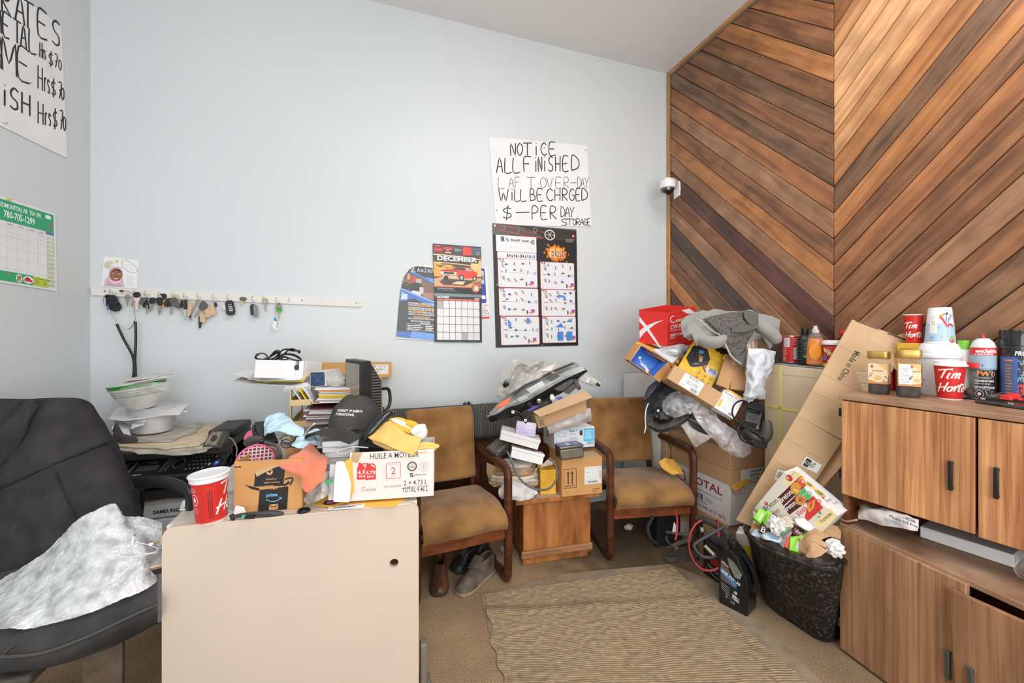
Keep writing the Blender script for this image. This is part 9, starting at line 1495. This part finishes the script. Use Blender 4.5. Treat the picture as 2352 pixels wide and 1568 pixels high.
MB().use(GCB).tube(crom([P(*p)for p in((1662,1210,2.07),(1640,1222,2.06),(1612,1238,2.06),(1595,1250,2.06),(1598,1262,2.05),(1612,1276,2.04),(1630,1280,2.03),(1645,1274,2.02))],7),.0085,10).build('cable',js);MB().use(M('tan_strap',(150,144,124),.6)).tube([P(1619,1253,2.05),P(1640,1274,2.01)],.008,8).build('peg',js);MB().use(GCB).tube(crom([P(*p)for p in((1530,1232,2.26),(1534,1245,2.23),(1545,1252,2.2),(1556,1258,2.19),(1550,1261,2.19))],6),.006,8).build('cable',js)
cl1=thing('battery_clamp','dusty black battery clamp lying flat on the floor by the mat corner','clamp',PZ(1560,1292,0));q=[PZ(1525,1290,0),PZ(1534,1294,0),PZ(1606,1288,0),PZ(1606,1276,0),PZ(1575,1262,0),PZ(1546,1275,0)];MB().use(DUSTY).slab([p+V((0,0,.03))for p in q],.03,V((0,0,-1))).build('jaw',cl1,bevel=.004);MB().use(DUSTY).slab([P(1528,1220,2.28),P(1530,1225,2.27),P(1590,1235,2.2),P(1590,1226,2.2)],.03).slab([P(1524,1262,2.22),P(1545,1256,2.2),P(1590,1244,2.18),P(1590,1232,2.18),P(1550,1250,2.2)],.03).build('upper_jaw',cl1,bevel=.004);MB().use(METAL).tube([P(1548,1250,2.19),P(1562,1240,2.17)],.002,6).build('spring_wire',cl1)
bk=thing('tool_bag','black fabric tool bag slumped under the second brown chair','bag',PZ(1525,1255,0));BGM=M('bag_black',(26,26,27),.7,.15,12);a,b=PZ(1516,1254,0),PZ(1548,1250,0);T,w_,h_=FB(a,b,a+V((0,0,.22)))
rows=[[T@V((x,y,z))for x in(-.03,.0,.06,.11,.13)]for z,y in((.21,.10),(.205,.0),(.15,-.015),(.06,-.01),(.0,.0))];MB().use(BGM).patch(rows,5,5,.1,.004,12,2).build('bag_body',bk);MB().use(BGM).tube(crom([P(1500,1185,2.46),P(1488,1210,2.44),P(1494,1235,2.4),P(1512,1250,2.34)],5),.011,8,flat=.4).build('strap',bk);q=[P(1543,1225,2.27),P(1548,1198,2.27),P(1558,1214,2.25),P(1552,1228,2.25)];MB().use(PAPER).slab(q,.001).build('white_tag',bk)
t=cbox('label_box','brown carton with pale instruction label beside the black tool bag','box',*(lambda T,w_,h_:(T,.16,.12,.165))(*FB(PZ(1562,1243,0),PZ(1600,1250,0),PZ(1562,1243,0)+V((0,0,.1)))),CARD);T,w_,h_=FB(PZ(1562,1243,0),PZ(1600,1250,0),PZ(1562,1243,0)+V((0,0,.1)));k=PR(face(T,'front',.16,.12,.165));k.poly([(.005,.02),(.12,.0),(.12,.11),(.005,.14)],(206,190,186));k.lines(.012,.03,.1,.12,8,(130,118,116),.3);k.build('label_print',t)
yw=thing('yellow_manual','white and yellow booklet box standing behind the oil jug','box',P(1715,1240,2.1));q=[PZ(1700,1330,.0),PZ(1735,1345,.0)];q=[q[0],q[1],P(1722,1228,2.02),P(1690,1224,2.1)];MB().use(M('white_print',(220,220,222))).slab(q,.05).build('cover',yw);k=PR(fn=BIL(q));k.quad(.0,.55,1,.78,(226,206,60));k.quad(.0,.78,1,1,(216,210,200));k.build('print',yw)
tag(MB().use(M('blue_bag',(70,130,190),.5)).slab([P(1706,1206,2.1),P(1713,1215,2.08),P(1715,1200,2.09),P(1711,1195,2.11)],.01).build('blue_scrap'),'scrap of blue packaging beside the bin rim','packaging')
tag(MB().use(PAPER2).blob(PZ(1444,1210,.015),.028,.02,.02,.4,2.4,3).build('paper_scrap'),'small pale paper scrap on the floor below the second chair','paper')
# shoes
def shoe(name,label,toe,heel,w_,h_,up,sole,kind):
 t=thing(name,label,'shoe',(toe+heel)/2,'shoes under the first chair');ax=heel-toe;L_=ax.length;ax.normalize();sd=V((-ax.y,ax.x,0));f=lambda a,b,z:toe+ax*(a*L_)+sd*(b*w_)+V((0,0,z))
 prof=[(.0,.18,.028),(.03,.34,.04),(.12,.46,.052),(.25,.5,.062),(.4,.46,.082),(.52,.40,.098),(.62,.38,.10),(.8,.38,.105),(.94,.33,.108),(1.0,.2,.1)]
 rows=[]
 for a,b,z in prof:
  z*=h_/.105;op=a>.45
  rows.append([f(a,-b,.016),f(a,-b*1.02,z*.5),f(a,-b*(.78 if op else .62),z*(.98 if op else .86)),f(a,-b*(.6 if op else .2),z if op else z),f(a,b*(.6 if op else .2),z if op else z),f(a,b*(.78 if op else .62),z*(.98 if op else .86)),f(a,b*1.02,z*.5),f(a,b,.016)])
 mb=MB().use(up);va=[p for r in rows for p in r];n=8;fs=[]
 for i in range(len(rows)-1):
  for j in range(n-1):
   if j==3 and prof[i][0]>=.52:continue
   fs.append((i*n+j,i*n+j+1,(i+1)*n+j+1,(i+1)*n+j))
 fs.append(tuple(range(n)));e=(len(rows)-1)*n;fs.append((e,e+1,e+2,e+3,e+4,e+5,e+6,e+7));mb.add(va,fs,None,True);o=mb.build('upper',t,angle=180);s_=o.modifiers.new('s','SUBSURF');s_.levels=s_.render_levels=2;so_=o.modifiers.new('t','SOLIDIFY');so_.thickness=.005;so_.offset=-1
 out=[f(a,-b*1.05,0)for a,b,z in prof]+[f(a,b*1.05,0)for a,b,z in prof[::-1]];MB().use(sole).prism([(p.x,p.y)for p in out],toe.z,toe.z+.022).build('sole',t,bevel=.006)
 MB().use(M('shoe_lining',(16,15,15),.9)).prism([(p.x,p.y)for p in[f(a,-b*.8,0)for a,b,z in prof if a>.3]+[f(a,b*.8,0)for a,b,z in prof[::-1]if a>.3]],toe.z+.024,toe.z+.03).build('insole',t)
 if kind:
  MB().use(up).patch([[f(.4,-.26,h_*.86),f(.4,.26,h_*.86)],[f(.5,-.28,h_*1.0),f(.5,.28,h_*1.0)],[f(.6,-.26,h_*1.16),f(.6,.26,h_*1.16)]],5,5,.006,.003,20).build('tongue',t)
  lm=MB().use(M('dusty_lace',(104,96,84),.9))
  for q in range(4):a=.36+q*.055;z=h_*(.82+q*.07);lm.tube(crom([f(a,-.3,z-.006),f(a+.01,0,z+.008),f(a+.02,.3,z-.006)],4),.0028,6)
  lm.build('laces',t)
 return t
shoe('leather_shoe','brown leather slip on shoe under the first chair',PZ(1008,1372,0),PZ(1013,1303,0),.098,.1,M('brown_leather',(110,72,50),.35,.2,10,c2=(66,42,32)),M('shoe_sole',(56,50,44),.8),False)
shoe('sneaker','dusty grey lace up sneaker with pale sole under the first chair',PZ(1052,1370,0),PZ(1130,1308,0),.108,.115,M('dusty_sneaker',(120,106,88),.85,.2,14,c2=(70,62,54)),M('sneaker_sole',(146,130,108),.85,.1,20),True)
shoe('dark_shoe','black shoe lying furthest back behind the leather shoe',PZ(1040,1316,0),PZ(1090,1286,0),.1,.1,M('black_shoe_leather',(36,34,34),.45,.2,14),M('shoe_sole',(56,50,44)),True)
shoe('dark_shoe','black strapped sandal shoe half hidden behind the sneaker heel',PZ(1075,1292,0),PZ(1120,1272,0),.1,.1,M('black_shoe_leather',(36,34,34)),M('shoe_sole',(56,50,44)),False)
tag(MB().use(METAL).slab([PZ(1150,1266,.03),PZ(1162,1270,.02),PZ(1160,1258,.05),PZ(1152,1254,.06)],.004).build('foil_scrap'),'bit of shiny foil on the floor beside the chair runner','foil')
